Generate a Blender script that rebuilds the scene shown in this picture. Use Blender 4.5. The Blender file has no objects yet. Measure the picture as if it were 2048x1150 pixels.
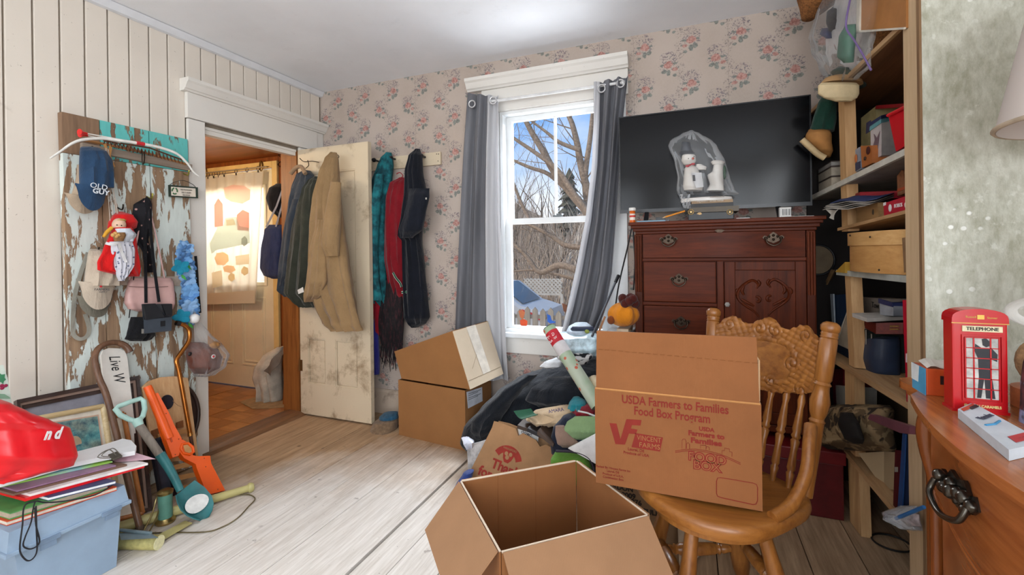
import bpy, bmesh, math, random
from mathutils import Vector, Matrix
random.seed(7)
SC = bpy.context.scene
COL = SC.collection
# ------------------------------------------------------------------ camera
F, CX, CY, TILT, H = 905.0, 1024.0, 505.0, -0.013, 1.157
YAW = math.atan2(356, 905)
FW = Vector((-math.sin(YAW), math.cos(YAW), 0)); RT = Vector((math.cos(YAW), math.sin(YAW), 0)); UP = Vector((0, 0, 1))
cd = bpy.data.cameras.new('camera'); cam = bpy.data.objects.new('camera', cd); COL.objects.link(cam)
cd.sensor_width = 36.0; cd.lens = F/2048*36.0; cd.shift_x = 0.0; cd.shift_y = -(575-CY)/2048
cd.clip_start = 0.02; cd.clip_end = 300
cr = (RT + TILT*UP).normalized(); cu_ = (UP - TILT*RT).normalized(); cb = -FW
cam.matrix_world = Matrix(((cr.x, cu_.x, cb.x, 0), (cr.y, cu_.y, cb.y, 0), (cr.z, cu_.z, cb.z, H), (0, 0, 0, 1)))
SC.camera = cam
# ------------------------------------------------------------------ exposure / view
SC.view_settings.view_transform = 'Standard'; SC.view_settings.look = 'None'
SC.view_settings.exposure = 0.42; SC.view_settings.gamma = 1.0; SC.view_settings.use_curve_mapping = False
# ------------------------------------------------------------------ world sky with thin cloud
W = bpy.data.worlds.new('sky'); SC.world = W; W.use_nodes = True
wn = W.node_tree; wn.nodes.clear()
def _wn(t): return wn.nodes.new(t)
tc = _wn('ShaderNodeTexCoord'); mp = _wn('ShaderNodeMapping'); mp.inputs['Scale'].default_value = (1.2, 1.2, 3.0)
nz = _wn('ShaderNodeTexNoise'); nz.inputs['Scale'].default_value = 2.2; nz.inputs['Detail'].default_value = 6
rp = _wn('ShaderNodeValToRGB'); rp.color_ramp.elements[0].position = .48; rp.color_ramp.elements[1].position = .72
sx = _wn('ShaderNodeSeparateXYZ'); gr = _wn('ShaderNodeValToRGB')
gr.color_ramp.elements[0].position = .02; gr.color_ramp.elements[0].color = (.74, .84, .95, 1)
gr.color_ramp.elements[1].position = .30; gr.color_ramp.elements[1].color = (.15, .38, .82, 1)
mx = _wn('ShaderNodeMixRGB'); mx.inputs[2].default_value = (.92, .95, 1.0, 1)
bg = _wn('ShaderNodeBackground'); bg.inputs[1].default_value = 0.85; ow = _wn('ShaderNodeOutputWorld')
L = wn.links.new
L(tc.outputs['Generated'], mp.inputs[0]); L(mp.outputs[0], nz.inputs[0]); L(nz.outputs[0], rp.inputs[0])
L(tc.outputs['Generated'], sx.inputs[0]); L(sx.outputs[2], gr.inputs[0]); L(rp.outputs[0], mx.inputs[0])
L(gr.outputs[0], mx.inputs[1]); L(mx.outputs[0], bg.inputs[0]); L(bg.outputs[0], ow.inputs[0])
# ------------------------------------------------------------------ daylight through the windows, plus added fill lamps
def area(name, loc, target, sx_, sy_, power, col=(1, 1, 1), spread=180):
    l = bpy.data.lights.new(name, 'AREA'); l.shape = 'RECTANGLE'; l.size = sx_; l.size_y = sy_; l.energy = power; l.color = col
    l.spread = math.radians(spread)
    o = bpy.data.objects.new(name, l); COL.objects.link(o); o.location = loc
    o.rotation_euler = (Vector(target)-Vector(loc)).to_track_quat('-Z', 'Y').to_euler()
    return o
area('daylight_back_window', (-0.75, 3.55, 2.75), (-1.0, 1.4, 0.4), 1.9, 1.3, 410, (.87, .93, 1.0))
area('added_ground_bounce', (-0.90, 4.5, -0.45), (-1.0, 0.6, 2.4), 2.4, 1.0, 140, (.90, .95, 1.0))  # added hidden lamp, imitates ground bounce to brighten the ceiling
area('daylight_front_window', (-1.45, -2.30, 1.45), (-1.3, 0.5, 1.5), 1.5, 1.4, 33, (.90, .95, 1.0))
area('daylight_front_window_right', (0.35, -2.30, 1.45), (0.3, 0.5, 1.5), 1.0, 1.4, 29, (.90, .95, 1.0))
area('added_right_fill', (1.02, -1.1, 1.45), (-2.4, 0.4, 2.2), 1.2, 1.4, 43, (.90, .95, 1.0))  # added fill lamp at an unseen window, brightens left wall and ceiling
area('daylight_door_window', (-3.8, 3.3, 1.7), (-3.6, 2.0, 0.9), .7, .9, 40, (1.0, .96, .9))
sunl = bpy.data.lights.new('sun', 'SUN'); sunl.energy = 3.0; sunl.angle = math.radians(6); sunl.color = (1, .95, .88)
suno = bpy.data.objects.new('sun', sunl); COL.objects.link(suno); suno.rotation_euler = (math.radians(48), 0, math.radians(-60))
# ------------------------------------------------------------------ picture geometry -> metres (used to place things at their own distance)
def ray(u, v):
    du, dv = u-CX, v-CY
    n = math.hypot(1, TILT)
    l = (du+TILT*dv)/n/F; up = -(-TILT*du+dv)/n/F
    return FW + RT*l + UP*up
C0 = Vector((0, 0, H))
def PL(u, v, p0, nr):
    d = ray(u, v); p0 = Vector(p0); nr = Vector(nr)
    return C0 + d*((p0-C0).dot(nr)/d.dot(nr))
def PX(u, v, X): return PL(u, v, (X, 0, 0), (1, 0, 0))
def PY(u, v, Y): return PL(u, v, (0, Y, 0), (0, 1, 0))
def PZ(u, v, Z): return PL(u, v, (0, 0, Z), (0, 0, 1))
def onX(X): return lambda u, v: PX(u, v, X)
def onY(Y): return lambda u, v: PY(u, v, Y)
def onZ(Z): return lambda u, v: PZ(u, v, Z)
def onP(p0, nr): return lambda u, v: PL(u, v, p0, nr)
# ------------------------------------------------------------------ materials
def lin(h):
    h = h.lstrip('#'); c = [int(h[i:i+2], 16)/255 for i in (0, 2, 4)]
    return tuple((x/12.92 if x <= .04045 else ((x+.055)/1.055)**2.4) for x in c)+(1,)
class NT:
    def __init__(s, name):
        s.m = bpy.data.materials.new(name); s.m.use_nodes = True; s.t = s.m.node_tree; s.t.nodes.clear()
        s.out = s.t.nodes.new('ShaderNodeOutputMaterial'); s.b = s.t.nodes.new('ShaderNodeBsdfPrincipled')
        s.t.links.new(s.b.outputs[0], s.out.inputs[0])
    def n(s, t, **k):
        x = s.t.nodes.new(t)
        for a, b in k.items(): setattr(x, a, b)
        return x
    def link(s, a, b):
        if isinstance(a, E_): a = a.s
        if isinstance(a, (int, float)): b.default_value = a
        elif isinstance(a, tuple): b.default_value = a
        else: s.t.links.new(a, b)
    def math(s, op, *a):
        x = s.n('ShaderNodeMath', operation=op)
        for i, q in enumerate(a): s.link(q, x.inputs[i])
        return E_(s, x.outputs[0])
    def mix(s, f, a, b, mode='MIX'):
        x = s.n('ShaderNodeMixRGB', blend_type=mode); s.link(f, x.inputs[0]); s.link(a, x.inputs[1]); s.link(b, x.inputs[2]); return x.outputs[0]
    def coord(s, kind='Object', scale=(1, 1, 1), loc=(0, 0, 0), rot=(0, 0, 0)):
        t = s.n('ShaderNodeTexCoord'); m = s.n('ShaderNodeMapping')
        m.inputs['Scale'].default_value = scale; m.inputs['Location'].default_value = loc; m.inputs['Rotation'].default_value = rot
        s.t.links.new(t.outputs[kind], m.inputs[0]); return m.outputs[0]
    def noise(s, co, scale=5, detail=4, rough=.5, dist=0):
        x = s.n('ShaderNodeTexNoise'); s.t.links.new(co, x.inputs['Vector'])
        x.inputs['Scale'].default_value = scale; x.inputs['Detail'].default_value = detail; x.inputs['Roughness'].default_value = rough; x.inputs['Distortion'].default_value = dist
        return E_(s, x.outputs[0])
    def ramp(s, f, a, b, lo=0.0, hi=1.0):
        x = s.n('ShaderNodeMapRange'); x.clamp = True; s.link(f, x.inputs[0])
        x.inputs[1].default_value = a; x.inputs[2].default_value = b; x.inputs[3].default_value = lo; x.inputs[4].default_value = hi
        return E_(s, x.outputs[0])
    def set(s, color=None, rough=.6, metal=0, bump=None, bstr=.2, bdist=.01, spec=.4):
        if color is not None: s.link(color, s.b.inputs['Base Color'])
        s.link(rough, s.b.inputs['Roughness']); s.link(metal, s.b.inputs['Metallic']); s.b.inputs['Specular IOR Level'].default_value = spec
        if bump is not None:
            x = s.n('ShaderNodeBump'); x.inputs['Strength'].default_value = bstr; x.inputs['Distance'].default_value = bdist
            s.link(bump, x.inputs['Height']); s.t.links.new(x.outputs[0], s.b.inputs['Normal'])
        return s.m
class E_:
    def __init__(s, nt, so): s.nt = nt; s.s = so
    def __add__(s, o): return s.nt.math('ADD', s, o)
    __radd__ = __add__
    def __sub__(s, o): return s.nt.math('SUBTRACT', s, o)
    def __rsub__(s, o): return s.nt.math('SUBTRACT', o, s)
    def __mul__(s, o): return s.nt.math('MULTIPLY', s, o)
    __rmul__ = __mul__
    def __truediv__(s, o): return s.nt.math('DIVIDE', s, o)
MATS = {}
def M(hexc, rough=.6, metal=0, var=.12, scale=18, bump=.08, kind='plain', spec=.4):
    """plain coloured stuff with a little uneven tone and fine relief"""
    k = (hexc, rough, metal, var, scale, bump, kind, spec)
    if k in MATS: return MATS[k]
    t = NT('mat_%s_%s' % (kind, hexc.strip('#')))
    co = t.coord('Object')
    c = lin(hexc); nz_ = t.noise(co, scale, 5, .6)
    lo = tuple(max(0, x*(1-var*1.6)) for x in c[:3])+(1,); hi = tuple(min(1, x*(1+var*1.2)) for x in c[:3])+(1,)
    f = t.ramp(nz_, .3, .7)
    if kind == 'cloth':
        w = t.noise(t.coord('Object', (1, 1, 1)), 420, 2, .5)
        f = f*.7 + w*.3; hgt = w*.25+nz_*.3+t.noise(t.coord('Object', (1, 1, .55)), 16, 3, .55, .8)*2.2
        MATS[k] = t.set(t.mix(f, lo, hi), rough, metal, hgt, .55, .010, .2); t.b.inputs['Sheen Weight'].default_value = .15
    elif kind == 'card':
        w = t.noise(t.coord('Object', (1, 1, 1)), 260, 2, .6)
        wv = t.n('ShaderNodeTexWave'); wv.inputs['Scale'].default_value = 55; wv.bands_direction = 'X'; t.t.links.new(co, wv.inputs[0])
        f = f*.7 + w*.25 + E_(t, wv.outputs['Fac'])*.05
        MATS[k] = t.set(t.mix(f, lo, hi), rough, metal, E_(t, wv.outputs['Fac'])*.4+w*.5, bump, .002, .25)
    else:
        MATS[k] = t.set(t.mix(f, lo, hi), rough, metal, nz_, bump, .003, spec)
    return MATS[k]
def cloth(h, var=.2, scale=9): return M(h, .95, 0, var, scale, .15, 'cloth')
def card(h): return M(h, .85, 0, .07, 6, .06, 'card')
def wood(name, c1, c2, axis='Z', scale=1.0, rough=.5, ring=7.0, knots=False, bump=.1, spec=.4):
    k = ('wood', name)
    if k in MATS: return MATS[k]
    t = NT('wood_'+name)
    st = {'X': (1, 14, 14), 'Y': (14, 1, 14), 'Z': (14, 14, 1)}[axis]
    oi = t.n('ShaderNodeObjectInfo')
    co = t.coord('Object', tuple(q*scale for q in st))
    ad = t.n('ShaderNodeVectorMath', operation='ADD'); t.t.links.new(co, ad.inputs[0])
    cm = t.n('ShaderNodeCombineXYZ'); r = E_(t, oi.outputs['Random'])
    t.link(r*37, cm.inputs[0]); t.link(r*91, cm.inputs[1]); t.link(r*53, cm.inputs[2]); t.t.links.new(cm.outputs[0], ad.inputs[1])
    n1 = t.noise(ad.outputs[0], 1.6, 6, .62, .6); n2 = t.noise(ad.outputs[0], ring, 3, .6, .3)
    f = t.ramp(n1*.62 + n2*.38, .32, .68)
    col = t.mix(f, lin(c1), lin(c2))
    col = t.mix(t.ramp(r, 0, 1, 0, .28), col, lin(c1))
    MATS[k] = t.set(col, rough, 0, n2, bump, .003, spec)
    return MATS[k]
def glassy(name, tint, alpha=.12, rough=.05):
    """thin clear sheet: mostly transparent, a sharp sheen"""
    if name in MATS: return MATS[name]
    t = NT(name); t.set(tint, rough, 0, t.noise(t.coord('Object'), 14, 4, .6), .5, .02, .8)
    tr = t.n('ShaderNodeBsdfTransparent'); ms = t.n('ShaderNodeMixShader'); fr = t.n('ShaderNodeFresnel'); fr.inputs[0].default_value = 1.35
    t.link(E_(t, fr.outputs[0])*.55+alpha, ms.inputs[0]); t.t.links.new(tr.outputs[0], ms.inputs[1]); t.t.links.new(t.b.outputs[0], ms.inputs[2])
    t.t.links.new(ms.outputs[0], t.out.inputs[0]); MATS[name] = t.m; return t.m
def translucent(name, tint, f=.5, kind=None):
    if name in MATS: return MATS[name]
    t = NT(name); t.set(tint, .9, 0, t.noise(t.coord('Object'), 300, 2, .5), .1, .002, .1)
    tl = t.n('ShaderNodeBsdfTranslucent'); t.link(tint, tl.inputs[0]); ms = t.n('ShaderNodeMixShader'); ms.inputs[0].default_value = f
    t.t.links.new(t.b.outputs[0], ms.inputs[1]); t.t.links.new(tl.outputs[0], ms.inputs[2]); t.t.links.new(ms.outputs[0], t.out.inputs[0])
    MATS[name] = t.m; return t.m
# ------------------------------------------------------------------ mesh building
class MB:
    def __init__(s): s.v = []; s.f = []
    def add(s, V, Fs, m=None):
        n = len(s.v)
        s.v += [(m @ Vector(p)) if m else Vector(p) for p in V]; s.f += [tuple(i+n for i in q) for q in Fs]; return s
    def box(s, lo, hi, m=None, bev=0):
        (a, b, c), (d, e, f) = lo, hi
        V = [(a, b, c), (d, b, c), (d, e, c), (a, e, c), (a, b, f), (d, b, f), (d, e, f), (a, e, f)]
        Q = [(0, 3, 2, 1), (4, 5, 6, 7), (0, 1, 5, 4), (1, 2, 6, 5), (2, 3, 7, 6), (3, 0, 4, 7)]
        if bev <= 0: return s.add(V, Q, m)
        bm = bmesh.new(); vs = [bm.verts.new(p) for p in V]
        for q in Q: bm.faces.new([vs[i] for i in q])
        bmesh.ops.bevel(bm, geom=bm.edges[:], offset=bev, segments=2, affect='EDGES', profile=.6)
        bm.verts.index_update(); s.add([v.co.copy() for v in bm.verts], [[v.index for v in f_.verts] for f_ in bm.faces], m); bm.free(); return s
    def hexa(s, P8):
        """eight corners: bottom ring then top ring"""
        return s.add(P8, [(0, 3, 2, 1), (4, 5, 6, 7), (0, 1, 5, 4), (1, 2, 6, 5), (2, 3, 7, 6), (3, 0, 4, 7)])
    def prism(s, pts, ext):
        """closed outline pushed along ext"""
        pts = [Vector(p) for p in pts]; ext = Vector(ext); n = len(pts)
        V = pts+[p+ext for p in pts]
        return s.add(V, [tuple(range(n))[::-1], tuple(range(n, 2*n))]+[(i, (i+1) % n, (i+1) % n+n, i+n) for i in range(n)])
    def loft(s, rings, cap=True, closed=True):
        n = len(rings[0]); V = [p for r in rings for p in r]; Q = []
        for j in range(len(rings)-1):
            for i in range(n if closed else n-1):
                a = j*n+i; b = j*n+(i+1) % n; Q.append((a, b, b+n, a+n))
        if cap and closed: Q += [tuple(range(n))[::-1], tuple(range((len(rings)-1)*n, len(rings)*n))]
        return s.add(V, Q)
    def lathe(s, prof, m=None, n=20, cap=True):
        """profile of (radius, height) turned about local z"""
        rings = [[(r*math.cos(2*math.pi*i/n), r*math.sin(2*math.pi*i/n), z) for i in range(n)] for r, z in prof]
        if m: rings = [[m @ Vector(p) for p in r] for r in rings]
        return s.loft(rings, cap)
    def tube(s, path, rad, n=8, cap=True, closed=False):
        P = [Vector(p) for p in path]; k = len(P)
        if not isinstance(rad, (list, tuple)): rad = [rad]*k
        ts = []
        for i in range(k):
            a = P[(i-1) % k] if (closed or i > 0) else P[i]; b = P[(i+1) % k] if (closed or i < k-1) else P[i]
            d = (b-a); ts.append(d.normalized() if d.length > 1e-9 else Vector((0, 0, 1)))
        x = ts[0].orthogonal().normalized(); rings = []
        for i in range(k):
            x = (x-ts[i]*x.dot(ts[i])); x = x.normalized() if x.length > 1e-6 else ts[i].orthogonal().normalized()
            y = ts[i].cross(x)
            rings.append([P[i]+(x*math.cos(2*math.pi*j/n)+y*math.sin(2*math.pi*j/n))*rad[i] for j in range(n)])
        if closed: rings.append(rings[0]); return s.loft(rings, False)
        return s.loft(rings, cap)
    def strap(s, path, width, th, nr):
        """flat ribbon lying square to nr"""
        P = [Vector(p) for p in path]; nr = Vector(nr).normalized(); rings = []
        for i, p in enumerate(P):
            d = (P[min(i+1, len(P)-1)]-P[max(i-1, 0)]).normalized(); w = d.cross(nr).normalized()*(width/2); q = w.cross(d).normalized()*(th/2)
            rings.append([p-w-q, p+w-q, p+w+q, p-w+q])
        return s.loft(rings)
    def ball(s, c, r, n=12, m=9):
        if not isinstance(r, (tuple, list)): r = (r, r, r)
        rings = []
        for j in range(m+1):
            a = math.pi*(.02+.96*j/m)-math.pi/2
            rings.append([(c[0]+r[0]*math.cos(a)*math.cos(2*math.pi*i/n), c[1]+r[1]*math.cos(a)*math.sin(2*math.pi*i/n), c[2]+r[2]*math.sin(a)) for i in range(n)])
        return s.loft(rings)
    def sheet(s, grid, th, nr=None):
        """grid[j][i] of points made into a thin closed sheet"""
        J = len(grid); I = len(grid[0]); G = [[Vector(p) for p in r] for r in grid]; N = []
        for j in range(J):
            row = []
            for i in range(I):
                a = G[j][min(i+1, I-1)]-G[j][max(i-1, 0)]; b = G[min(j+1, J-1)][i]-G[max(j-1, 0)][i]
                c = a.cross(b); row.append(c.normalized() if c.length > 1e-12 else Vector((0, 0, 1)))
            N.append(row)
        V = [G[j][i]+N[j][i]*th/2 for j in range(J) for i in range(I)]+[G[j][i]-N[j][i]*th/2 for j in range(J) for i in range(I)]
        o = I*J; Q = []
        for j in range(J-1):
            for i in range(I-1):
                a = j*I+i; Q.append((a, a+1, a+I+1, a+I)); Q.append((o+a, o+a+I, o+a+I+1, o+a+1))
        bd = [i for i in range(I)]+[j*I+I-1 for j in range(1, J)]+[(J-1)*I+i for i in range(I-2, -1, -1)]+[j*I for j in range(J-2, 0, -1)]
        for q in range(len(bd)):
            a, b = bd[q], bd[(q+1) % len(bd)]; Q.append((a, a+o, b+o, b))
        return s.add(V, Q)
    def silh(s, rows, pr, nr, n=28, sub=5, fold=0, amp=0, seed=0, flat=2.0, back=0.0):
        """rows of (v, uL, uR, depth): a body as wide as its outline and as deep as given, standing out of plane pr along nr"""
        nr = Vector(nr).normalized(); rnd = random.Random(seed); ph = [rnd.uniform(0, 6.28) for _ in range(6)]
        rr = []
        for a, b in zip(rows, rows[1:]):
            for k in range(sub):
                t = k/sub; t2 = t*t*(3-2*t)*.5+t*.5
                rr.append([a[q]+(b[q]-a[q])*(t if q == 0 else t2) for q in range(4)])
        rr.append(list(rows[-1])); rings = []; K = len(rr)
        for j, (v, ul, ur, d) in enumerate(rr):
            A = pr(ul, v); B = pr(ur, v); mid = (A+B)/2; hw = (B-A)/2; ring = []
            for i in range(n):
                th = 2*math.pi*i/n; c, sn = math.cos(th), math.sin(th)
                c2 = math.copysign(abs(c)**(2/flat), c); s2 = math.copysign(abs(sn)**(2/flat), sn)
                off = d*(s2*.5+.5)+back
                if fold:
                    u = c2*.5+.5; g = j/K
                    off += amp*(.25+g)*math.sin(6.28*fold*(u+.06*math.sin(5*g+ph[1]))+ph[0]+1.6*g)*(.4+.6*abs(sn))
                    off += amp*.5*math.sin(6.28*fold*1.7*u+ph[2]-3*g)*(.2+g)*abs(sn)
                ring.append(mid+hw*c2+nr*off)
            rings.append(ring)
        return s.loft(rings)
    def grid_slab(s, c4, n, m, fn, th):
        """sheet over four corners (a,b,c,d) displaced by fn(i,j)"""
        a, b, c, d = [Vector(q) for q in c4]; nr = (b-a).cross(d-a).normalized(); g = []
        for j in range(m+1):
            t = j/m; g.append([((a+(b-a)*(i/n))*(1-t)+(d+(c-d)*(i/n))*t)+nr*fn(i/n, t) for i in range(n+1)])
        return s.sheet(g, th)
FR = {}
def _mesh(name, mb, mat, M0, smooth):
    me = bpy.data.meshes.new(name); inv = M0.inverted()
    me.from_pydata([tuple(inv @ p) for p in mb.v], [], mb.f)
    bm = bmesh.new(); bm.from_mesh(me); bmesh.ops.recalc_face_normals(bm, faces=bm.faces[:]); bm.to_mesh(me); bm.free()
    if smooth:
        me.polygons.foreach_set('use_smooth', [True]*len(me.polygons)); me.set_sharp_from_angle(angle=math.radians(smooth if smooth > 1 else 42))
    for m in (mat if isinstance(mat, (list, tuple)) else [mat]): me.materials.append(m)
    me.update(); return me
def tag(o, label, cat, group=None):
    o['label'] = label; o['category'] = cat
    if group: o['group'] = group
def thing(name, label, cat, loc, group=None, mat4=None):
    o = bpy.data.objects.new(name, None); COL.objects.link(o); o.empty_display_size = .05
    m = mat4 if mat4 else Matrix.Translation(Vector(loc)); o.matrix_world = m; FR[o] = m; tag(o, label, cat, group); return o
def part(name, mb, mat, parent, smooth=0, local=False, label=None):
    m = FR[parent]; me = _mesh(name, mb, mat, Matrix() if local else m, smooth)
    o = bpy.data.objects.new(name, me); COL.objects.link(o); o.parent = parent; FR[o] = m
    if label: o['label'] = label
    return o
def solo(name, mb, mat, label=None, cat=None, group=None, smooth=0, kind=None):
    xs = [p.x for p in mb.v]; ys = [p.y for p in mb.v]; zs = [p.z for p in mb.v]
    m = Matrix.Translation(((min(xs)+max(xs))/2, (min(ys)+max(ys))/2, min(zs)))
    o = bpy.data.objects.new(name, _mesh(name, mb, mat, m, smooth)); COL.objects.link(o); o.matrix_world = m; FR[o] = m
    if label: tag(o, label, cat, group)
    if kind: o['kind'] = kind
    return o
def struct(name, mb, mat, smooth=0): return solo(name, mb, mat, smooth=smooth, kind='structure')
def bx(lo, hi, bev=0, m=None): return MB().box(lo, hi, m, bev)
def frame4(o, x, y):
    """local axes: x along, y up, z out"""
    x = Vector(x).normalized(); z = x.cross(Vector(y)).normalized(); y = z.cross(x)
    return Matrix(((x.x, y.x, z.x, o[0]), (x.y, y.y, z.y, o[1]), (x.z, y.z, z.z, o[2]), (0, 0, 0, 1)))
def letters(parent, s, o, x, y, size, mat, name='lettering', align='CENTER', bold=0, shear=0, lift=.0012, width=None, th=.0004):
    cu = bpy.data.curves.new('txt', 'FONT'); cu.body = s; cu.size = size; cu.align_x = align; cu.align_y = 'CENTER'; cu.offset = bold; cu.shear = shear
    cu.extrude = th; cu.resolution_u = 3
    ob = bpy.data.objects.new('txt', cu); me = bpy.data.meshes.new_from_object(ob)
    V = [v.co.copy() for v in me.vertices]; Fs = [tuple(p.vertices) for p in me.polygons]
    bpy.data.objects.remove(ob); bpy.data.curves.remove(cu); bpy.data.meshes.remove(me)
    if width and V:
        w = max(v.x for v in V)-min(v.x for v in V); k = width/max(w, 1e-6)
        for v in V: v.x *= k
    m = frame4(o, x, y) @ Matrix.Translation((0, 0, lift))
    return part(name, MB().add(V, Fs, m), mat, parent)
def arc(c, a, b, n, t0=0, t1=2*math.pi):
    c, a, b = Vector(c), Vector(a), Vector(b)
    return [c+a*math.cos(t0+(t1-t0)*i/n)+b*math.sin(t0+(t1-t0)*i/n) for i in range(n+1)]
def smooth_path(P, k=6):
    P = [Vector(p) for p in P]; out = []
    for i in range(len(P)-1):
        a = P[max(i-1, 0)]; b = P[i]; c = P[i+1]; d = P[min(i+2, len(P)-1)]
        for q in range(k):
            t = q/k; out.append(.5*((2*b)+(c-a)*t+(2*a-5*b+4*c-d)*t*t+(3*b-a-3*c+d)*t**3))
    out.append(P[-1]); return out
# ================================================================== SURFACES
def m_wallpaper():
    t = NT('floral_wallpaper'); g = t.n('ShaderNodeNewGeometry'); pos = g.outputs['Position']
    sp = t.n('ShaderNodeSeparateXYZ'); t.t.links.new(pos, sp.inputs[0])
    d1 = t.noise(pos, 60, 2, .5)-.5; d2 = t.noise(pos, 47, 2, .5)-.5
    X = E_(t, sp.outputs[0])+d1*.016; Z = E_(t, sp.outputs[2])+d2*.016
    fine = t.noise(pos, 150, 2, .55); fin2 = t.noise(pos, 95, 3, .6)
    def cell(px, c, P):
        f = t.math('FRACT', (px-c)/P+.5+20.0); return (f-.5)*P
    def ell(x, z, cx, cz, rx, rz):
        a = (x-cx)/rx; b = (z-cz)/rz; return t.ramp(a*a+b*b, 1.15, .75)
    base = t.mix(t.ramp(t.noise(pos, 3, 4), .3, .7), lin('#ae9f93'), lin('#bdafa4'))
    base = t.mix(t.ramp(fin2, .35, .65, 0, .25), base, lin('#bfb0a6'))
    col = base
    for cx, cz, sgn in ((-2.479, 2.090, -1), (-2.354, 2.2115, 1)):
        x = cell(X, cx, .25); x = x*sgn; z = cell(Z, cz, .243)
        dots = t.ramp(fine, .555, .60); dots2 = t.ramp(fin2, .56, .60)
        spr = t.math('MAXIMUM', ell(x, z, .0, .036, .052, .042), ell(x, z, .01, -.004, .06, .03))
        col = t.mix(spr*dots*.85, col, lin('#6f6a72')); col = t.mix(ell(x, z, .0, .045, .035, .032)*dots2*.6, col, lin('#7b6a70'))
        trail = t.math('MAXIMUM', ell(x, z, .066, .062, .022, .04), ell(x, z, .072, -.03, .02, .03))
        col = t.mix(trail*dots*.7, col, lin('#857b78'))
        leaf = ell(x, z, -.021, -.034, .015, .012)
        for q in ((.003, -.043, .011, .018), (.033, .006, .016, .006), (.034, -.060, .011, .008), (-.032, .004, .012, .006), (.048, -.022, .012, .004)):
            leaf = t.math('MAXIMUM', leaf, ell(x, z, *q))
        col = t.mix(leaf*.75, col, t.mix(t.ramp(fine, .4, .6), lin('#4c5a58'), lin('#7d8983')))
        bud = ell(x, z, .036, -.027, .015, .010)
        rose = t.math('MAXIMUM', ell(x, z, 0, 0, .026, .018), ell(x, z, .002, .010, .017, .014))
        col = t.mix(t.math('MAXIMUM', bud*.75, rose*.82), col, t.mix(t.ramp(fin2, .36, .62), lin('#9a5b54'), lin('#c6978c')))
    seam = t.math('LESS_THAN', t.math('ABSOLUTE', cell(E_(t, sp.outputs[0]), -2.293, .5)), .0011)
    col = t.mix(seam*.5, col, lin('#8b7d72'))
    return t.set(col, .75, 0, fine, .06, .002, .25)
def m_floor():
    t = NT('worn_pine_floor'); g = t.n('ShaderNodeNewGeometry'); pos = g.outputs['Position']
    oi = t.n('ShaderNodeObjectInfo'); r = E_(t, oi.outputs['Random'])
    mp_ = t.n('ShaderNodeMapping'); mp_.inputs['Scale'].default_value = (16, 1.1, 1); t.t.links.new(pos, mp_.inputs[0])
    ad = t.n('ShaderNodeVectorMath', operation='ADD'); t.t.links.new(mp_.outputs[0], ad.inputs[0])
    cm = t.n('ShaderNodeCombineXYZ'); t.link(r*41, cm.inputs[0]); t.link(r*17, cm.inputs[1]); t.t.links.new(cm.outputs[0], ad.inputs[1])
    gr1 = t.noise(ad.outputs[0], 1.3, 6, .65, .7); gr2 = t.noise(ad.outputs[0], 6, 3, .6)
    raw = t.mix(t.ramp(gr1*.6+gr2*.4, .35, .66), lin('#866b50'), lin('#bb9e7e'))
    worn = t.mix(t.ramp(gr1*.5+gr2*.5, .35, .68), lin('#c6beb4'), lin('#ece8e2'))  # bleached wood colour, whitened further for the painted glare
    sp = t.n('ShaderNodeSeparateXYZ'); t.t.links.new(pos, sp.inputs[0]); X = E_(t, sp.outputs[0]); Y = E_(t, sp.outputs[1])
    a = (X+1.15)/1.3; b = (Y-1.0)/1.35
    wear_glare = t.ramp(a*a+b*b+(t.noise(pos, 2.6, 5, .6)-.5)*1.5+(r-.5)*.25, 1.15, .35)  # pale ellipse: bleached wear plus light glare painted into the boards
    col = t.mix(wear_glare*.9, raw, worn)
    stain = t.ramp(t.noise(pos, 13, 4, .65), .66, .74); col = t.mix(stain*.6, col, lin('#5f5148'))
    knots = t.n('ShaderNodeTexVoronoi'); knots.inputs['Scale'].default_value = 4.2; t.t.links.new(pos, knots.inputs['Vector'])
    col = t.mix(t.ramp(E_(t, knots.outputs['Distance']), .07, .02)*.75, col, lin('#4f3a2a'))
    scuf = t.ramp(t.noise(pos, 70, 2, .6), .70, .76); col = t.mix(scuf*.6, col, lin('#4a4038'))
    return t.set(col, .62, 0, gr2+gr1, .18, .004, .35)
def m_plaster():
    t = NT('scraped_green_plaster'); g = t.n('ShaderNodeNewGeometry'); pos = g.outputs['Position']
    n1 = t.noise(pos, 5, 6, .65, .4); n2 = t.noise(pos, 22, 5, .7); 
    st = t.n('ShaderNodeMapping'); st.inputs['Scale'].default_value = (26, 26, 10); t.t.links.new(pos, st.inputs[0]); n3 = t.noise(st.outputs[0], 1.5, 5, .7)
    col = t.mix(t.ramp(n1*.5+n3*.5, .38, .62), lin('#a09f8b'), lin('#d6d7ca'))
    col = t.mix(t.ramp(n2, .60, .68)*.7, col, lin('#dadbd0')); col = t.mix(t.ramp(n3, .62, .74)*.5, col, lin('#6c6a58'))
    vo = t.n('ShaderNodeTexVoronoi'); vo.inputs['Scale'].default_value = 26; t.t.links.new(pos, vo.inputs['Vector'])
    dots = t.ramp(E_(t, vo.outputs['Distance']), .22, .15)*t.ramp(t.noise(pos, 3.5, 2), .50, .58); col = t.mix(dots, col, lin('#f0f1ea'))
    return t.set(col, .42, 0, n2+n3+dots, .35, .006, .5)
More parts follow.
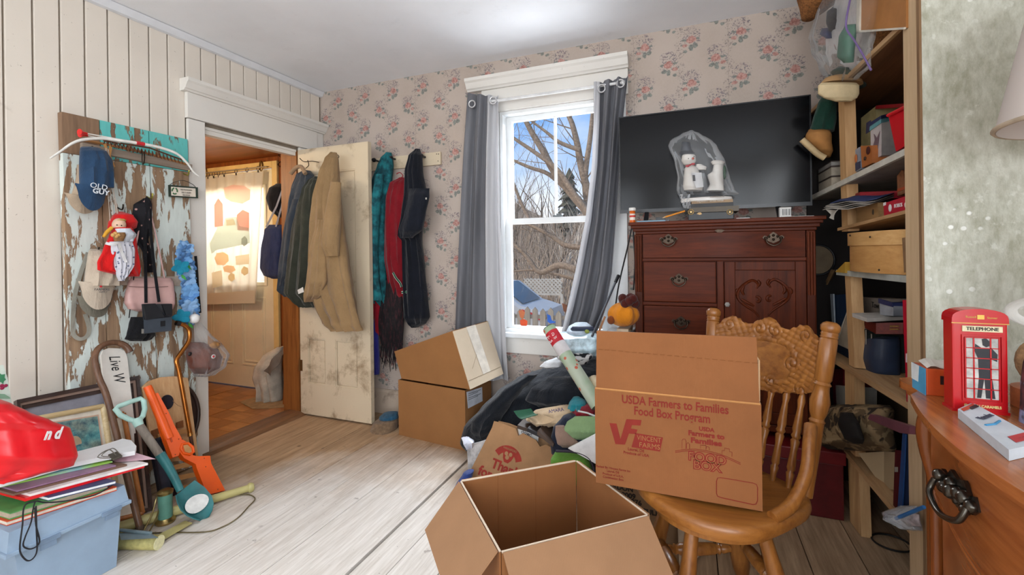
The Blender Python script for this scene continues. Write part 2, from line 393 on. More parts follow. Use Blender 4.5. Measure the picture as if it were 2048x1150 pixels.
def m_peel(name, paint, wood_a, wood_b, cover=.5, stretch=4.5, seed=0.0):
    t = NT(name); co = t.coord('Object', (stretch, stretch, 1.5), (seed, seed*1.7, seed*.6)); co2 = t.coord('Object', (16, 16, 1.2), (seed, 0, 0))
    n1 = t.noise(co, 3.2, 7, .62, .35); n2 = t.noise(co2, 2.4, 6, .6)
    wd = t.mix(t.ramp(n2, .34, .66), lin(wood_a), lin(wood_b))
    mask = t.ramp(n1, .5-.01+(.5-cover)*.35, .5+.012+(.5-cover)*.35)
    edge = t.ramp(n1, .5-.03+(.5-cover)*.35, .5-.01+(.5-cover)*.35)
    pc = t.mix(t.ramp(t.noise(co, 9, 4), .3, .7), lin(paint), tuple(min(1, q*1.12) for q in lin(paint)[:3])+(1,))
    col = t.mix(mask, t.mix(edge*.5, wd, lin(wood_a)), pc)
    return t.set(col, .7, 0, mask*1.0+n2*.25, .45, .003, .35)
def m_dirty(name, base, dirt, lo=.58, hi=.74, scale=5, rough=.55):
    t = NT(name); g = t.n('ShaderNodeNewGeometry'); pos = g.outputs['Position']
    n1 = t.noise(pos, scale, 7, .7, .3); n2 = t.noise(pos, 3, 4); n3 = t.noise(pos, 90, 2, .6)
    col = t.mix(t.ramp(n2, .3, .7), lin(base), tuple(min(1, q*1.08) for q in lin(base)[:3])+(1,))
    col = t.mix(t.ramp(n1, lo, hi)*.75, col, lin(dirt)); col = t.mix(t.ramp(n3, .72, .76)*.6, col, lin(dirt))
    return t.set(col, rough, 0, n1+n3*.4, .12, .003, .4)
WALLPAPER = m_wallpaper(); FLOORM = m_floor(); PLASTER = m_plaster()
BOARD = m_dirty('beadboard_paint', '#d8cfc3', '#8a7b6a', .66, .80, 4)
TRIM = m_dirty('trim_paint', '#d9d5ce', '#8d8375', .66, .82, 6)
CEILM = m_dirty('ceiling_paint', '#eef1f6', '#d8dade', .62, .85, 2.2, .85)
DOORP = m_dirty('old_door_paint', '#c9b99f', '#735634', .52, .68, 4.5)
SASH = M('#e6e8e8', .4, 0, .04, 6, .03)
GLASS = glassy('window_glass', (.9, .95, 1, 1), .0, .02)
DARKGAP = M('#2a211a', .9)
BROWNP = wood('hall_panel', '#6b3413', '#a85a22', 'X', .8, .35)
BROWNV = wood('hall_trim', '#5e2f12', '#9a5524', 'Z', .8, .35)
# ================================================================== FLOOR
XL, YB, ZC, XR, YF = -2.65, 2.73, 2.415, 1.06, -2.45
fl = struct('floor', bx((XL-.02, YF, -.08), (XR, YB+.02, -.022)), DARKGAP)
bnd = [-2.64, -2.46, -2.27, -2.06, -1.85, -1.65, -1.467, -1.171, -1.036, -.86, -.66, -.47, -.29, -.11, .08, .24, .395, .58, .77, .93, 1.055]
rf = random.Random(3)
for a, b in zip(bnd, bnd[1:]):
    g = .0065 if abs(a+1.171) < .01 else .0018
    g2 = .0065 if abs(b+1.171) < .01 else .0018
    dz = -rf.uniform(0, .002)
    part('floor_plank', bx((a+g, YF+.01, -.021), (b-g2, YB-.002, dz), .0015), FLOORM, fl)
# ================================================================== LEFT WALL of grooved boards, doorway
D0, D1, DH = 1.808, 2.497, 1.918
mb = MB(); mb.box((-2.80, YF, -.02), (-2.662, D0, ZC)); mb.box((-2.80, D1, -.02), (-2.662, YB+.12, ZC)); mb.box((-2.80, D0, DH), (-2.662, D1, ZC))
wl = struct('wall_left', mb, M('#8f8272', .9))
y = .983-.0913*38; k = 0
while y < 2.73:
    a, b = y+.0035, min(y+.0913-.0035, 2.728)
    if b-a > .01 and b > YF:
        z0 = 0.0
        if b > 1.715: z0 = 2.10
        if z0 > 0 and a < 1.715: a2 = a
        o = part('wall_board', bx((-2.664, max(a, YF+.01), z0), (-2.650-rf.uniform(0, .0015), b, 2.395), .003), BOARD, wl)
    y += .0913
# crown strip, door casing
mb = MB(); mb.prism([(-2.649, YF+.02, 2.375), (-2.632, YF+.02, 2.380), (-2.612, YF+.02, 2.412), (-2.649, YF+.02, 2.412)], (0, 2.728-YF-.02, 0))
struct('trim_1', mb, M('#d6d8dc', .5, 0, .04, 8))
tr = struct('trim_2', bx((-2.648, 1.712, .0), (-2.628, D0, 1.940), .003), TRIM)                     # door casing, left leg
part('casing_leg', bx((-2.648, D1, .0), (-2.628, D1+.095, 1.940), .003), TRIM, tr)
part('corner_strip', bx((-2.648, 2.665, .0), (-2.628, 2.727, 2.09), .003), TRIM, tr)
part('head_casing', bx((-2.648, 1.705, 1.943), (-2.622, 2.66, 2.088), .003), TRIM, tr)
cprof = [(-2.648, 2.088), (-2.612, 2.088), (-2.606, 2.097), (-2.598, 2.100), (-2.582, 2.128), (-2.572, 2.138), (-2.572, 2.156), (-2.648, 2.156)]
part('cornice', MB().prism([(x, 1.680, z) for x, z in cprof], (0, 2.727-1.680, 0)), TRIM, tr)
part('door_stop', bx((-2.70, D0+.012, 1.880), (-2.655, D1-.012, 1.906), .002), TRIM, tr)
part('jamb', MB().box((-2.80, D0-.004, .0), (-2.650, D0+.012, DH)), TRIM, tr)
part('jamb', MB().box((-2.80, D1-.012, .0), (-2.650, D1+.004, DH)), wood('jamb_wood', '#6d3d18', '#9c6330', 'Z'), tr)
part('jamb', MB().box((-2.80, D0+.012, DH-.012), (-2.650, D1-.012, DH+.004)), TRIM, tr)
mb = MB().prism([(-2.60, D0-.04, .001), (-2.62, D0-.04, .016), (-2.66, D0-.04, .028), (-2.75, D0-.04, .028), (-2.79, D0-.04, .016), (-2.80, D0-.04, .001)], (0, D1-D0+.06, 0))
struct('trim_3', mb, wood('threshold', '#4f3521', '#8a6546', 'Y', 1, .45))
# ================================================================== CEILING, right and front walls
struct('ceiling', bx((-2.80, YF-.1, ZC), (XR+.1, YB+.12, ZC+.06)), CEILM)
mb = MB().box((XR, -.5, -.08), (XR+.1, YB+.12, ZC)).box((XR, YF, -.08), (XR+.1, -1.7, ZC)).box((XR, -1.7, -.08), (XR+.1, -.5, .7)).box((XR, -1.7, 2.2), (XR+.1, -.5, ZC))
struct('wall_right', mb, BOARD)
mb = MB().box((XR+.03, -1.7, .7), (XR+.08, -1.65, 2.2)).box((XR+.03, -.55, .7), (XR+.08, -.5, 2.2)).box((XR+.03, -1.65, .7), (XR+.08, -.55, .76)).box((XR+.03, -1.65, 2.14), (XR+.08, -.55, 2.2)).box((XR+.03, -1.65, 1.43), (XR+.08, -.55, 1.47))
w = struct('window_4', mb, SASH)  # unseen window, added to let fill light onto the left wall
part('pane', bx((XR+.05, -1.65, .76), (XR+.054, -.55, 1.43)), GLASS, w); part('pane', bx((XR+.05, -1.65, 1.47), (XR+.054, -.55, 2.14)), GLASS, w)
mb = MB()
for a, b, c, d in ((-2.8, -2.25, 0, ZC), (-.65, -.2, 0, ZC), (.9, XR+.1, 0, ZC), (-2.25, -.65, 0, .7), (-2.25, -.65, 2.2, ZC), (-.2, .9, 0, .7), (-.2, .9, 2.2, ZC)):
    mb.box((a, YF-.12, c-.02 if c == 0 else c), (b, YF, d))
struct('wall_front', mb, BOARD)
for i, (a, b) in enumerate(((-2.25, -.65), (-.2, .9))):
    mb = MB(); y0, y1 = YF-.08, YF-.03
    mb.box((a, y0, .7), (a+.05, y1, 2.2)); mb.box((b-.05, y0, .7), (b, y1, 2.2)); mb.box((a+.05, y0, .7), (b-.05, y1, .76)); mb.box((a+.05, y0, 2.14), (b-.05, y1, 2.2)); mb.box((a+.05, y0, 1.43), (b-.05, y1, 1.47))
    w = struct('window_%d' % (i+2), mb, SASH)
    part('pane', bx((a+.05, y0+.02, .76), (b-.05, y0+.024, 1.43)), GLASS, w); part('pane', bx((a+.05, y0+.02, 1.47), (b-.05, y0+.024, 2.14)), GLASS, w)
# plaster wall that closes the shelf recess, with raw edge strip
struct('wall_plaster', bx((.646, 1.695, 0), (XR, 1.709, ZC)), PLASTER)
struct('trim_4', bx((.640, 1.694, 0), (.6458, 1.711, ZC)), wood('edge_strip', '#6e4f33', '#a58562', 'Z', 1, .8))
# ================================================================== BACK WALL with window
WX0, WX1, WZ0, WZ1 = -1.150, -.445, .640, 2.075
mb = MB(); y0, y1 = YB, YB+.12
mb.box((-2.66, y0, -.02), (WX0, y1, ZC)); mb.box((WX1, y0, -.02), (XR, y1, ZC)); mb.box((WX0, y0, -.02), (WX1, y1, WZ0)); mb.box((WX0, y0, WZ1), (WX1, y1, ZC))
struct('wall_back', mb, WALLPAPER)
mb = MB(); mb.prism([(-2.62, YB-.001, 0), (-2.62, YB-.018, 0), (-2.62, YB-.018, .155), (-2.62, YB-.008, .175), (-2.62, YB-.001, .175)], (2.62+.55, 0, 0))
struct('baseboard_back', mb, m_dirty('baseboard_paint', '#b9a795', '#6e5b49', .55, .7, 6))
mb = MB().box((WX0-.002, YB, WZ0), (WX0+.022, YB+.12, WZ1)).box((WX1-.022, YB, WZ0), (WX1+.002, YB+.12, WZ1)).box((WX0+.022, YB, WZ1-.02), (WX1-.022, YB+.12, WZ1)).box((WX0+.022, YB, WZ0-.01), (WX1-.022, YB+.12, WZ0+.02))
wi = struct('window_1', mb, SASH)
def sash(name, z0, z1, yy, st, bt, tp):
    a, b = WX0+.022, WX1-.022
    m = MB().box((a, yy, z0), (a+st, yy+.03, z1)).box((b-st, yy, z0), (b, yy+.03, z1)).box((a+st, yy, z0), (b-st, yy+.03, z0+bt)).box((a+st, yy, z1-tp), (b-st, yy+.03, z1))
    return part(name, m, SASH, wi), (a+st, b-st, z0+bt, z1-tp)
so, g = sash('lower_sash', .660, 1.378, YB+.035, .036, .018, .036)
part('pane', bx((g[0], YB+.048, g[2]), (g[1], YB+.051, g[3])), GLASS, so)
so, g = sash('upper_sash', 1.345, 2.055, YB+.072, .036, .036, .030)
part('muntin', bx((-.806, YB+.076, g[2]), (-.790, YB+.098, g[3]), .003), SASH, so)
part('pane', bx((g[0], YB+.085, g[2]), (-.806, YB+.088, g[3])), GLASS, so); part('pane', bx((-.790, YB+.085, g[2]), (g[1], YB+.088, g[3])), GLASS, so)
part('sash_lock', MB().box((-.80, YB+.02, 1.379), (-.745, YB+.05, 1.388)).box((-.775, YB+.005, 1.388), (-.755, YB+.045, 1.398)), M('#5b5f60', .35, .8), wi)
part('stool', bx((WX0-.06, YB-.045, .612), (WX1+.06, YB+.036, .642), .006), SASH, wi)
part('apron', bx((WX0-.03, YB-.014, .508), (WX1+.03, YB, .612), .003), TRIM, wi)
part('casing_leg', bx((WX0-.105, YB-.018, .642), (WX0-.002, YB, 2.075), .003), SASH, wi); part('casing_leg', bx((WX1+.002, YB-.018, .642), (WX1+.105, YB, 2.075), .003), SASH, wi)
part('head_casing', bx((WX0-.12, YB-.020, 2.076), (WX1+.12, YB, 2.225), .003), TRIM, wi)
cw = [(0, 2.225), (-.034, 2.225), (-.040, 2.234), (-.050, 2.240), (-.066, 2.272), (-.078, 2.282), (-.078, 2.302), (0, 2.302)]
part('cornice', MB().prism([(WX0-.215, YB+y_, z_) for y_, z_ in cw], (WX1-WX0+.34, 0, 0)), TRIM, wi)
# ================================================================== interior door, open into the room
DX0, DX1, DY0, DY1 = -2.640, -2.015, 2.490, 2.524
rails = [(.012, .235), (.565, .770), (1.745, 1.920)]; stl = [(DX0, DX0+.072), (-2.402, -2.318), (DX1-.105, DX1)]
mb = MB()
for a, b in stl: mb.box((a, DY0, .012), (b, DY1, 1.920))
for a, b in rails:
    mb.box((stl[0][1], DY0, a), (stl[1][0], DY1, b)); mb.box((stl[1][1], DY0, a), (stl[2][0], DY1, b))
d1 = struct('door_1', mb, DOORP)
for (a, b) in ((stl[0][1], stl[1][0]), (stl[1][1], stl[2][0])):
    for (c, d) in ((.235, .565), (.770, 1.745)):
        part('panel', MB().box((a, DY0+.012, c), (b, DY0+.022, d)).box((a+.018, DY0+.007, c+.018), (b-.018, DY0+.013, d-.018)), DOORP, d1)
        mo = MB()
        for lo, hi in (((a, c), (a+.010, d)), ((b-.010, c), (b, d)), ((a+.01, c), (b-.01, c+.010)), ((a+.01, d-.010), (b-.01, d))):
            mo.box((lo[0], DY0+.003, lo[1]), (hi[0], DY0+.013, hi[1]))
        part('panel_moulding', mo, DOORP, d1)
for z in (.32, 1.05, 1.66):
    part('hinge', MB().lathe([(.006, 0), (.006, .08)], Matrix.Translation((DX0-.004, DY0-.006, z)), 8).box((DX0-.003, DY0-.004, z), (DX0+.02, DY0-.001, z+.08)), M('#7a5630', .5, .6), d1)
# ================================================================== hall beyond the doorway
HX0, HY0, HY1, HZ = -4.35, 1.2, 2.83, 1.995
hf = struct('floor_hall', bx((HX0, HY0, -.08), (-2.80, HY1+.1, -.004)), M('#5d3c20', .7))
pq = [wood('parquet_a', '#8a5426', '#bd8447', 'X', 1.2, .3), wood('parquet_b', '#7c4a20', '#a9733b', 'Y', 1.2, .3)]
pm = {}
for i in range(11):
    for j in range(11):
        xa = -2.802-.15*(i+1); ya = HY1-.15*(j+1)
        if xa < HX0 or ya < HY0: continue
        part('parquet_tile', bx((xa+.001, ya+.001, -.004), (xa+.149, ya+.149, .004-.0015*((i*7+j*3) % 3)/2), .001), pq[(i+j) % 2], hf)
struct('ceiling_hall', bx((HX0, HY0, HZ), (-2.80, HY1+.12, HZ+.04)), BROWNP)
EX0, EX1 = -4.235, -3.268
mb = MB().box((HX0-.1, HY1, -.02), (EX0, HY1+.12, HZ)).box((EX1, HY1, -.02), (-2.80, HY1+.12, HZ)).box((EX0, HY1, 1.90), (EX1, HY1+.12, HZ))
struct('wall_hall_back', mb, BROWNV)
struct('wall_hall_left', bx((HX0-.1, HY0, -.02), (HX0, HY1, HZ)), BROWNV)
struct('wall_hall_near', bx((HX0-.1, HY0-.1, -.02), (-2.80, HY0, HZ)), BROWNV)
HT = M('#d9b877', .5, 0, .08, 9)
t5 = struct('trim_5', bx((EX1-.002, HY1-.022, 0), (EX1+.055, HY1, 1.955), .004), HT)
part('casing_head', bx((EX0, HY1-.022, 1.900), (EX1-.003, HY1, 1.955), .004), HT, t5)
part('casing_board', bx((-3.165, HY1-.03, 0), (-3.11, HY1, 1.95), .004), BROWNV, t5); part('casing_board', bx((-3.02, HY1-.05, 0), (-2.94, HY1, 1.95), .004), wood('jamb_wood', '#6d3d18', '#9c6330', 'Z'), t5)
# exterior half-glazed door
CREAM = M('#dccfae', .45, 0, .05, 4)
ey0, ey1 = HY1+.012, HY1+.055
wx0, wx1, wz0, wz1 = -4.09, -3.40, .93, 1.74
mb = MB().box((EX0+.004, ey0, .012), (wx0, ey1, 1.896)).box((wx1, ey0, .012), (EX1-.004, ey1, 1.896)).box((wx0, ey0, .012), (wx1, ey1, wz0)).box((wx0, ey0, wz1), (wx1, ey1, 1.896))
d2 = struct('door_2', mb, CREAM)
part('pane', bx((wx0, ey0+.018, wz0), (wx1, ey0+.022, wz1)), GLASS, d2)
for a, b in ((-4.09, -3.80), (-3.69, -3.40)):
    for q in range(2):
        e = .03*q
        mo = MB()
        for lo, hi in (((a+e, .20+e), (a+e+.014, .80-e)), ((b-e-.014, .20+e), (b-e, .80-e)), ((a+e+.014, .20+e), (b-e-.014, .214+e)), ((a+e+.014, .786-e), (b-e-.014, .80-e))):
            mo.box((lo[0], ey0-.006, lo[1]), (hi[0], ey0+.002, hi[1]), None, .002)
        part('panel_moulding', mo, CREAM, d2)
for lo, hi in (((wx0-.03, wz0-.03), (wx0, wz1+.03)), ((wx1, wz0-.03), (wx1+.03, wz1+.03)), ((wx0, wz0-.03), (wx1, wz0)), ((wx0, wz1), (wx1, wz1+.03))):
    part('glazing_bead', bx((lo[0], ey0-.01, lo[1]), (hi[0], ey0+.002, hi[1]), .003), CREAM, d2)
part('hinge', bx((EX1-.012, ey0-.006, 1.45), (EX1, ey0+.002, 1.58)), M('#7a5630', .5, .6), d2)
hl = bpy.data.lights.new('hall_lamp', 'POINT'); hl.energy = 24; hl.color = (1.0, .80, .52); hl.shadow_soft_size = .08
ho = bpy.data.objects.new('hall_lamp', hl); COL.objects.link(ho); ho.location = (-3.55, 1.75, 1.80)
# ================================================================== SALVAGED DOOR PANEL on the left wall and what hangs on it
BN = Vector((1, 0, .033)).normalized(); BP0 = Vector((-2.555, 0, 0))
def onB(off=0.0): return onP(BP0+BN*off, BN)
def bface(y, z): return Vector((BP0.x-.033*z, y, z))
TURQ = m_peel('peeling_turquoise', '#5fb5b0', '#6b5140', '#94755a', .66, 5.0, 3.1)
MINT = m_peel('peeling_mint', '#c9d2cd', '#7a614c', '#a08468', .50, 6.5, .4)
BARE = wood('bare_plank', '#6a5240', '#9a7b60', 'Z', 1, .8)
ys = [1.150, 1.292, 1.503, 1.700]
sd = thing('salvaged_door', 'tall weathered plank door with peeling mint and turquoise paint leaning on the white board wall', 'door panel', (BP0.x, 1.42, 0))
for i in range(3):
    a, b = ys[i]+.002, ys[i+1]-.002
    for z0, z1, mt in ((.005, 1.63, MINT), (1.632, 1.815, TURQ if i else BARE)):
        mb = MB(); P = [bface(a, z0), bface(b, z0), bface(b, z1), bface(a, z1)]; mb.prism(P, -BN*.032)
        part('plank', mb, mt, sd)
# lower part of the door reaches past the planks to the casing side
def bslab(name, pts, off, th, mat, parent, smooth=0):
    return part(name, MB().prism([onB(off)(u, v) for u, v in pts], BN*th), mat, parent, smooth)
bslab('rail', [(160, 286), (380, 330), (379, 343), (160, 301)], 0, .020, wood('grey_batten', '#7d6d60', '#a8998a', 'Y', 1, .85), sd)
bslab('rail', [(231, 553), (362, 553), (362, 572), (231, 570)], 0, .018, M('#b9a99b', .8), sd)
def hook(parent, u, v, mat, s=1.0):
    p = onB(0)(u, v); pts = [p+BN*.003, p+BN*.03*s+UP*-.012*s, p+BN*.045*s+UP*-.01*s, p+BN*.05*s+UP*.012*s]
    return part('hook', MB().tube(smooth_path(pts, 4), .0035*s, 6), mat, parent, 60)
BRASS = M('#a9a24a', .35, .8); DKMET = M('#3b342c', .45, .8); PEG = wood('peg', '#5b3a26', '#8a5c3e', 'Y')
for u, v, mt in ((366, 347, BRASS), (293, 393, BRASS), (172, 300, DKMET), (185, 500, DKMET), (371, 494, M('#4d7f93', .5, .5)), (234, 415, DKMET)): hook(sd, u, v, mt)
p = onB(.0)(232, 560); part('peg', MB().lathe([(.010, 0), (.010, .09), (.013, .095), (.010, .105)], frame4(p, (0, 1, 0), (-.1, 0, -1)) @ Matrix(), 10), PEG, sd, 40)
# --- rake head and bow, arrows
rk = thing('garden_rake_head', 'rusty brown rake head with curved wire tines fixed across the top of the peeling door', 'rake', onB(.02)(270, 300))
part('tine_bar', MB().tube([onB(.022)(165, 279), onB(.022)(280, 303), onB(.022)(372, 328)], .007, 6), wood('rake_bar', '#8a5c33', '#b98552', 'Y'), rk)
RUST = M('#6b4230', .6, .5)
part('brace_bar', MB().tube([onB(.10)(207, 281), onB(.12)(300, 296), onB(.09)(362, 319)], .004, 6), RUST, rk)
for i in range(22):
    t = i/21; a = onB(.02)(207+158*t, 290+36*t); c = onB(.11)(212+150*t, 281+36*t); d = onB(.125)(216+150*t, 287+37*t)
    part('tine', MB().tube(smooth_path([a, (a+c)/2+UP*.006, c, d-UP*.01], 3), .0022, 5), RUST, rk)
part('wire_tie', MB().tube(smooth_path([onB(.03)(285, 302), onB(.05)(284, 318), onB(.05)(286, 329), onB(.045)(289, 318), onB(.03)(288, 303)], 4), .0022, 5), DKMET, rk)
bp = [(100, 317), (122, 302), (144, 287), (168, 279), (207, 277), (246, 282), (285, 288), (319, 295), (353, 307), (375, 327), (387, 344), (398, 352)]
bw = thing('toy_bow', 'white curved toy archery bow with a red grip band lying on the rake tines', 'toy bow', onB(.14)(246, 282))
part('limb', MB().tube(smooth_path([onB(.14)(u, v) for u, v in bp], 4), [(.0035+.004*math.sin(math.pi*i/44)) for i in range(45)], 8), M('#e4e2dc', .35), bw, 60)
part('grip_band', MB().tube([onB(.14)(272, 285.5), onB(.14)(288, 288.5)], .0095, 10), M('#c02a30', .5), bw, 60)
for k, (a, b) in enumerate((((168, 266), (262, 283)), ((169, 270), (240, 285)))):
    ar = thing('toy_arrow', ['white toy arrow with red suction tip, upper of two on the rake', 'white toy arrow with red tip, lower of two on the rake'][k], 'toy arrow', onB(.13)(*a), 'toy arrows')
    A, B = onB(.15-.02*k)(*a), onB(.13-.02*k)(*b); part('shaft', MB().tube([A, B], .0032, 6), M('#ddd8d0', .4), ar)
    d = (A-B).normalized(); part('suction_tip', MB().tube([A-d*.012, A, A+d*.004, A+d*.016, A+d*.018], [.004, .006, .007, .015, .014], 12), M('#d01f1c', .4), ar, 50)
# --- caps
def cap(name, label, crown, brim, off, depth, c1, c2, button=None, group='baseball caps'):
    """hung by the back strap: crown above, bill hanging below"""
    v0 = crown[0]; t = thing(name, label, 'cap', onB(off)((crown[-1][1]+crown[-1][2])/2, crown[-1][0]), group)
    part('crown', MB().silh(crown, onB(off), BN, 32, 5, 3, .006, 3), c1, t, 60)
    b = MB(); n = 14; g = []
    (vl, ul), (vr, ur), (vb, ub), dep = brim
    for j in range(7):
        f = j/6; row = []
        for i in range(n+1):
            s = i/n; cu = math.sin(math.pi*s)
            u = ul+(ur-ul)*s; u = (u-(ul+ur)/2)*(1-.12*f*f)+(ul+ur)/2+(ub-(ul+ur)/2)*f*.3; v = vl+(vr-vl)*s + (vb-(vl+vr)/2)*(f*(.15+.85*cu**.45))
            row.append(onB(off+dep*(.78+.12*f)+.028*cu-.02)(u, v))
        g.append(row)
    b.sheet(g, .003); part('bill', b, c2, t, 60)
    if button: part('button', MB().ball(onB(off+depth*.9)(*button), .006, 8, 6), c1, t, 60)
    return t
NAVY = cloth('#27405c', .3); 
c0 = cap('baseball_cap', 'beige baseball cap hanging behind the blue cap at top of the peeling door', [(330, 150, 178, .03), (345, 146, 190, .07), (375, 138, 195, .09), (392, 134, 190, .09)], ((385, 128), (398, 196), (427, 172), .085), .004, .09, cloth('#a8957f'), cloth('#a8957f'))
c1 = cap('baseball_cap', 'faded blue baseball cap with white embroidery hanging at top of the peeling door', [(294, 160, 180, .02), (298, 154, 192, .05), (306, 150, 202, .075), (325, 148, 211, .09), (350, 148, 214, .095), (378, 150, 215, .09)], ((366, 150), (378, 215), (421, 184), .085), .045, .09, NAVY, NAVY, (191, 341))
WT = M('#d8dde2', .8)
CAPX = Vector((0, 1, -.10)); CAPY = Vector((.10, .06, 1))
letters(c1, 'OLD', onB(.142)(197, 373), CAPX, CAPY, .032, WT, lift=.004)
letters(c1, 'GUY', onB(.144)(201, 384), CAPX, CAPY, .030, WT, lift=.004, bold=.0008)
TAN = cloth('#b8aa98', .14); GRY = cloth('#6e6a5e', .2)
c2 = cap('baseball_cap', 'olive grey baseball cap hanging behind the tan cap', [(520, 176, 190, .02), (545, 162, 200, .05), (580, 155, 215, .07), (600, 154, 215, .07)], ((590, 152), (606, 222), (634, 184), .07), .004, .07, GRY, GRY)
c3 = cap('baseball_cap', 'tan baseball cap with small red emblem hanging below the marionette', [(498, 178, 200, .02), (503, 171, 212, .05), (514, 166, 222, .07), (535, 162, 228, .08), (558, 160, 229, .085), (572, 159, 229, .08)], ((562, 157), (573, 230), (619, 192), .075), .022, .08, TAN, TAN)
letters(c3, 'FARMERS', onB(.112)(203, 579), CAPX, CAPY, .014, M('#3a3c46', .8), lift=.004); letters(c3, 'SUPPLY', onB(.112)(205, 584), CAPX, CAPY, .010, M('#3a3c46', .8), lift=.004)
part('emblem', MB().ball(onB(.112)(202, 573), .005, 6, 4), M('#b5202a', .7), c3)
sp_ = [(176, 505), (162, 545), (150, 590), (146, 640), (147, 668), (160, 678), (174, 672), (178, 655), (170, 628)]
solo('shoulder_strap', MB().strap(smooth_path([onB(.012)(u, v) for u, v in sp_], 5), .016, .002, BN), cloth('#9b988c'), 'long pale grey strap looping down behind the tan cap', 'strap')
# --- marionette
ma = thing('marionette', 'hanging marionette doll in a red hooded cape with blonde braids and a basket', 'doll', onB(.03)(238, 560))
STK = wood('stick', '#a9743c', '#cf9d62', 'Z'); 
part('control_stick', MB().strap([onB(.06)(209, 288), onB(.07)(228, 334)], .010, .004, BN), STK, ma); part('control_stick', MB().strap([onB(.065)(222, 290), onB(.075)(215, 336)], .010, .004, BN), STK, ma)
st = MB()
for a, b in (((211, 296), (226, 430)), ((213, 296), (236, 428)), ((217, 300), (231, 425)), ((210, 300), (222, 470)), ((216, 298), (240, 470))): st.tube([onB(.075)(*a), onB(.07)(*b)], .0012, 4)
part('strings', st, M('#cfc6ba', .8), ma)
RED = cloth('#c81a1a', .12)
part('hood', MB().silh([(424, 231, 240, .03), (432, 217, 254, .08), (446, 207, 263, .09), (456, 207, 264, .07), (462, 214, 258, .04)], onB(.03), BN, 28, 5, 2, .004, 5), RED, ma, 60)
part('cape', MB().silh([(456, 222, 256, .05), (470, 212, 264, .06), (500, 199, 268, .05), (525, 188, 274, .04), (540, 190, 277, .03), (553, 240, 277, .02)], onB(.10), BN, 40, 6, 4, .010, 6), RED, ma, 60)
BLKM = M('#1a1512', .5); SKIN = M('#d9b49a', .6, 0, .05); hp = onB(.118)(238, 450)
part('head', MB().ball(hp, (.028, .026, .032), 14, 10), SKIN, ma, 60)
part('fringe', MB().silh([(438, 231, 245, .02), (441, 228, 248, .03), (444, 228, 248, .02)], onB(.112), BN, 16, 3), M('#c9a55e', .7), ma, 60)
for pts in ([(224, 455), (214, 464), (207, 474)], [(252, 456), (259, 466), (264, 478)]):
    part('braid', MB().tube([onB(.135)(*q) for q in pts], [.008, .008, .006], 8), M('#d39b2c', .7), ma, 60)
part('blouse', MB().silh([(458, 224, 254, .05), (470, 222, 262, .07), (484, 222, 258, .06)], onB(.11), BN, 24, 4, 3, .006, 2), cloth('#c9cfd8'), ma, 60)
part('eyes', MB().ball(onB(.145)(234, 450), .003, 6, 4).ball(onB(.145)(243, 451), .003, 6, 4), BLKM, ma, 60)
bk = part('basket', MB().silh([(466, 222, 242, .05), (472, 220, 243, .055), (483, 224, 239, .045)], onB(.14), BN, 18, 3), wood('basket', '#5e3d24', '#a97f4e', 'Y', 3), ma, 60)
for a, b in ((226, 470), (231, 467), (236, 470), (233, 472)): part('bread_roll', MB().ball(onB(.19)(a, b), .009, 8, 6), M('#c79a5c', .7), bk, 60)
AP = NT('floral_apron'); _v = AP.n('ShaderNodeTexVoronoi'); _v.inputs['Scale'].default_value = 60; AP.t.links.new(AP.coord(), _v.inputs['Vector'])
APM = AP.set(AP.mix(AP.ramp(E_(AP, _v.outputs['Distance']), .28, .2), lin('#c3c3cb'), lin('#59617d')), .9)
part('apron', MB().silh([(484, 212, 258, .05), (500, 215, 262, .05), (530, 222, 262, .04), (550, 230, 252, .03), (562, 237, 243, .015)], onB(.115), BN, 30, 5, 4, .010, 9), APM, ma, 60)
part('ribbon', MB().strap(smooth_path([onB(.165)(211, 486), onB(.175)(225, 489), onB(.175)(237, 486), onB(.17)(242, 500), onB(.17)(252, 525)], 4), .012, .002, BN), cloth('#e0dfdf'), ma)
# --- scarf, handbag, pouch, instant camera
FLOR = NT('black_floral'); _v = FLOR.n('ShaderNodeTexVoronoi'); _v.inputs['Scale'].default_value = 34; FLOR.t.links.new(FLOR.coord(), _v.inputs['Vector'])
FLORM = FLOR.set(FLOR.mix(FLOR.ramp(E_(FLOR, _v.outputs['Distance']), .22, .15), lin('#17161c'), lin('#b98f86')), .85)
solo('floral_scarf', MB().silh([(397, 284, 296, .02), (410, 262, 298, .04), (430, 259, 296, .05), (455, 262, 297, .045), (480, 266, 292, .03), (505, 284, 298, .025), (535, 287, 302, .02), (545, 290, 303, .01)], onB(.012), BN, 28, 5, 4, .010, 12), FLORM, 'black scarf printed with small pink flowers hanging from a hook', 'scarf', smooth=60)
PINK = M('#caa29c', .42, 0, .08, 10, .12)
hb = thing('handbag', 'pale pink leather handbag with thin strap hanging behind the black camera', 'handbag', onB(.02)(290, 622))
part('body', MB().silh([(556, 256, 338, .03), (566, 250, 339, .05), (590, 243, 340, .06), (606, 242, 340, .06), (618, 250, 338, .05), (623, 270, 330, .03)], onB(.018), BN, 40, 5, 2, .006, 4, 3.2), PINK, hb, 60)
part('strap', MB().tube(smooth_path([onB(.05)(258, 560), onB(.05)(270, 500), onB(.045)(284, 430), onB(.04)(293, 396), onB(.04)(302, 430), onB(.05)(318, 500), onB(.05)(329, 556)], 5), .0035, 6), PINK, hb, 60)
part('zip', MB().tube([onB(.082)(258, 573), onB(.085)(300, 575), onB(.080)(336, 573)], .002, 6), M('#8a6a66', .5), hb)
BLK = M('#1b1c20', .5); 
po = thing('lace_pouch', 'small black lace edged pouch on a chain beside the camera', 'pouch', onB(.03)(272, 680))
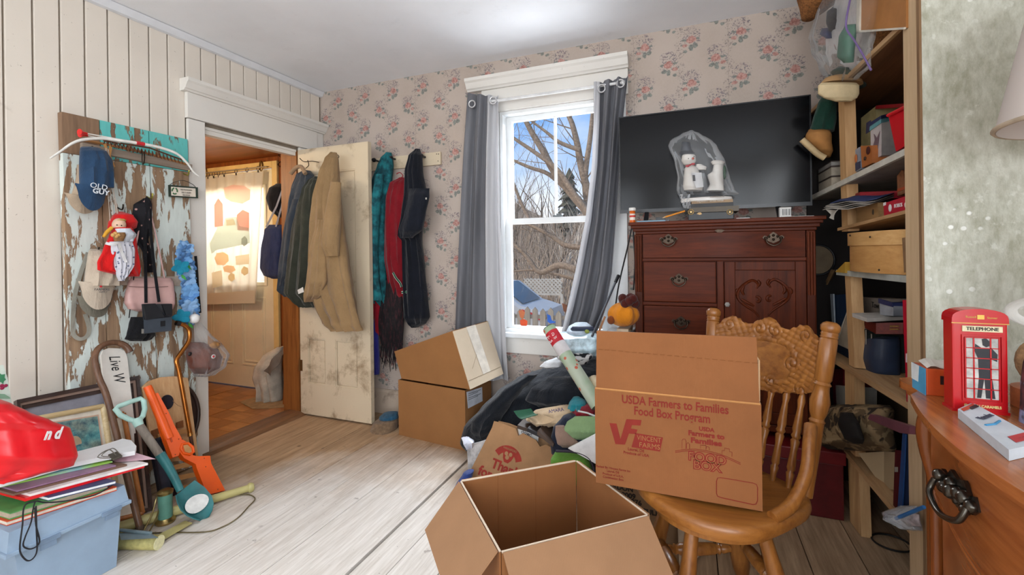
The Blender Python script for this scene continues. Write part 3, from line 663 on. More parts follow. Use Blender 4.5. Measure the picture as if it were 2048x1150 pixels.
part('body', MB().silh([(634, 258, 292, .03), (650, 252, 302, .045), (670, 246, 303, .05), (678, 243, 298, .04), (682, 256, 290, .03)], onB(.035), BN, 30, 5, 4, .008, 6), cloth('#17171a', .3, 60), po, 60)
part('chain', MB().tube(smooth_path([onB(.05)(258, 636), onB(.05)(266, 570), onB(.05)(276, 480), onB(.04)(290, 397)], 5), .0022, 5), M('#2b2a2a', .3, .8), po)
cm_ = thing('instant_camera', 'black folding instant camera hanging by its long neck strap over the pink bag', 'camera', onB(.06)(312, 668))
o3 = onB(.065)
def q8(front, back):
    mb = MB(); return mb.hexa(back+front)
GREYP = M('#2c3036', .38, 0, .1, 20)
part('lower_body', MB().hexa([o3(287, 640)-BN*0, o3(343, 634), o3(343, 662), o3(288, 668)]+[onB(.15)(287, 640), onB(.15)(344, 634), onB(.15)(343, 661), onB(.15)(288, 667)]), M('#3d444d', .35), cm_)
part('upper_body', MB().hexa([o3(283, 608), o3(342, 607), o3(342, 640), o3(286, 642)]+[onB(.10)(283, 609), onB(.10)(343, 608), onB(.145)(343, 637), onB(.145)(287, 642)]), GREYP, cm_)
part('flash_bar', MB().prism([onB(.145)(284, 608), onB(.145)(308, 607), onB(.145)(326, 634), onB(.145)(290, 640)], BN*.012), BLK, cm_)
part('eyepiece', MB().prism([onB(.145)(322, 608), onB(.145)(342, 608), onB(.145)(342, 632), onB(.145)(330, 630)], BN*.010), BLK, cm_)
part('button', MB().prism([onB(.150)(321, 642), onB(.150)(330, 641), onB(.150)(330, 652), onB(.150)(321, 653)], BN*.003), BLK, cm_)
part('latch', MB().prism([onB(.150)(283, 658), onB(.150)(287, 658), onB(.150)(287, 667), onB(.150)(283, 667)], BN*.004), M('#a7a39c', .3, .7), cm_)
part('neck_strap', MB().strap(smooth_path([onB(.10)(292, 606), onB(.08)(291, 520), onB(.06)(291, 440), onB(.055)(294, 395), onB(.06)(299, 440), onB(.08)(308, 530), onB(.10)(318, 604)], 6), .014, .002, BN), cloth('#15151a'), cm_)
# --- recycling sign
rs = thing('hanging_sign', 'little framed sign with a green recycling symbol on a brass hook', 'sign', onB(.02)(368, 397))
SP = [(336, 370), (393, 375), (393.5, 397), (337, 393.5)]
part('frame', MB().prism([onB(.02)(u, v) for u, v in SP], BN*.012), M('#2c3a30', .5), rs)
part('plate', MB().prism([onB(.033)(u, v) for u, v in [(342, 373.5), (390.5, 377), (391, 394), (342.5, 391)]], BN*.002), M('#d9cfc0', .6), rs)
pc = onB(.036)(349.5, 382); sx_ = (onB(.036)(391, 385)-onB(.036)(342, 382)).normalized(); sy_ = UP
for k in range(3):
    a0 = math.radians(90+120*k); part('recycling_arrow', MB().strap(arc(pc, sx_*.013, sy_*.016, 6, a0+.2, a0+1.75), .007, .001, BN), M('#3f6b45', .6), rs)
INK = M('#4a463f', .7)
for i, s in enumerate(('LESS PACKAGING', 'USE IT AGAIN', 'RECYCLE')): letters(rs, s, onB(.036)(372.5, 380+5*i+.3*i), sx_, sy_, .0095, INK, width=.062-.012*i)
part('wire', MB().tube(smooth_path([onB(.025)(338, 371), onB(.03)(349, 364), onB(.05)(367, 361), onB(.03)(384, 368), onB(.025)(391, 374)], 4), .0015, 5), DKMET, rs)
# --- flower garland, strap, plastic bag
le = thing('flower_lei', 'blue silk flower garland with two green blooms hanging at edge of the peeling door', 'lei', onB(.02)(380, 640))
lp = smooth_path([Vector((368, 494, 0)), Vector((372, 532, 0)), Vector((377, 573, 0)), Vector((378, 607, 0)), Vector((381, 636, 0))], 8)
rl = random.Random(5); LB = [cloth('#6f9fd0', .2), cloth('#8db4dd', .2), cloth('#5786bd', .2)]
def bloom(c, r, np_, mat, parent, nm, nrm, sd_):
    rr_ = random.Random(sd_); a = nrm.orthogonal().normalized(); b = nrm.cross(a); mb = MB()
    for k in range(np_):
        th = 6.283*k/np_+rr_.uniform(-.3, .3); d = a*math.cos(th)+b*math.sin(th); s = nrm.cross(d); g = []
        for j in range(4):
            f = j/3; w = r*.42*math.sin(math.pi*(.18+.72*f)); lift_ = r*(.25+.35*math.sin(3*f))
            g.append([c+d*(r*f)+s*(w*q)+nrm*(lift_*(1-abs(q)*.5)*f) for q in (-1, -.4, .4, 1)])
        mb.sheet(g, .0012)
    return part(nm, mb, mat, parent, 50)
for i, q in enumerate(lp):
    bloom(onB(.045+rl.uniform(-.01, .02))(q.x+rl.uniform(-4, 4), q.y), .040, 6, LB[i % 3], le, 'blossom', (BN+Vector((0, rl.uniform(-.7, .3), rl.uniform(-.6, .6)))).normalized(), i)
for q in ((361, 534), (363, 634)): bloom(onB(.09)(*q), .042, 5, cloth('#1f7f9a', .2), le, 'hibiscus', (BN+Vector((0, -.5, .1))).normalized(), 77+q[0])
for q in ((362, 548), (372, 527), (376, 645), (368, 650)):
    p = onB(.08)(*q); part('leaf', MB().prism([p, p+Vector((.01, .012, -.012)), p+Vector((.012, .02, -.035)), p+Vector((.002, .002, -.02))], BN*.0015), M('#3d9a3a', .6), le)
wb = thing('white_ball', 'glossy white ball ornament at bottom of the blue garland', 'ornament', onB(.06)(389, 647))
part('ball', MB().ball(onB(.095)(389, 637), .026, 16, 12), M('#e4e2e0', .25), wb, 60); part('cap', MB().lathe([(.006, 0), (.006, .008)], Matrix.Translation(onB(.095)(389, 637)+UP*.025), 8), M('#b8b8b8', .3, .8), wb)
solo('leash', MB().strap(smooth_path([onB(.02)(391, 512), onB(.02)(393, 535), onB(.02)(396, 580), onB(.02)(400, 626)], 4), .014, .003, BN), [cloth('#1c1d20')], 'black strap hanging beside the blue garland', 'strap')
pb = thing('plastic_bag', 'clear plastic bag of brown toys hanging below the blue garland', 'bag', onB(.05)(392, 752))
PLAST = glassy('thin_plastic', (.75, .73, .72, 1), .07, .2)
part('film', MB().silh([(645, 376, 396, .04), (665, 366, 404, .09), (690, 356, 424, .14), (708, 357, 434, .16), (730, 362, 428, .15), (748, 378, 412, .10), (753, 388, 402, .05)], onB(.035), BN, 36, 5, 5, .014, 4), PLAST, pb, 60)
part('stuffed_toy', MB().silh([(684, 372, 398, .06), (698, 361, 420, .11), (716, 360, 427, .12), (734, 366, 422, .11), (747, 382, 406, .06)], onB(.05), BN, 30, 5, 2, .006, 8), cloth('#6b3b2c', .3), pb, 60)
part('tuft', MB().ball(onB(.14)(430, 690), (.028, .028, .02), 10, 7), cloth('#a9763f', .4, 40), pb, 60); part('button_eye', MB().ball(onB(.185)(427, 713), (.006, .012, .012), 10, 8), M('#e5e0dc', .4), pb, 60)
part('pupil', MB().ball(onB(.193)(427, 713), (.004, .006, .006), 8, 6), M('#b3202c', .4), pb, 60); part('patch', MB().ball(onB(.17)(380, 708), (.006, .011, .011), 8, 6), M('#211b1b', .4), pb, 60)
# ================================================================== LEANING AND LYING THINGS at the foot of the left wall
def lean(x0, x1, z1, off=0):
    n = Vector((z1, 0, x0-x1)).normalized(); return onP(Vector((x0, 0, 0))+n*off, n), n
def quad_in(q, du):
    """inset four picture corners by a fraction of width/height"""
    a, b, c, d = [Vector((*p, 0)) for p in q]; w = ((b-a).length+(c-d).length)/2; h = ((d-a).length+(c-b).length)/2; s, t = du/w, du/h
    f = lambda u, v: (a*(1-u)+b*u)*(1-v)+(d*(1-u)+c*u)*v
    return [tuple(f(u, v)[:2]) for u, v in ((s, t), (1-s, t), (1-s, 1-t), (s, 1-t))]
def frame_bars(t, outer, w, pr, n, th, mat, name='frame_bar', round_=False):
    inn = quad_in(outer, w)
    for k in range(4):
        a, b = outer[k], outer[(k+1) % 4]; c, d = inn[(k+1) % 4], inn[k]
        if round_: part(name, MB().tube([pr(*[(p+q)/2 for p, q in zip(a, d)])+n*th*.5, pr(*[(p+q)/2 for p, q in zip(b, c)])+n*th*.5], th*.55, 10), mat, t, 60)
        else:
            part(name, MB().prism([pr(*q)+n*0 for q in (a, b, c, d)], n*th), mat, t)
    return inn
def inlay(t, name, q, pr, n, off, mat, th=.003): return part(name, MB().prism([pr(*p)+n*off for p in q], n*th), mat, t)
# framed mirror-grey picture
pr, n = lean(-2.330, -2.535, .55)
DKW = wood('dark_frame', '#1f1512', '#4a342b', 'Y', 2, .35)
q = [(27, 803), (272, 754), (299, 1022), (40, 1085)]
fr = thing('picture_frame', 'large dark moulded picture frame with grey mat leaning on the peeling door', 'picture frame', pr(160, 1050), 'leaning picture frames')
i1 = frame_bars(fr, q, 7, pr, n, .028, DKW); i2 = frame_bars(fr, i1, 5, pr, n, .020, M('#8d7466', .4), 'inner_lip'); i3 = frame_bars(fr, i2, 7, pr, n, .014, DKW, 'inner_bar')
inlay(fr, 'mat_board', i3, pr, n, .002, M('#8d8b94', .35))
pr, n = lean(-2.300, -2.50, .55)
fr = thing('picture_frame', 'narrow bamboo picture frame standing right of the gold framed painting', 'picture frame', pr(275, 1030), 'leaning picture frames')
i1 = frame_bars(fr, [(170, 850), (247, 823), (287, 1030), (205, 1050)], 7, pr, n, .018, wood('bamboo', '#8a4f1e', '#c07c3a', 'Z'), 'frame_bar', True); inlay(fr, 'mat_board', i1, pr, n, .001, M('#cfc2ae', .6))
pr, n = lean(-2.245, -2.45, .55)
GOLD = wood('gold_frame', '#b89b6a', '#ddcba0', 'Y', 2, .4)
fr = thing('picture_frame', 'pale gold framed garden painting behind the red bag', 'picture frame', pr(150, 1050), 'leaning picture frames')
q = [(60, 837), (206, 810), (238, 1012), (85, 1065)]; i1 = frame_bars(fr, q, 6, pr, n, .02, GOLD, 'frame_bar', True); inlay(fr, 'mat_board', i1, pr, n, .002, M('#ddd5c5', .7))
PT = NT('garden_painting'); _c = PT.coord(); _n1 = PT.noise(_c, 26, 6, .7); _n2 = PT.noise(_c, 9, 3)
PTM = PT.set(PT.mix(PT.ramp(_n2, .42, .6), PT.mix(PT.ramp(_n1, .35, .65), lin('#1f5f6d'), lin('#6fb0b0')), PT.mix(PT.ramp(_n1, .35, .65), lin('#334a5a'), lin('#9fae9a'))), .5)
pq_ = [(98, 848), (193, 833), (203, 905), (110, 960)]; inlay(fr, 'art_border', [(94, 846), (195.5, 829.5), (206, 903), (108, 966)], pr, n, .0052, M('#c9a58e', .6), .001); inlay(fr, 'painting', pq_, pr, n, .0065, PTM, .001)
part('painted_hat', MB().prism(arc(pr(143, 892)+n*.008, Vector((0, 1, 0))*.030, UP*.038, 20)[:-1], n*.0008), M('#c7ae90', .6), fr)
# Live sign
pr, n = lean(-2.37, -2.55, .72)
ls = thing('wooden_sign', 'white wooden sign with black script reading Live standing behind the cane', 'sign', pr(235, 930))
part('board', MB().prism([pr(u, v) for u, v in [(199, 712), (203, 702), (214, 697), (236, 698), (246, 703), (251, 715), (275, 930), (222, 935)]], n*.014), M('#ddd8cf', .6, 0, .05), ls)
dn = (pr(232, 760)-pr(222, 715)).normalized(); rt_ = n.cross(dn)*-1
letters(ls, 'Live W', pr(229, 738)+n*.0145, dn, (dn.cross(n)*-1), .062, M('#1b1b1d', .6), shear=.35, width=.135)
# round tray, slatted wooden rack, dark narrow frame
pr, n = lean(-2.49, -2.555, .5)
c_ = pr(334, 838); rr_ = .185
tr_ = thing('round_tray', 'large dark round wooden tray behind the slatted rack', 'tray', c_-UP*rr_)
up_ = (Vector((0, 1, 0)).cross(n)*-1).normalized()
up_ = up_ if up_.z > 0 else -up_
part('disc', MB().prism([p for p in arc(c_, Vector((0, rr_*.82, 0)), up_*rr_, 40)[:-1]], n*.012), wood('tray_wood', '#1c1310', '#4b342a', 'Z', 1, .4), tr_)
part('rim', MB().tube(arc(c_+n*.014, Vector((0, rr_*.82, 0)), up_*rr_, 40)[:-1], .010, 8, closed=True), wood('tray_wood', '#1c1310', '#4b342a', 'Z', 1, .4), tr_, 60)
pr, n = lean(-2.40, -2.525, .60)
LW = wood('light_wood', '#b8895a', '#dcb588', 'Z', 1, .55); LWY = wood('light_wood_y', '#a8733f', '#cf9d66', 'Y', 1, .55)
wr = thing('slatted_rack', 'light wooden folding rack with horizontal slats behind the orange toy rifle', 'rack', pr(340, 990))
part('board', MB().prism([pr(u, v) for u, v in [(281, 775), (294, 763), (318, 755), (345, 753), (371, 756), (392, 920), (306, 925)]], n*.012), LW, wr)
for k in range(6):
    v0 = 869+k*22; sh = k*3.2
    part('slat', MB().prism([pr(u, v) for u, v in [(309+sh, v0), (371+sh*.9, v0-12), (372+sh*.9, v0-3), (310+sh, v0+10)]], n*.030), LWY, wr)
for u0, v0 in ((299, 862), (348, 846)): part('block', MB().prism([pr(u, v) for u, v in [(u0, v0), (u0+13, v0-5), (u0+14, v0+9), (u0, v0+12)]], n*.022), wood('dk_block', '#5e3216', '#8f5628', 'Z'), wr)
part('side_rail', MB().prism([pr(u, v) for u, v in [(362, 757), (371, 757), (392, 915), (383, 917)]], n*.020), LW, wr)
dsk = thing('round_paddle', 'small black disc with a string lying against the slatted rack', 'disc', pr(330, 822))
cc = pr(329.5, 805)+n*.016; yv = Vector((0, 1, 0)); uv = n.cross(yv); part('disc', MB().prism(arc(cc, yv*.030, uv*.036, 28)[:-1], n*.005), M('#1d1c28', .45), dsk)
part('string', MB().tube(smooth_path([cc+n*.006+yv*.024, pr(350, 811)+n*.02, pr(358, 814)+n*.02], 4), .0012, 4), M('#8a6b4c', .8), dsk)
pr, n = lean(-2.315, -2.46, .45)
fr = thing('picture_frame', 'narrow black picture frame leaning behind the shovel handle', 'picture frame', pr(330, 985), 'leaning picture frames')
q = [(296, 882), (322, 873), (350, 990), (318, 1003)]; i1 = frame_bars(fr, q, 5, pr, n, .02, M('#1c1d24', .3)); inlay(fr, 'backing', i1, pr, n, .002, M('#30343f', .35))
# canes
pr, n = lean(-2.165, -2.50, .78)
CANEW = wood('cane_wood', '#4a2f1f', '#7d5a41', 'Z', 1.2, .4)
cp = [(257, 706), (252, 698), (241, 690), (226, 687), (208, 690), (193, 700), (187, 714), (188, 730), (196, 760), (213, 803), (246, 935), (278, 1063)]
cn = thing('walking_cane', 'brown wooden walking cane with a curved crook handle leaning by the frames', 'cane', PZ(278, 1065, 0))
pts = smooth_path([pr(u, v)+n*.012 for u, v in cp], 5); part('shaft', MB().tube(pts, [.0125+.002*(i < 12) for i in range(len(pts))], 12), CANEW, cn, 60)
part('rubber_tip', MB().tube([pts[-1]+(pts[-1]-pts[-2]).normalized()*-.02, pts[-1]+(pts[-1]-pts[-2]).normalized()*.006], .0145, 12), M('#5a4a3e', .8), cn)
pr, n = lean(-2.33, -2.50, .85)
cp = [(347, 647), (357, 649), (368, 655), (374, 666), (372, 684), (358, 705), (348, 722), (353, 745), (363, 800), (375, 868)]
cn = thing('walking_cane', 'shiny copper coloured walking cane with bent neck leaning on the slatted rack', 'cane', pr(385, 930))
pts = smooth_path([pr(u, v)+n*.02 for u, v in cp], 5); part('shaft', MB().tube(pts, .0105, 12), M('#a8672c', .25, .85), cn, 60)
e = [pr(375, 868)+n*.02, pr(381, 903)+n*.02, pr(386, 928)+n*.02]; part('lower_shaft', MB().tube(e, .0085, 10), M('#4a2c1c', .4), cn, 60)
part('collar', MB().tube([e[0]-(e[1]-e[0])*.05, e[0]+(e[1]-e[0])*.12], .0125, 12), M('#c08a4a', .25, .9), cn); part('grip', MB().tube([pts[0], pts[4]], .013, 10), M('#1d1a18', .6), cn, 60)
# orange toy rifle
pr, n = lean(-2.17, -2.47, .62)
ORG = M('#e8590c', .38, 0, .05, 6)
rf_ = thing('toy_rifle', 'bright orange plastic toy rifle standing on its stock against the rack', 'toy gun', PZ(425, 989, 0))
part('barrel', MB().tube([pr(290, 776)+n*.02, pr(318, 842)+n*.02, pr(333, 880)+n*.02], [.017, .019, .020], 14), ORG, rf_, 60)
part('stock', MB().prism([pr(u, v) for u, v in [(299, 791), (309, 790), (330, 828), (342, 855), (357, 882), (372, 892), (380, 905), (378, 914), (388, 916), (413, 915), (415, 930), (443, 984), (407, 993), (386, 940), (384, 932), (361, 920), (352, 908), (350, 915), (338, 919), (318, 865)]], n*.030), ORG, rf_, 30)
part('front_sight', MB().prism([pr(u, v)+n*.01 for u, v in [(297, 781), (301, 779), (303, 788), (298, 790)]], n*.014), ORG, rf_)
tg = [(357, 892), (368, 890), (378, 898), (380, 908), (372, 913), (360, 910), (354, 901)]
part('trigger_guard', MB().tube([pr(*q)+n*.031 for q in tg], .006, 8, closed=True), ORG, rf_, 60)
part('trigger_hole', MB().prism([pr(u, v)+n*.0302 for u, v in [(359, 895), (367, 893), (375, 900), (376, 907), (371, 910), (362, 907)]], n*.001), LWY, rf_)
part('pump_slot', MB().prism([pr(u, v)+n*.0302 for u, v in [(325, 865), (328, 864), (338, 887), (335, 889)]], n*.002), M('#a83c06', .5), rf_)
for q in ((325, 831), (350, 882), (357, 882), (343, 913), (401, 920), (404, 937), (428, 982)): part('screw', MB().ball(pr(*q)+n*.030, .0025, 6, 4), M('#5e2206', .5), rf_)
# shovel
pr, n = lean(-2.03, -2.42, .62)
TEAL = M('#2c6a6c', .5, 0, .18, 12, .1); MNT = M('#a9cdc3', .5)
sh = thing('spade', 'teal spade with pale green D-grip handle and a white label on its blade', 'shovel', PZ(392, 1043, 0))
gp = [(266, 846), (252, 842), (236, 834), (226, 822), (232, 817), (255, 808), (276, 801), (283, 806), (285, 822), (281, 836), (271, 847)]
part('grip', MB().tube([pr(*q)+n*.02 for q in gp], .0105, 10, closed=True), MNT, sh, 60)
part('socket', MB().tube([pr(268, 842)+n*.02, pr(274, 856)+n*.02], [.02, .017], 12), MNT, sh, 60)
part('shaft', MB().tube([pr(272, 852)+n*.02, pr(317, 917)+n*.02], .0165, 12), wood('grey_shaft', '#6f655b', '#a0968a', 'Z', 1, .8), sh, 60)
bl = MB(); cen = [(315, 912), (332, 938), (345, 962), (356, 985), (366, 1010), (378, 1038)]
part('neck', MB().tube(smooth_path([pr(*q)+n*.02 for q in cen[:4]], 4), [.019-.0004*i for i in range(13)], 12), TEAL, sh, 60)
outl = [((358, 985), (343, 997), (381, 966)), ((364, 1000), (346, 1012), (401, 980)), ((372, 1013), (353, 1026), (415, 997)), ((382, 1025), (365, 1037), (419, 1012)), ((392, 1034), (378, 1043), (416, 1026)), ((400, 1041), (392, 1046), (409, 1039))]
g = []
for c, l, r in outl:
    row = []
    for k in range(9):
        s = k/8; u = l[0]+(r[0]-l[0])*s; v = l[1]+(r[1]-l[1])*s; row.append(pr(u, v)+n*(.022*abs(2*s-1)**2+.012))
    g.append(row)
part('blade', MB().sheet(g, .004), TEAL, sh, 60)
lc = pr(386, 1012)+n*.022; a1 = (pr(409, 998)-pr(362, 1022))/2; a2 = (pr(392, 1028)-pr(380, 995))/2
part('label', MB().prism([p+n*(.014*((p-lc).length/.05)**2) for p in arc(lc-n*.004, a1*.98, a2*.95, 26)[:-1]], n*.0015), M('#d8d8d4', .7, 0, .1, 30), sh)
# --- rods on the floor
YEL = M('#b5ab72', .4, 0, .1, 10)
ry = thing('yellow_rod', 'long pale yellow curtain rod with a ball end lying on the floor', 'rod', PZ(380, 1015, 0))
A, B = PZ(238, 1056, .025), PZ(498, 976, .020); part('tube', MB().tube([A, B], [.024, .0165], 14), YEL, ry, 60); d = (B-A).normalized()
part('end_knob', MB().tube([B-d*.005, B, B+d*.012, B+d*.02], [.018, .023, .023, .017], 14), YEL, ry, 50)
ry2 = thing('split_bamboo', 'short thick pale yellow log with a cut end beside the tote', 'log', PZ(280, 1090, 0))
A, B = PZ(210, 1083, .024), PZ(318, 1085, .024); part('stem', MB().tube([A, B], .027, 16), M('#a9a066', .5, 0, .3, 25), ry2, 60); d = (B-A).normalized(); part('cut_face', MB().tube([B, B+d*.002], .0265, 16), M('#d8d3a6', .6, 0, .1, 60), ry2)
ry3 = thing('wooden_lath', 'flat pale yellow strip of wood lying before the spade blade', 'wood strip', PZ(350, 1055, 0))
part('slat', MB().hexa([PZ(300, 1078, .003), PZ(322, 1083, .003), PZ(386, 1046, .003), PZ(370, 1041, .003)]+[PZ(300, 1078, .014)+Vector((0, 0, 0)), PZ(322, 1083, .014), PZ(386, 1046, .014), PZ(370, 1041, .014)]), YEL, ry3)
wrl = [(300, 1066), (350, 1065), (409, 1064), (440, 1056), (474, 1037), (498, 1012), (510, 998), (500, 990), (480, 990), (455, 993)]
solo('wire_loop', MB().tube(smooth_path([PZ(u, v, .004) for u, v in wrl], 5), .0028, 6), M('#6f6448', .4, .6), 'thin bent wire making a wide loop on the floorboards', 'wire')
ol = thing('green_stapler_can', 'green cylinder with brass foot and brass wire handles standing by the spade', 'lamp part', PZ(333, 1046, 0))
pc = PZ(331, 1044, 0)
part('brass_foot', MB().lathe([(.036, .0), (.038, .008), (.030, .016), (.027, .022)], Matrix.Translation(pc), 20), M('#a38d5a', .3, .85), ol, 50); part('cylinder', MB().lathe([(.0265, .022), (.0265, .125)], Matrix.Translation(pc), 20), M('#5d8f7f', .45), ol, 50)
part('brass_cap', MB().lathe([(.029, .125), (.030, .135), (.02, .142), (.008, .144)], Matrix.Translation(pc), 20), M('#8f7c4c', .35, .85), ol, 50)
for k in range(2): part('wire_handle', MB().tube(smooth_path([PZ(285+12*k, 1066, .006), PZ(303+12*k, 1030, .05)+Vector((.0, 0, 0)), pc+Vector((-.035+.02*k, -.012, .11)), pc+Vector((.0+.015*k, -.02, .138))], 5), .0035, 6), M('#9b8a5c', .35, .8), ol, 60)
dp = thing('dustpan', 'grey blue metal dustpan lying beside the tote', 'dustpan', PZ(280, 1072, 0))
part('pan', MB().hexa([PZ(238, 1066, .054), PZ(242, 1080, .054), PZ(318, 1076, .054), PZ(300, 1066, .054)]+[PZ(238, 1066, .060), PZ(242, 1080, .060), PZ(318, 1076, .060), PZ(300, 1066, .060)]), M('#7d8e93', .4, .3), dp); part('lip', MB().tube([PZ(240, 1060, .066), PZ(302, 1066, .064)], .006, 6), M('#7d8e93', .4, .3), dp)
# ================================================================== TOTE and papers
TB = M('#8ba0b5', .5, 0, .05, 8, .05)
to = thing('storage_tote', 'grey blue plastic storage tote with hinged lid at the left edge of the floor', 'storage box', (-2.2, .89, 0))
part('tub', MB().hexa([(-2.40, .775, .0), (-2.015, .775, .0), (-2.015, 1.030, .0), (-2.40, 1.030, 0), (-2.41, .752, .232), (-2.0, .752, .232), (-2.0, 1.040, .232), (-2.41, 1.040, .232)]), TB, to)
part('lid', MB().hexa([(-2.425, .728, .234), (-1.985, .728, .234), (-1.985, 1.058, .234), (-2.425, 1.058, .234), (-2.415, .738, .300), (-1.995, .738, .300), (-1.995, 1.048, .300), (-2.415, 1.048, .300)]), TB, to)
part('lid_rim', MB().box((-2.43, .722, .226), (-1.980, 1.064, .240), None, .003), TB, to)
for y in (.795, .97): part('latch', MB().box((-1.983, y, .222), (-1.975, y+.06, .238), None, .002).box((-1.983, y+.01, .205), (-1.977, y+.05, .222), None, .001), M('#6f8399', .5), to)
cr = thing('wooden_crate', 'grey weathered corner of a wooden crate below the tote', 'crate', (-1.965, .68, 0))
for k in range(3): part('slat', bx((-2.05, .60, .012+k*.035), (-1.95, .705, .040+k*.035), .002), wood('grey_batten', '#7d6d60', '#a8998a', 'Y', 1, .85), cr)
part('corner_post', bx((-2.045, .695, .0), (-2.02, .703, .118)), wood('grey_batten', '#7d6d60', '#a8998a', 'Y', 1, .85), cr)
def flat(name, label, cat, z, th, fl_, fr2, depth, mat, group=None, pages=None, bev=0):
    A, B = PZ(fl_[0], fl_[1], z), PZ(fr2[0], fr2[1], z); bk = Vector((-depth, -.01, 0))
    t = thing(name, label, cat, (A+B)/2+bk/2, group); u = Vector((0, 0, th))
    if pages:
        c = th*.16
        for nm, z0, z1, mt, ins in (('cover', 0, c, mat, 0), ('pages', c, th-c, pages, .003), ('cover', th-c, th, mat, 0)):
            i = Vector((-ins, 0, 0)); part(nm, MB().hexa([p+Vector((0, 0, q)) for q in (z0, z1) for p in (A+i, B+i, B+bk, A+bk)]), mt, t)
    else: part('sheet', MB().hexa([p for p in (A, B, B+bk, A+bk)]+[p+u for p in (A, B, B+bk, A+bk)]), mat, t)
    return t
PG = M('#d5cbbb', .8, 0, .1, 60)
G_ = 'papers stacked on the tote'
flat('hardback_book', 'orange red hardback at the bottom of the pile on the tote', 'book', .301, .014, (14, 1052), (234, 981), .24, M('#c34a26', .5), G_, PG)
flat('hardback_book', 'thick tan book with green cover second from bottom on the tote', 'book', .3155, .022, (20, 1040), (216, 978), .23, M('#4c8a4a', .5), G_, M('#a89b88', .8, 0, .1, 60))
flat('hardback_book', 'thin white and navy book above the green one on the tote', 'book', .338, .012, (97, 1002), (232, 968), .22, M('#2f3f63', .5), G_, M('#e3e3e3', .8))
flat('paper_folder', 'bright red glossy folder sticking out of the paper pile', 'folder', .3505, .010, (50, 1003), (289, 935), .20, M('#d0121b', .3), G_)
flat('paper_sheaf', 'white sheaf of papers with a bent corner above the red folder', 'papers', .361, .008, (60, 993), (296, 930), .20, M('#dcd6d2', .7), G_)
flat('paper_folder', 'brown cardboard folder under the green magazine', 'folder', .3695, .007, (26, 992), (254, 932), .22, card('#6e5446'), G_)
flat('magazine', 'purple and peach magazine between brown folder and green magazine', 'magazine', .377, .005, (34, 984), (232, 933), .22, M('#8d6a86', .4), G_)
MG = NT('magazine_cover'); _n = MG.noise(MG.coord(), 7, 3); MGM = MG.set(MG.mix(MG.ramp(_n, .42, .55), MG.mix(MG.ramp(_n, .3, .45), lin('#4b98c4'), lin('#9cc7b8')), lin('#8fbf4f')), .35)
flat('magazine', 'green and pale blue glossy magazine on top of the paper pile', 'magazine', .3825, .005, (-12, 978), (225, 925), .20, MGM, G_)
pk = MB().hexa([PZ(u, v, .372) for u, v in ((228, 925), (312, 918), (270, 905), (215, 908))]+[PZ(u, v, .3735) for u, v in ((228, 925), (312, 918), (270, 905), (215, 908))])
solo('pink_paper', pk, M('#d9b3bd', .7), 'pale pink paper corner sticking out right of the pile', 'paper', G_)
wtp = [(-30, 975), (-10, 955), (100, 925), (205, 898), (245, 885), (262, 888), (273, 900), (270, 910), (225, 918), (120, 940), (0, 975)]
solo('white_tray', MB().prism([PZ(u, v, .392) for u, v in wtp], (0, 0, .016)), M('#dfe0e2', .35, 0, .03), 'long white plastic tray lying under the red bag', 'tray')
bcl = thing('binder_clip', 'steel wire binder clip on the end of the green magazine', 'clip', PZ(228, 922, .39))
p = PZ(226, 921, .40); part('clip_body', MB().prism([p, p+Vector((.0, .03, 0)), p+Vector((-.03, .03, .012)), p+Vector((-.03, 0, .012))], (0, 0, .006)), M('#6f6a62', .3, .8), bcl)
for k in range(2): part('wire_arm', MB().tube(smooth_path([p+Vector((-.01, .004+.012*k, .006)), p+Vector((-.035, -.03+.012*k, .02)), p+Vector((-.045, .01+.012*k, .03)), p+Vector((-.012, .016+.012*k, .010))], 4), .0018, 5), M('#8f8a80', .3, .8), bcl, 60)
p1 = [(231, 966), (190, 990), (130, 1002), (92, 1005), (72, 1003), (66, 1020), (62, 1045), (50, 1075), (47, 1092), (60, 1098), (74, 1092), (79, 1080), (72, 1050), (70, 1015)]
p2 = [(70, 1003), (49, 1012), (45, 1050), (40, 1090), (42, 1108), (54, 1121), (66, 1117), (74, 1100), (73, 1060), (72, 1012)]
co_ = thing('looped_cord', 'thin black looped cord dangling over the front of the tote', 'cord', PX(56, 1121, -1.972))
for pp in (p1, p2): part('strand', MB().tube(smooth_path([PX(u, v, -1.966) for u, v in pp], 5), .0022, 6), M('#16171c', .6), co_, 60)
# red shopping bag and greeting card
rb = thing('red_shopping_bag', 'crumpled red plastic shopping bag with white lettering on top of the papers', 'bag', (-2.16, .86, .41))
RB = M('#cf1620', .33, 0, .1, 5, .12)
pr = onX(-2.06)
part('body', MB().silh([(797, -40, 4, .10), (806, -48, 22, .16), (820, -52, 46, .20), (838, -54, 90, .22), (852, -56, 128, .22), (875, -56, 134, .23), (905, -56, 139, .24), (925, -56, 136, .22), (945, -54, 64, .2), (962, -50, 10, .16)], pr, Vector((1, 0, 0)), 44, 6, 2, .007, 15, 2.6, -.11), RB, rb, 60)
lx = (pr(134, 866)-pr(100, 866)).normalized(); ly = UP
letters(rb, 'n d', onX(-1.940)(102, 868), lx+Vector((-.55, 0, 0)), ly, .050, M('#e8e4e2', .5), bold=.002, shear=.2, lift=.006)
gc = thing('greeting_card', 'pale green greeting card with holly leaves and berries at the far left', 'card', PX(8, 805, -2.3))
pc_ = lambda u, v: PX(u, v, -2.30)
part('card', MB().prism([pc_(u, v) for u, v in [(-30, 730), (6, 730), (14, 755), (22, 800), (23, 830), (-30, 830)]], (.003, 0, 0)), M('#c5d3c6', .6), gc)
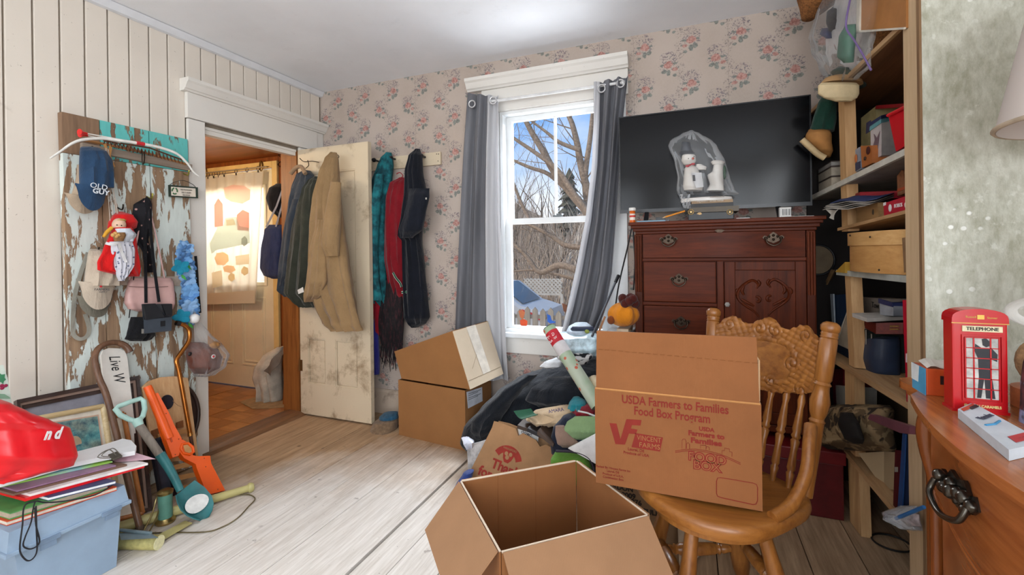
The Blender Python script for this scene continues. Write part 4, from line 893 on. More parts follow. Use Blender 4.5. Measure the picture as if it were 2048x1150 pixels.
part('holly_leaf', MB().prism([pc_(u, v)+Vector((.0035, 0, 0)) for u, v in [(-10, 752), (-2, 746), (2, 749), (9, 748), (8, 755), (11, 759), (7, 762), (5, 768), (1, 764), (-4, 764)]], (.001, 0, 0)), M('#3c8159', .6), gc)
part('banner', MB().prism([pc_(u, v)+Vector((.0035, 0, 0)) for u, v in [(-10, 787), (8, 788), (18, 794), (20, 797), (-10, 797)]], (.001, 0, 0)), M('#7fa58a', .6), gc)
for u, v in ((2, 771), (10, 771), (3, 776)): part('berry', MB().ball(pc_(u, v)+Vector((.005, 0, 0)), (.002, .006, .006), 8, 6), M('#8f1f45', .5), gc)
# ================================================================== HALL THINGS
NY = Vector((0, -1, 0))
SHEER = translucent('sheer_curtain', (.80, .76, .68, 1), .55)
cu = thing('door_curtain', 'sheer cafe curtain printed with an old truck and pumpkins on the outside door', 'curtain', PY(465, 606, 2.80))
pr = onY(2.795)
g = []
for j in range(15):
    f = j/14; row = []
    for i in range(41):
        s = i/40; u = 398+(527-12*f-398)*s; v = (356-14*s)+(606-3*s-(356-14*s))*f
        row.append(pr(u, v)+NY*(.010*math.sin(s*44+1.2*f)+.006*math.sin(s*19+f*2)))
    g.append(row)
part('panel', MB().sheet(g, .0012), SHEER, cu, 60)
part('hem', MB().prism([pr(u, v)+NY*.018 for u, v in [(398, 588), (514, 580), (514, 606), (398, 609)]], NY*.001), translucent('sheer_hem', (.78, .70, .55, 1), .4), cu)
PR_ = {'pink': '#f6e0d8', 'red': '#f2c8c0', 'truck': '#e4ebe8', 'orange': '#f8e4cc', 'cream': '#f7f0e2', 'ochre': '#f2e4c8', 'dark': '#d8dcd8'}
prints = [('tree_print', 'pink', [(452, 376), (470, 370), (492, 372), (505, 380), (504, 400), (488, 408), (466, 404), (454, 396)]), ('tower_print', 'red', [(433, 410), (441, 397), (450, 408), (451, 452), (434, 455)]),
 ('barn_print', 'red', [(478, 430), (490, 420), (503, 426), (503, 462), (480, 460)]), ('truck_print', 'truck', [(440, 455), (452, 452), (455, 436), (478, 434), (484, 452), (503, 456), (505, 486), (470, 494), (438, 500), (428, 508), (424, 488)]),
 ('wheel_print', 'dark', [(488, 478), (494, 472), (500, 478), (500, 488), (493, 493), (488, 487)]), ('pumpkin_print', 'orange', [(434, 516), (440, 506), (452, 504), (462, 510), (463, 522), (454, 530), (440, 530)]),
 ('crate_print', 'cream', [(476, 512), (504, 508), (504, 528), (478, 530)]), ('sunflower_print', 'ochre', [(462, 552), (468, 545), (475, 548), (476, 558), (469, 563), (463, 559)]), ('sunflower_print', 'ochre', [(488, 540), (494, 532), (502, 536), (503, 546), (495, 551), (489, 546)]),
 ('pumpkin_print', 'orange', [(452, 534), (460, 530), (474, 532), (478, 540), (468, 546), (455, 543)]), ('straw_print', 'cream', [(430, 545), (450, 540), (452, 570), (432, 576)]), ('truck_window_print', 'cream', [(459, 440), (474, 438), (478, 450), (460, 452)])]
for kk, (nm, c, pg) in enumerate(prints): part(nm, MB().prism([pr(u, v)+NY*(.0195+.0011*kk) for u, v in pg], NY*.0006), translucent('print_'+c, lin(PR_[c]), .8), cu)
part('rod', MB().tube([PY(400, 347, 2.79), PY(534, 333, 2.79)], .006, 8), M('#b7a98f', .4, .4), cu, 60)
for u in (416, 427, 437, 448, 472, 494, 516):
    c = PY(u, 349-(u-416)*.135, 2.79); part('ring', MB().tube(arc(c-UP*.004, Vector((.018, 0, 0)), UP*.018, 14)[:-1], .0022, 5, closed=True), DKMET, cu, 60)
    part('clip', bx(tuple(c+Vector((-.004, -.003, -.04))), tuple(c+Vector((.004, .003, -.02)))), DKMET, cu)
for u, v in ((411, 345), (522, 332)): c = PY(u, v, 2.80); part('bracket', MB().tube(arc(c, Vector((.016, 0, 0)), UP*.042, 16)[:-1], .005, 6, closed=True), M('#8a6a34', .35, .8), cu, 60)
pr = onY(2.755)
solo('felt_hat', MB().silh([(368, 556, 570, .03), (378, 549, 574, .08), (398, 546, 576, .10), (420, 550, 577, .09), (435, 560, 576, .04)], onY(2.775), NY, 24, 4, 2, .005, 3), cloth('#15151a'), 'black felt hat hanging on the hall wall above the blue tote bag', 'hat', smooth=60)
tb = thing('tote_bag', 'navy blue cloth tote bag hanging in the hall', 'bag', PY(556, 557, 2.73))
part('body', MB().silh([(450, 545, 574, .05), (460, 541, 576, .08), (500, 537, 577, .10), (535, 535, 577, .10), (550, 538, 576, .08), (557, 548, 572, .04)], onY(2.73), NY, 28, 5, 2, .006, 3, 2.6), cloth('#2b3558', .2), tb, 60)
for a, b in (((574, 372), (543, 455)), ((576, 372), (562, 455))): part('handle', MB().strap([onY(2.72)(*a)+NY*.03, onY(2.72)((a[0]+b[0])/2+3, (a[1]+b[1])/2)+NY*.04, onY(2.72)(*b)+NY*.05], .018, .002, NY), cloth('#8d909c'), tb)
hk = thing('wire_hook', 'bent wire coat hook on the hall casing', 'hook', PY(560, 345, 2.80)); part('wire', MB().tube(smooth_path([PY(u, v, 2.785) for u, v in [(567, 305), (557, 310), (566, 318), (558, 326), (556, 330), (565, 335), (575, 330)]], 4), .003, 6), DKMET, hk, 60)
ps = thing('paper_sack', 'crumpled white printed paper sack on the hall floor', 'sack', PZ(556, 802, .004))
part('sack', MB().silh([(692, 563, 572, .06), (705, 548, 574, .14), (728, 538, 574, .18), (745, 534, 575, .18), (770, 540, 576, .17), (792, 538, 576, .16), (800, 536, 574, .13)], onY(2.74), NY, 30, 5, 3, .014, 8, 2.4), M('#b9b0a0', .8, 0, .2, 12), ps, 60)
part('torn_flap', MB().grid_slab([PY(527, 742, 2.52), PY(566, 694, 2.52), PY(571, 705, 2.50), PY(540, 752, 2.50)], 8, 4, lambda i, j: .012*math.sin(9*i+3*j), .002), M('#6b645c', .7), ps, 60)
solo('leaning_plank', MB().prism([PY(u, v, 2.60) for u, v in [(574, 641), (581, 637), (583, 811), (565, 812)]], (0, .02, 0)), wood('jamb_wood2', '#7a4018', '#b56a2c', 'Z'), 'reddish wooden plank leaning beside the hall door casing', 'plank')
pp = [(478, 804), (520, 792), (552, 800), (578, 806), (573, 814), (540, 817), (505, 818)]
solo('floor_paper', MB().prism([PZ(u, v, .0046) for u, v in pp], (0, 0, .003)), M('#9a7f5c', .8, 0, .2), 'flattened tan paper lying on the hall parquet', 'paper')
# ================================================================== COATS ON THE OPEN DOOR
pr = onY(2.478)
hg = thing('over_door_hooks', 'thin wire hooks screwed to the upper part of the white door', 'hook', PY(630, 330, 2.48))
for pts in ([(606, 318), (615, 325), (630, 324), (644, 326)], [(622, 322), (624, 332), (618, 338)], [(668, 306), (676, 308), (684, 314), (681, 320)], [(640, 356), (648, 358), (650, 366), (645, 366)]):
    part('hook', MB().tube(smooth_path([pr(u, v)+NY*.03 for u, v in pts], 4), .0028, 6), DKMET, hg, 60)
c1 = thing('denim_jacket', 'dark grey denim jacket with tan collar hanging on the white door', 'jacket', PY(600, 595, 2.45))
part('body', MB().silh([(342, 611, 624, .04), (352, 604, 634, .08), (380, 600, 646, .12), (406, 595, 650, .13), (479, 583, 648, .14), (540, 577, 640, .14), (578, 572, 625, .12), (592, 578, 612, .06)], pr, NY, 36, 5, 4, .014, 21), cloth('#3d434b', .25), c1, 60)
part('sleeve', MB().silh([(400, 594, 612, .06), (440, 587, 606, .08), (500, 580, 602, .08), (545, 576, 598, .08), (570, 569, 585, .06)], onY(2.40), NY, 22, 5, 2, .006, 3), cloth('#343a42', .25), c1, 60)
part('collar', MB().tube(smooth_path([pr(604, 352)+NY*.10, pr(612, 340)+NY*.09, pr(623, 338)+NY*.09, pr(633, 352)+NY*.10], 4), .014, 8), cloth('#9b7f62', .2), c1, 60)
c2 = thing('green_jacket', 'dark olive green jacket hanging between the denim jacket and the tan fleece', 'jacket', PY(625, 612, 2.42))
part('body', MB().silh([(354, 630, 641, .03), (364, 625, 648, .07), (382, 620, 655, .11), (420, 612, 662, .13), (465, 604, 668, .14), (540, 596, 668, .15), (584, 590, 662, .14), (600, 600, 656, .1), (613, 608, 650, .06)], onY(2.40), NY, 36, 5, 4, .016, 31), cloth('#34352b', .25), c2, 60)
part('care_tag', MB().prism([onY(2.215)(u, v) for u, v in [(595, 580), (606, 574), (608, 584), (597, 588)]], NY*.001), M('#cfcac2', .7), c2)
c3 = thing('fleece_jacket', 'tan fleece jacket hung by its hood on the white door', 'jacket', PY(690, 660, 2.42))
FL = cloth('#957854', .12)
part('body', MB().silh([(306, 665, 676, .03), (320, 661, 682, .07), (351, 656, 686, .11), (400, 645, 692, .13), (453, 638, 700, .14), (520, 634, 711, .15), (578, 637, 719, .14), (610, 645, 724, .12), (645, 655, 729, .09), (660, 667, 731, .06)], onY(2.385), NY, 44, 6, 4, .020, 41), FL, c3, 60)
part('sleeve', MB().silh([(366, 668, 687, .05), (400, 668, 688, .08), (450, 662, 688, .09), (490, 658, 685, .09), (512, 661, 682, .06)], onY(2.265), NY, 22, 5, 2, .008, 5), FL, c3, 60)
part('front_flap', MB().silh([(440, 640, 656, .04), (500, 630, 660, .07), (560, 626, 662, .08), (588, 618, 652, .06), (603, 615, 632, .03)], onY(2.275), NY, 26, 5, 3, .014, 6), FL, c3, 60)
# ================================================================== PEG RAIL AND GARMENTS ON THE BACK WALL
pg = thing('peg_rail', 'long white wooden peg board screwed to the floral wall', 'coat rack', PY(800, 330, 2.71))
a = PY(881, 304, 2.712); b = PY(881, 329, 2.712)
part('board', bx((-2.35, 2.710, b.z), (a.x, 2.729, a.z+.004), .003), DOORP, pg)
for u, v in ((789, 318), (849, 314), (755, 322)): c = PY(u, v, 2.70); part('peg', MB().lathe([(.007, 0), (.007, .03), (.014, .04), (.016, .05), (.010, .062)], frame4(c+Vector((0, .008, 0)), (1, 0, 0), (0, 0, 1)), 12), BLK, pg, 50)
for u, v in ((873, 308), (877, 308), (876, 322), (760, 333)): part('screw', MB().ball(PY(u, v, 2.709), .0035, 6, 4), DKMET, pg)
pr = onY(2.70)
def G(name, label, cat, rows, Y, mat, fold=4, amp=.014, seed=1): 
    t = thing(name, label, cat, onY(Y)((rows[-1][1]+rows[-1][2])/2, rows[-1][0])); part('body', MB().silh(rows, onY(Y), NY, 40, 6, fold, amp, seed), mat, t, 60); return t
TL = NT('teal_fleece'); _n = TL.noise(TL.coord(), 14, 4, .6); TLM = TL.set(TL.mix(TL.ramp(_n, .42, .62), lin('#0c3b44'), lin('#1c7178')), .95)
g1 = G('teal_jacket', 'mottled teal fleece jacket hanging on the peg board', 'jacket', [(306, 775, 785, .03), (318, 768, 790, .06), (333, 764, 792, .08), (366, 755, 790, .1), (402, 747, 782, .11), (460, 743, 780, .12), (516, 742, 780, .12), (560, 742, 781, .12), (590, 746, 785, .1), (617, 765, 787, .05)], 2.69, TLM, 3, .015, 3)
part('sleeve', MB().silh([(350, 756, 772, .05), (420, 746, 766, .08), (500, 742, 762, .08), (560, 743, 765, .07), (600, 747, 770, .05)], onY(2.60), NY, 22, 5, 2, .008, 4), TLM, g1, 60)
g2 = G('red_jersey', 'dark red track jersey with white and green trim between two jackets', 'jersey', [(356, 800, 822, .03), (368, 782, 825, .06), (400, 778, 824, .08), (450, 778, 822, .09), (516, 778, 824, .09), (560, 784, 826, .08), (588, 789, 826, .06), (600, 803, 824, .03)], 2.685, cloth('#7a121d', .2), 4, .012, 7)
for off, c, w in ((0, '#d9d6cf', .016), (.006, '#20513a', .010)):
    part('trim_band', MB().strap(smooth_path([onY(2.588-off)(u, v) for u, v in [(786, 545), (792, 556), (800, 566), (803, 574)]], 4), w, .002, NY), cloth(c), g2); part('trim_band', MB().strap([onY(2.595-off)(803, 585), onY(2.595-off)(822, 583)], w, .002, NY), cloth(c), g2)
part('neck_label', MB().prism([onY(2.594)(u, v) for u, v in [(817, 404), (821, 400), (822, 418), (817, 422)]], NY*.001), M('#c9beb4', .7), g2)
part('hanger_hook', MB().tube(smooth_path([onY(2.66)(u, v) for u, v in [(793, 348), (800, 345), (806, 352), (800, 356)]], 4), .003, 6), M('#8f1522', .4), g2, 60)
g3 = G('navy_coat', 'long dark navy hooded coat hanging at right end of peg board', 'coat', [(299, 834, 842, .03), (315, 825, 850, .08), (345, 819, 853, .1), (388, 820, 862, .12), (430, 816, 859, .13), (472, 808, 853, .13), (482, 815, 851, .11), (540, 815, 858, .11), (600, 816, 864, .11), (632, 817, 866, .1), (645, 822, 856, .06), (654, 828, 838, .03)], 2.69, cloth('#12151e', .25), 4, .013, 9)
part('hood', MB().silh([(378, 822, 862, .04), (395, 824, 864, .07), (430, 818, 858, .09), (460, 808, 852, .09), (476, 806, 830, .05)], onY(2.575), NY, 26, 5, 2, .008, 4), cloth('#141822', .25), g3, 60)
part('zip_pull', bx(tuple(PY(852, 397, 2.48)-Vector((.004, 0, .006))), tuple(PY(852, 397, 2.48)+Vector((.004, .004, .006)))), M('#d0cfca', .3, .6), g3)
FE = NT('feather_black'); _n = FE.noise(FE.coord('Object', (30, 30, 6)), 3, 5, .7); FEM = FE.set(FE.mix(FE.ramp(_n, .5, .7), lin('#100d10'), lin('#4a2026')), .9)
s1 = thing('fringed_scarf', 'black and dark red fringed scarf hanging below the red jersey', 'scarf', PY(788, 738, 2.66))
part('body', MB().silh([(560, 775, 805, .05), (600, 766, 812, .07), (650, 764, 812, .07), (690, 768, 808, .05)], onY(2.68), NY, 30, 6, 5, .014, 12), FEM, s1, 60)
rf2 = random.Random(8)
for k in range(16):
    u = 768+k*2.6; part('fringe', MB().tube([onY(2.66)(u, 685)+NY*.02, onY(2.66)(u+rf2.uniform(-3, 3), 710)+NY*.03, onY(2.66)(u+rf2.uniform(-4, 4), rf2.uniform(722, 742))+NY*.02], [.006, .005, .002], 5), FEM, s1)
for nm, lb, c, rows in (('red_scarf', 'crimson knitted scarf end beside the edge of the open door', '#8d1424', [(560, 745, 760, .04), (620, 744, 765, .05), (660, 746, 764, .04), (670, 750, 762, .02)]), ('blue_scarf', 'blue violet scarf end low beside the open door', '#2c2c7c', [(600, 745, 755, .03), (660, 747, 760, .05), (720, 749, 762, .05), (748, 752, 759, .02)]), ('cyan_sash', 'bright turquoise sash hanging along the edge of the open door', '#1c9aa0', [(590, 741, 748, .03), (650, 740, 748, .04), (710, 741, 749, .04), (740, 742, 748, .02)])):
    G(nm, lb, 'scarf', rows, 2.655 if c != '#1c9aa0' else 2.62, cloth(c, .2), 3, .008, 6)
# ================================================================== WINDOW CURTAINS
CURT = NT('grey_curtain'); _c = CURT.coord('Object', (1, 1, .15)); _n = CURT.noise(_c, 9, 4); CURTM = CURT.set(CURT.mix(CURT.ramp(_n, .35, .65), lin('#6a6b70'), lin('#83848a')), .9)
_tl = CURT.n('ShaderNodeBsdfTranslucent'); CURT.link(lin('#7a7a80'), _tl.inputs[0]); _ms = CURT.n('ShaderNodeMixShader'); _ms.inputs[0].default_value = .22
CURT.t.links.new(CURT.b.outputs[0], _ms.inputs[1]); CURT.t.links.new(_tl.outputs[0], _ms.inputs[2]); CURT.t.links.new(_ms.outputs[0], CURT.out.inputs[0])
LINING = translucent('curtain_lining', (.62, .62, .64, 1), .3)
def curtain(name, label, edges, Y, waves, amp, split, seed):
    """edges: rows of (v_left, u_left, v_right, u_right)"""
    v0 = edges[-1]; t = thing(name, label, 'curtain', onY(Y)((v0[1]+v0[3])/2, v0[0]), 'grey window curtains')
    rows = []
    for a, b in zip(edges, edges[1:]):
        for k in range(6): f = k/6; rows.append([p+(q-p)*f for p, q in zip(a, b)])
    rows.append(list(edges[-1])); J = len(rows); N = 72
    def pt(j, s):
        vl, ul, vr, ur = rows[j]; g_ = j/J
        ph = waves*2*math.pi*s+.5*math.sin(3*g_+seed); d = amp*(.8+.4*g_)*math.sin(ph)+amp*.25*math.sin(2.3*ph+4*g_)
        return onY(Y)(ul+(ur-ul)*s, vl+(vr-vl)*s)+NY*d
    for nm, s0, s1, mt in (('panel', split[0], split[1], CURTM), ('lining_edge', split[2], split[3], LINING)):
        n_ = max(6, int(N*(s1-s0))); part(nm, MB().sheet([[pt(j, s0+(s1-s0)*i/n_) for i in range(n_+1)] for j in range(J)], .003), mt, t, 60)
    return t
cl = curtain('curtain', 'grey grommet curtain hanging straight at left of the window', [(187, 936, 193, 999), (300, 929, 300, 999), (440, 922, 440, 1002), (600, 914, 600, 1010), (700, 910, 700, 1015), (760, 906, 760, 1019)], 2.655, 3.2, .022, (0, .62, .62, 1), 0)
crt = curtain('curtain', 'grey grommet curtain pushed aside at right of the window beside the television', [(166, 1189, 153, 1256), (240, 1189, 236, 1247), (330, 1185, 330, 1240), (440, 1172, 440, 1232), (540, 1152, 545, 1224), (610, 1136, 620, 1210), (668, 1122, 668, 1192)], 2.640, 3.0, .026, (.16, 1, 0, .16), 1)
rod = thing('curtain_rod', 'slim white curtain rod with end knobs across the window', 'curtain rod', PY(1110, 190, 2.64))
A, B = PY(981, 203, 2.635), PY(1246, 165, 2.635); part('tube', MB().tube([A, B], .0085, 10), M('#d8d8d8', .35), rod, 60)
for c in (A, B): part('finial', MB().ball(c, .014, 10, 8), M('#d8d8d8', .35), rod, 60)
part('bracket', MB().box(tuple(B+Vector((.0, 0, -.01))), tuple(B+Vector((.012, .085, .01)))), M('#c8c8c8', .4), rod); part('bracket', MB().box(tuple(A+Vector((-.02, 0, -.01))), tuple(A+Vector((-.008, .085, .01)))), M('#c8c8c8', .4), rod)
for par, u, v in ((cl, 986, 201), (crt, 1203, 177), (crt, 1241, 167), (cl, 944, 208)):
    c = PY(u, v, 2.62); part('grommet', MB().tube(arc(c, Vector((.02, .004, 0)), UP*.022, 18)[:-1], .005, 6, closed=True), M('#cfcfd0', .3, .4), par, 60)
# window clings on the lower pane: plain coloured shapes
for nm, lb, polys in (('window_cling', 'orange and white cling sticker at bottom left of the window', [('#c9481c', [(1040, 640), (1048, 638), (1055, 642), (1054, 652), (1046, 655), (1041, 650)]), ('#b5643a', [(1037, 622), (1044, 619), (1050, 625), (1046, 640), (1040, 634)]), ('#d9d6d2', [(1038, 655), (1055, 654), (1058, 661), (1036, 662)])]),
                  ('window_cling', 'blue cling sticker near bottom centre of the window', [('#1f55a8', [(1094, 628), (1101, 631), (1103, 640), (1112, 645), (1100, 647), (1095, 643)])]),
                  ('window_cling', 'brown cling sticker on the window half hidden by the curtain', [('#6b3a1e', [(1124, 606), (1134, 610), (1133, 625), (1127, 622)])])):
    t = thing(nm, lb, 'sticker', PY(polys[0][1][0][0], polys[0][1][0][1], 2.775), 'window clings')
    for c, pg_ in polys: part('vinyl', MB().prism([PY(u, v, 2.7765) for u, v in pg_], NY*.0006), M(c, .4), t)
# ================================================================== OUTDOORS seen through the window
GZ = -1.0
LEAF = NT('leaf_litter'); _n = LEAF.noise(LEAF.coord('Object'), 2.2, 8, .7); LEAFM = LEAF.set(LEAF.mix(LEAF.ramp(_n, .35, .65), lin('#8c7660'), lin('#b8a187')), .95)
mb = MB(); g = []
for j in range(22):
    y = 2.95+j*2.0; g.append([(-34+i*2.4, y, GZ+max(0, (y-16))*.10+.15*math.sin(i*1.3+j)*(y > 9)) for i in range(27)])
mb.sheet(g, .05); struct('ground_yard', mb, LEAFM, 60)
BARK = [M('#7a6856', .95, 0, .3, 30), M('#a08d79', .95, 0, .3, 30), M('#bdae9c', .95, 0, .3, 30)]
rt2 = random.Random(11)
def branch(mb, p, d, L_, r, lev, rnd, spread=.75, nseg=5):
    pts = [p]; rs = [r]
    for k in range(nseg):
        d = (d+Vector((rnd.uniform(-.16, .16), rnd.uniform(-.16, .16), rnd.uniform(-.08, .14)))).normalized(); p = p+d*(L_/nseg); pts.append(p); rs.append(r*(1-.62*(k+1)/nseg))
        if lev > 0 and k > 0:
            for _ in range(rnd.choice((1, 1, 2))):
                sd_ = Vector((rnd.uniform(-1, 1), rnd.uniform(-1, 1), rnd.uniform(-.3, .8))).normalized(); branch(mb, p, (d*.6+sd_*spread).normalized(), L_*rnd.uniform(.42, .62), rs[-1]*.55, lev-1, rnd, spread, max(3, nseg-1))
    mb.tube(pts, rs, 5 if lev < 2 else 7)
# the near tree: limbs crossing the panes
nt = thing('bare_tree', 'large bare tree with leaning limbs close outside the window', 'tree', PY(1215, 760, 8.0))
Yt = 8.0
limbs = [([(1210, 520), (1185, 440), (1150, 395), (1110, 345), (1085, 300), (1062, 262), (1044, 225), (1030, 190)], .10, .03), ([(1200, 470), (1180, 400), (1162, 330), (1155, 290), (1145, 250), (1135, 225), (1128, 190)], .085, .03),
         ([(1180, 430), (1150, 390), (1115, 340), (1070, 305), (1030, 278), (1000, 255)], .06, .02), ([(1160, 300), (1120, 285), (1090, 262), (1060, 240)], .045, .015), ([(1150, 395), (1100, 350), (1060, 335), (1020, 318), (1000, 310)], .05, .015),
         ([(1165, 545), (1120, 530), (1080, 545), (1055, 515), (1030, 490), (1010, 470)], .07, .02), ([(1170, 495), (1130, 490), (1100, 470), (1060, 450), (1040, 440)], .06, .02), ([(1180, 440), (1170, 360), (1180, 280), (1186, 215)], .07, .03), ([(1060, 440), (1040, 400), (1022, 350), (1016, 320)], .04, .015), ([(1155, 560), (1110, 548), (1060, 540), (1015, 545)], .035, .012)]
for k, (pp, r0, r1) in enumerate(limbs):
    P = smooth_path([PY(u, v, Yt+.25*math.sin(k*2.1)) for u, v in pp], 4); n = len(P); mb = MB(); mb.tube(P, [r0+(r1-r0)*i/n for i in range(n)], 7); rr = random.Random(k)
    for i in range(3, n, 3):
        d = (P[i]-P[i-1]).normalized(); branch(mb, P[i], (d*.5+Vector((rr.uniform(-1, 1), rr.uniform(-.4, .4), rr.uniform(-.4, .9)))).normalized(), rr.uniform(.4, 1.0), r1*.45, 1, rr, .8, 4)
    part('limb', mb, BARK[0], nt, 60)
part('trunk', MB().tube(smooth_path([PY(1240, 900, Yt), PY(1232, 700, Yt), PY(1210, 520, Yt)], 5), [.24-.008*i for i in range(11)], 10), BARK[0], nt, 60)
# woodland edge: each tree by itself
for k in range(36):
    Y = rt2.uniform(15, 30); u = rt2.uniform(985, 1215); base = PY(u, 600, Y); z0 = GZ+max(0, Y-16)*.10
    h = rt2.uniform(2.2, 4.4) if Y > 19 else rt2.uniform(1.6, 3.0); mb = MB(); p = Vector((base.x, Y, z0-.1)); r = rt2.uniform(.05, .11)
    branch(mb, p, Vector((rt2.uniform(-.12, .12), rt2.uniform(-.1, .1), 1)).normalized(), h, r, 2 if k % 3 else 1, rt2, .34, 7)
    solo('woodland_tree', mb, BARK[rt2.choice((0, 1, 1, 2))], 'thin bare grey brown tree in the woods beyond the yard', 'tree', 'bare woodland trees')
br = MB(); 
for k in range(900):
    Y = rt2.uniform(14, 31); u = rt2.uniform(980, 1220); b = PY(u, 600, Y); z0 = GZ+max(0, Y-16)*.10; p = Vector((b.x, Y, z0)); h = rt2.uniform(.8, 3.6); d = Vector((rt2.uniform(-.35, .35), rt2.uniform(-.3, .3), 1)).normalized()
    br.tube([p, p+d*h*.5+Vector((rt2.uniform(-.1, .1), 0, 0)), p+d*h+Vector((rt2.uniform(-.4, .4), 0, 0))], [.022, .015, .006], 3)
b_ = solo('brushwood', br, BARK[1], 'tangle of leafless brown brush at the edge of the woods', 'brush', kind='stuff')
fh = MB().sheet([[(-40+i*3, 34+2*math.sin(i*.7), GZ+1.6+j*1.3+(.9*math.sin(i*1.7)+.5*math.sin(i*3.1) if j == 3 else 0)) for i in range(27)] for j in range(4)], .5); struct('hills', fh, M('#a08c78', 1, 0, .3, 2), 60)
ev = thing('evergreen_tree', 'dark evergreen tree standing behind the bare branches', 'tree', (PY(1135, 440, 26).x, 26, GZ+1))
for k in range(9):
    z = 2.2+k*.42; r = 1.15*(1-k/10)+.15; c = PY(1140, 440, 26).x; mb = MB(); nn = 15
    V = [Vector((c, 26, z+.55))]+[Vector((c+r*(1 if q % 2 else .62)*math.cos(6.283*q/nn+k), 26+r*math.sin(6.283*q/nn+k), z-.15*(q % 2))) for q in range(nn)]
    mb.add(V, [(0, 1+q, 1+(q+1) % nn) for q in range(nn)]+[tuple(range(nn, 0, -1))]); part('bough', mb, M('#4a4636', .95, 0, .3, 6), ev)
part('trunk', MB().tube([(c, 26, GZ+.8), (c, 26, 2.6)], .12, 8), BARK[0], ev)
# lattice panel, picket fence
WHT = M('#b5aea2', .8)
YL = 13.0; lt = thing('lattice_panel', 'white diagonal garden lattice panel behind the parked car', 'lattice', PY(1085, 590, YL))
a, b = PY(1048, 557, YL), PY(1124, 589, YL); W_, H_ = b.x-a.x, a.z-b.z
for k in range(-5, 15):
    for sg in (1, -1):
        x0 = a.x+k*.085*1.4 if sg > 0 else a.x+k*.085*1.4; pts = []
        for z in (0, H_):
            x = x0+(z if sg > 0 else H_-z); pts.append((x, z))
        (xa, za), (xb, zb) = pts; f0 = max(0, (a.x-xa)/(xb-xa)) if xb > xa else max(0, (xa-b.x)/(xa-xb)); f1 = min(1, (b.x-xa)/(xb-xa)) if xb > xa else min(1, (xa-a.x)/(xa-xb))
        if f1-f0 > .05: part('lattice_strip', MB().strap([Vector((xa+(xb-xa)*f, YL+.01*sg, b.z+za+(zb-za)*f)) for f in (f0, f1)], .045, .012, NY), WHT, lt)
part('rail', bx((a.x-.03, YL-.02, b.z-.03), (b.x+.03, YL+.02, b.z+.01)), WHT, lt); part('post', bx((b.x-.05, YL-.03, GZ), (b.x+.03, YL+.03, b.z)), WHT, lt); part('post', bx((a.x-.03, YL-.03, GZ), (a.x+.05, YL+.03, b.z)), WHT, lt)
YK = 6.6; pf = thing('picket_fence', 'weathered grey picket fence below the window', 'fence', PY(1080, 660, YK))
PKM = wood('grey_picket', '#57524a', '#8a8377', 'Z', 1, .9); x = PY(1005, 640, YK).x
pzt = PY(1060, 618, YK).z
k = 0
while x < PY(1215, 640, YK).x:
    h = pzt+rt2.uniform(-.05, .05); part('picket', MB().prism([(x, YK, GZ), (x+.085, YK, GZ), (x+.085, YK, h-.05), (x+.0425, YK, h), (x, YK, h-.05)], (0, .02, 0)), PKM, pf); x += .125
for z in (pzt-.12, pzt-.55): part('rail', bx((PY(1005, 640, YK).x, YK+.021, z-.03), (PY(1215, 640, YK).x, YK+.05, z+.03)), PKM, pf)
# parked car (rear quarter towards the window)
YC = 10.0; ca = thing('parked_car', 'silver grey parked car seen from the rear corner beyond the fence', 'car', (PY(1040, 640, YC).x, YC, GZ))
SIL = M('#a5a6a8', .35, .1, .04, 5); xr = PY(1110, 640, YC).x; zt = PY(1040, 565, YC).z
prof = [(0, .35), (.02, .62), (-.06, .86), (-.35, .95), (-.55, 1.0), (-1.15, zt-GZ), (-1.75, zt-GZ+.04), (-2.4, zt-GZ-.02), (-3.1, 1.0), (-4.0, .9), (-4.35, .7), (-4.4, .35)]
rings = []
for yy, ins in ((YC-.85, .10), (YC-.80, .0), (YC+.80, .0), (YC+.85, .10)): rings.append([Vector((xr+px*(1-.01*ins*10)-ins*.3, yy, GZ+pz-(ins*.5 if pz > .5 else 0))) for px, pz in prof])
part('body', MB().loft(rings), SIL, ca, 30)
part('rear_window', MB().prism([Vector((xr+px, YC-.62, GZ+pz)) for px, pz in [(-.56, 1.02), (-1.13, zt-GZ+.005), (-1.15, zt-GZ+.012), (-.55, 1.03)]], (0, 1.24, 0)), M('#2b3136', .1), ca)
part('side_window', MB().prism([Vector((xr+px, YC-.852, GZ+pz)) for px, pz in [(-.85, 1.0), (-1.25, zt-GZ-.07), (-2.3, zt-GZ-.08), (-2.9, 1.0)]], (0, .012, 0)), M('#2b3136', .1), ca)
part('tail_light', MB().prism([Vector((xr+px, YC-.875, GZ+pz)) for px, pz in [(-.02, .80), (-.48, .93), (-.55, .90), (-.35, .78), (-.02, .70)]], (0, .05, 0)), M('#a5161a', .25), ca)
part('bumper', MB().box((xr-.3, YC-.87, GZ+.32), (xr+.06, YC+.87, GZ+.58), None, .03), M('#7d8085', .35, .4), ca)
for dx in (-.85, -3.45): part('wheel', MB().lathe([(.2, 0), (.31, .02), (.32, .1), (.31, .2), (.2, .22)], Matrix.Translation((xr+dx, YC-.64, GZ+.32)) @ Matrix.Rotation(math.pi/2, 4, 'X'), 22), M('#1d1d1f', .7), ca, 50)
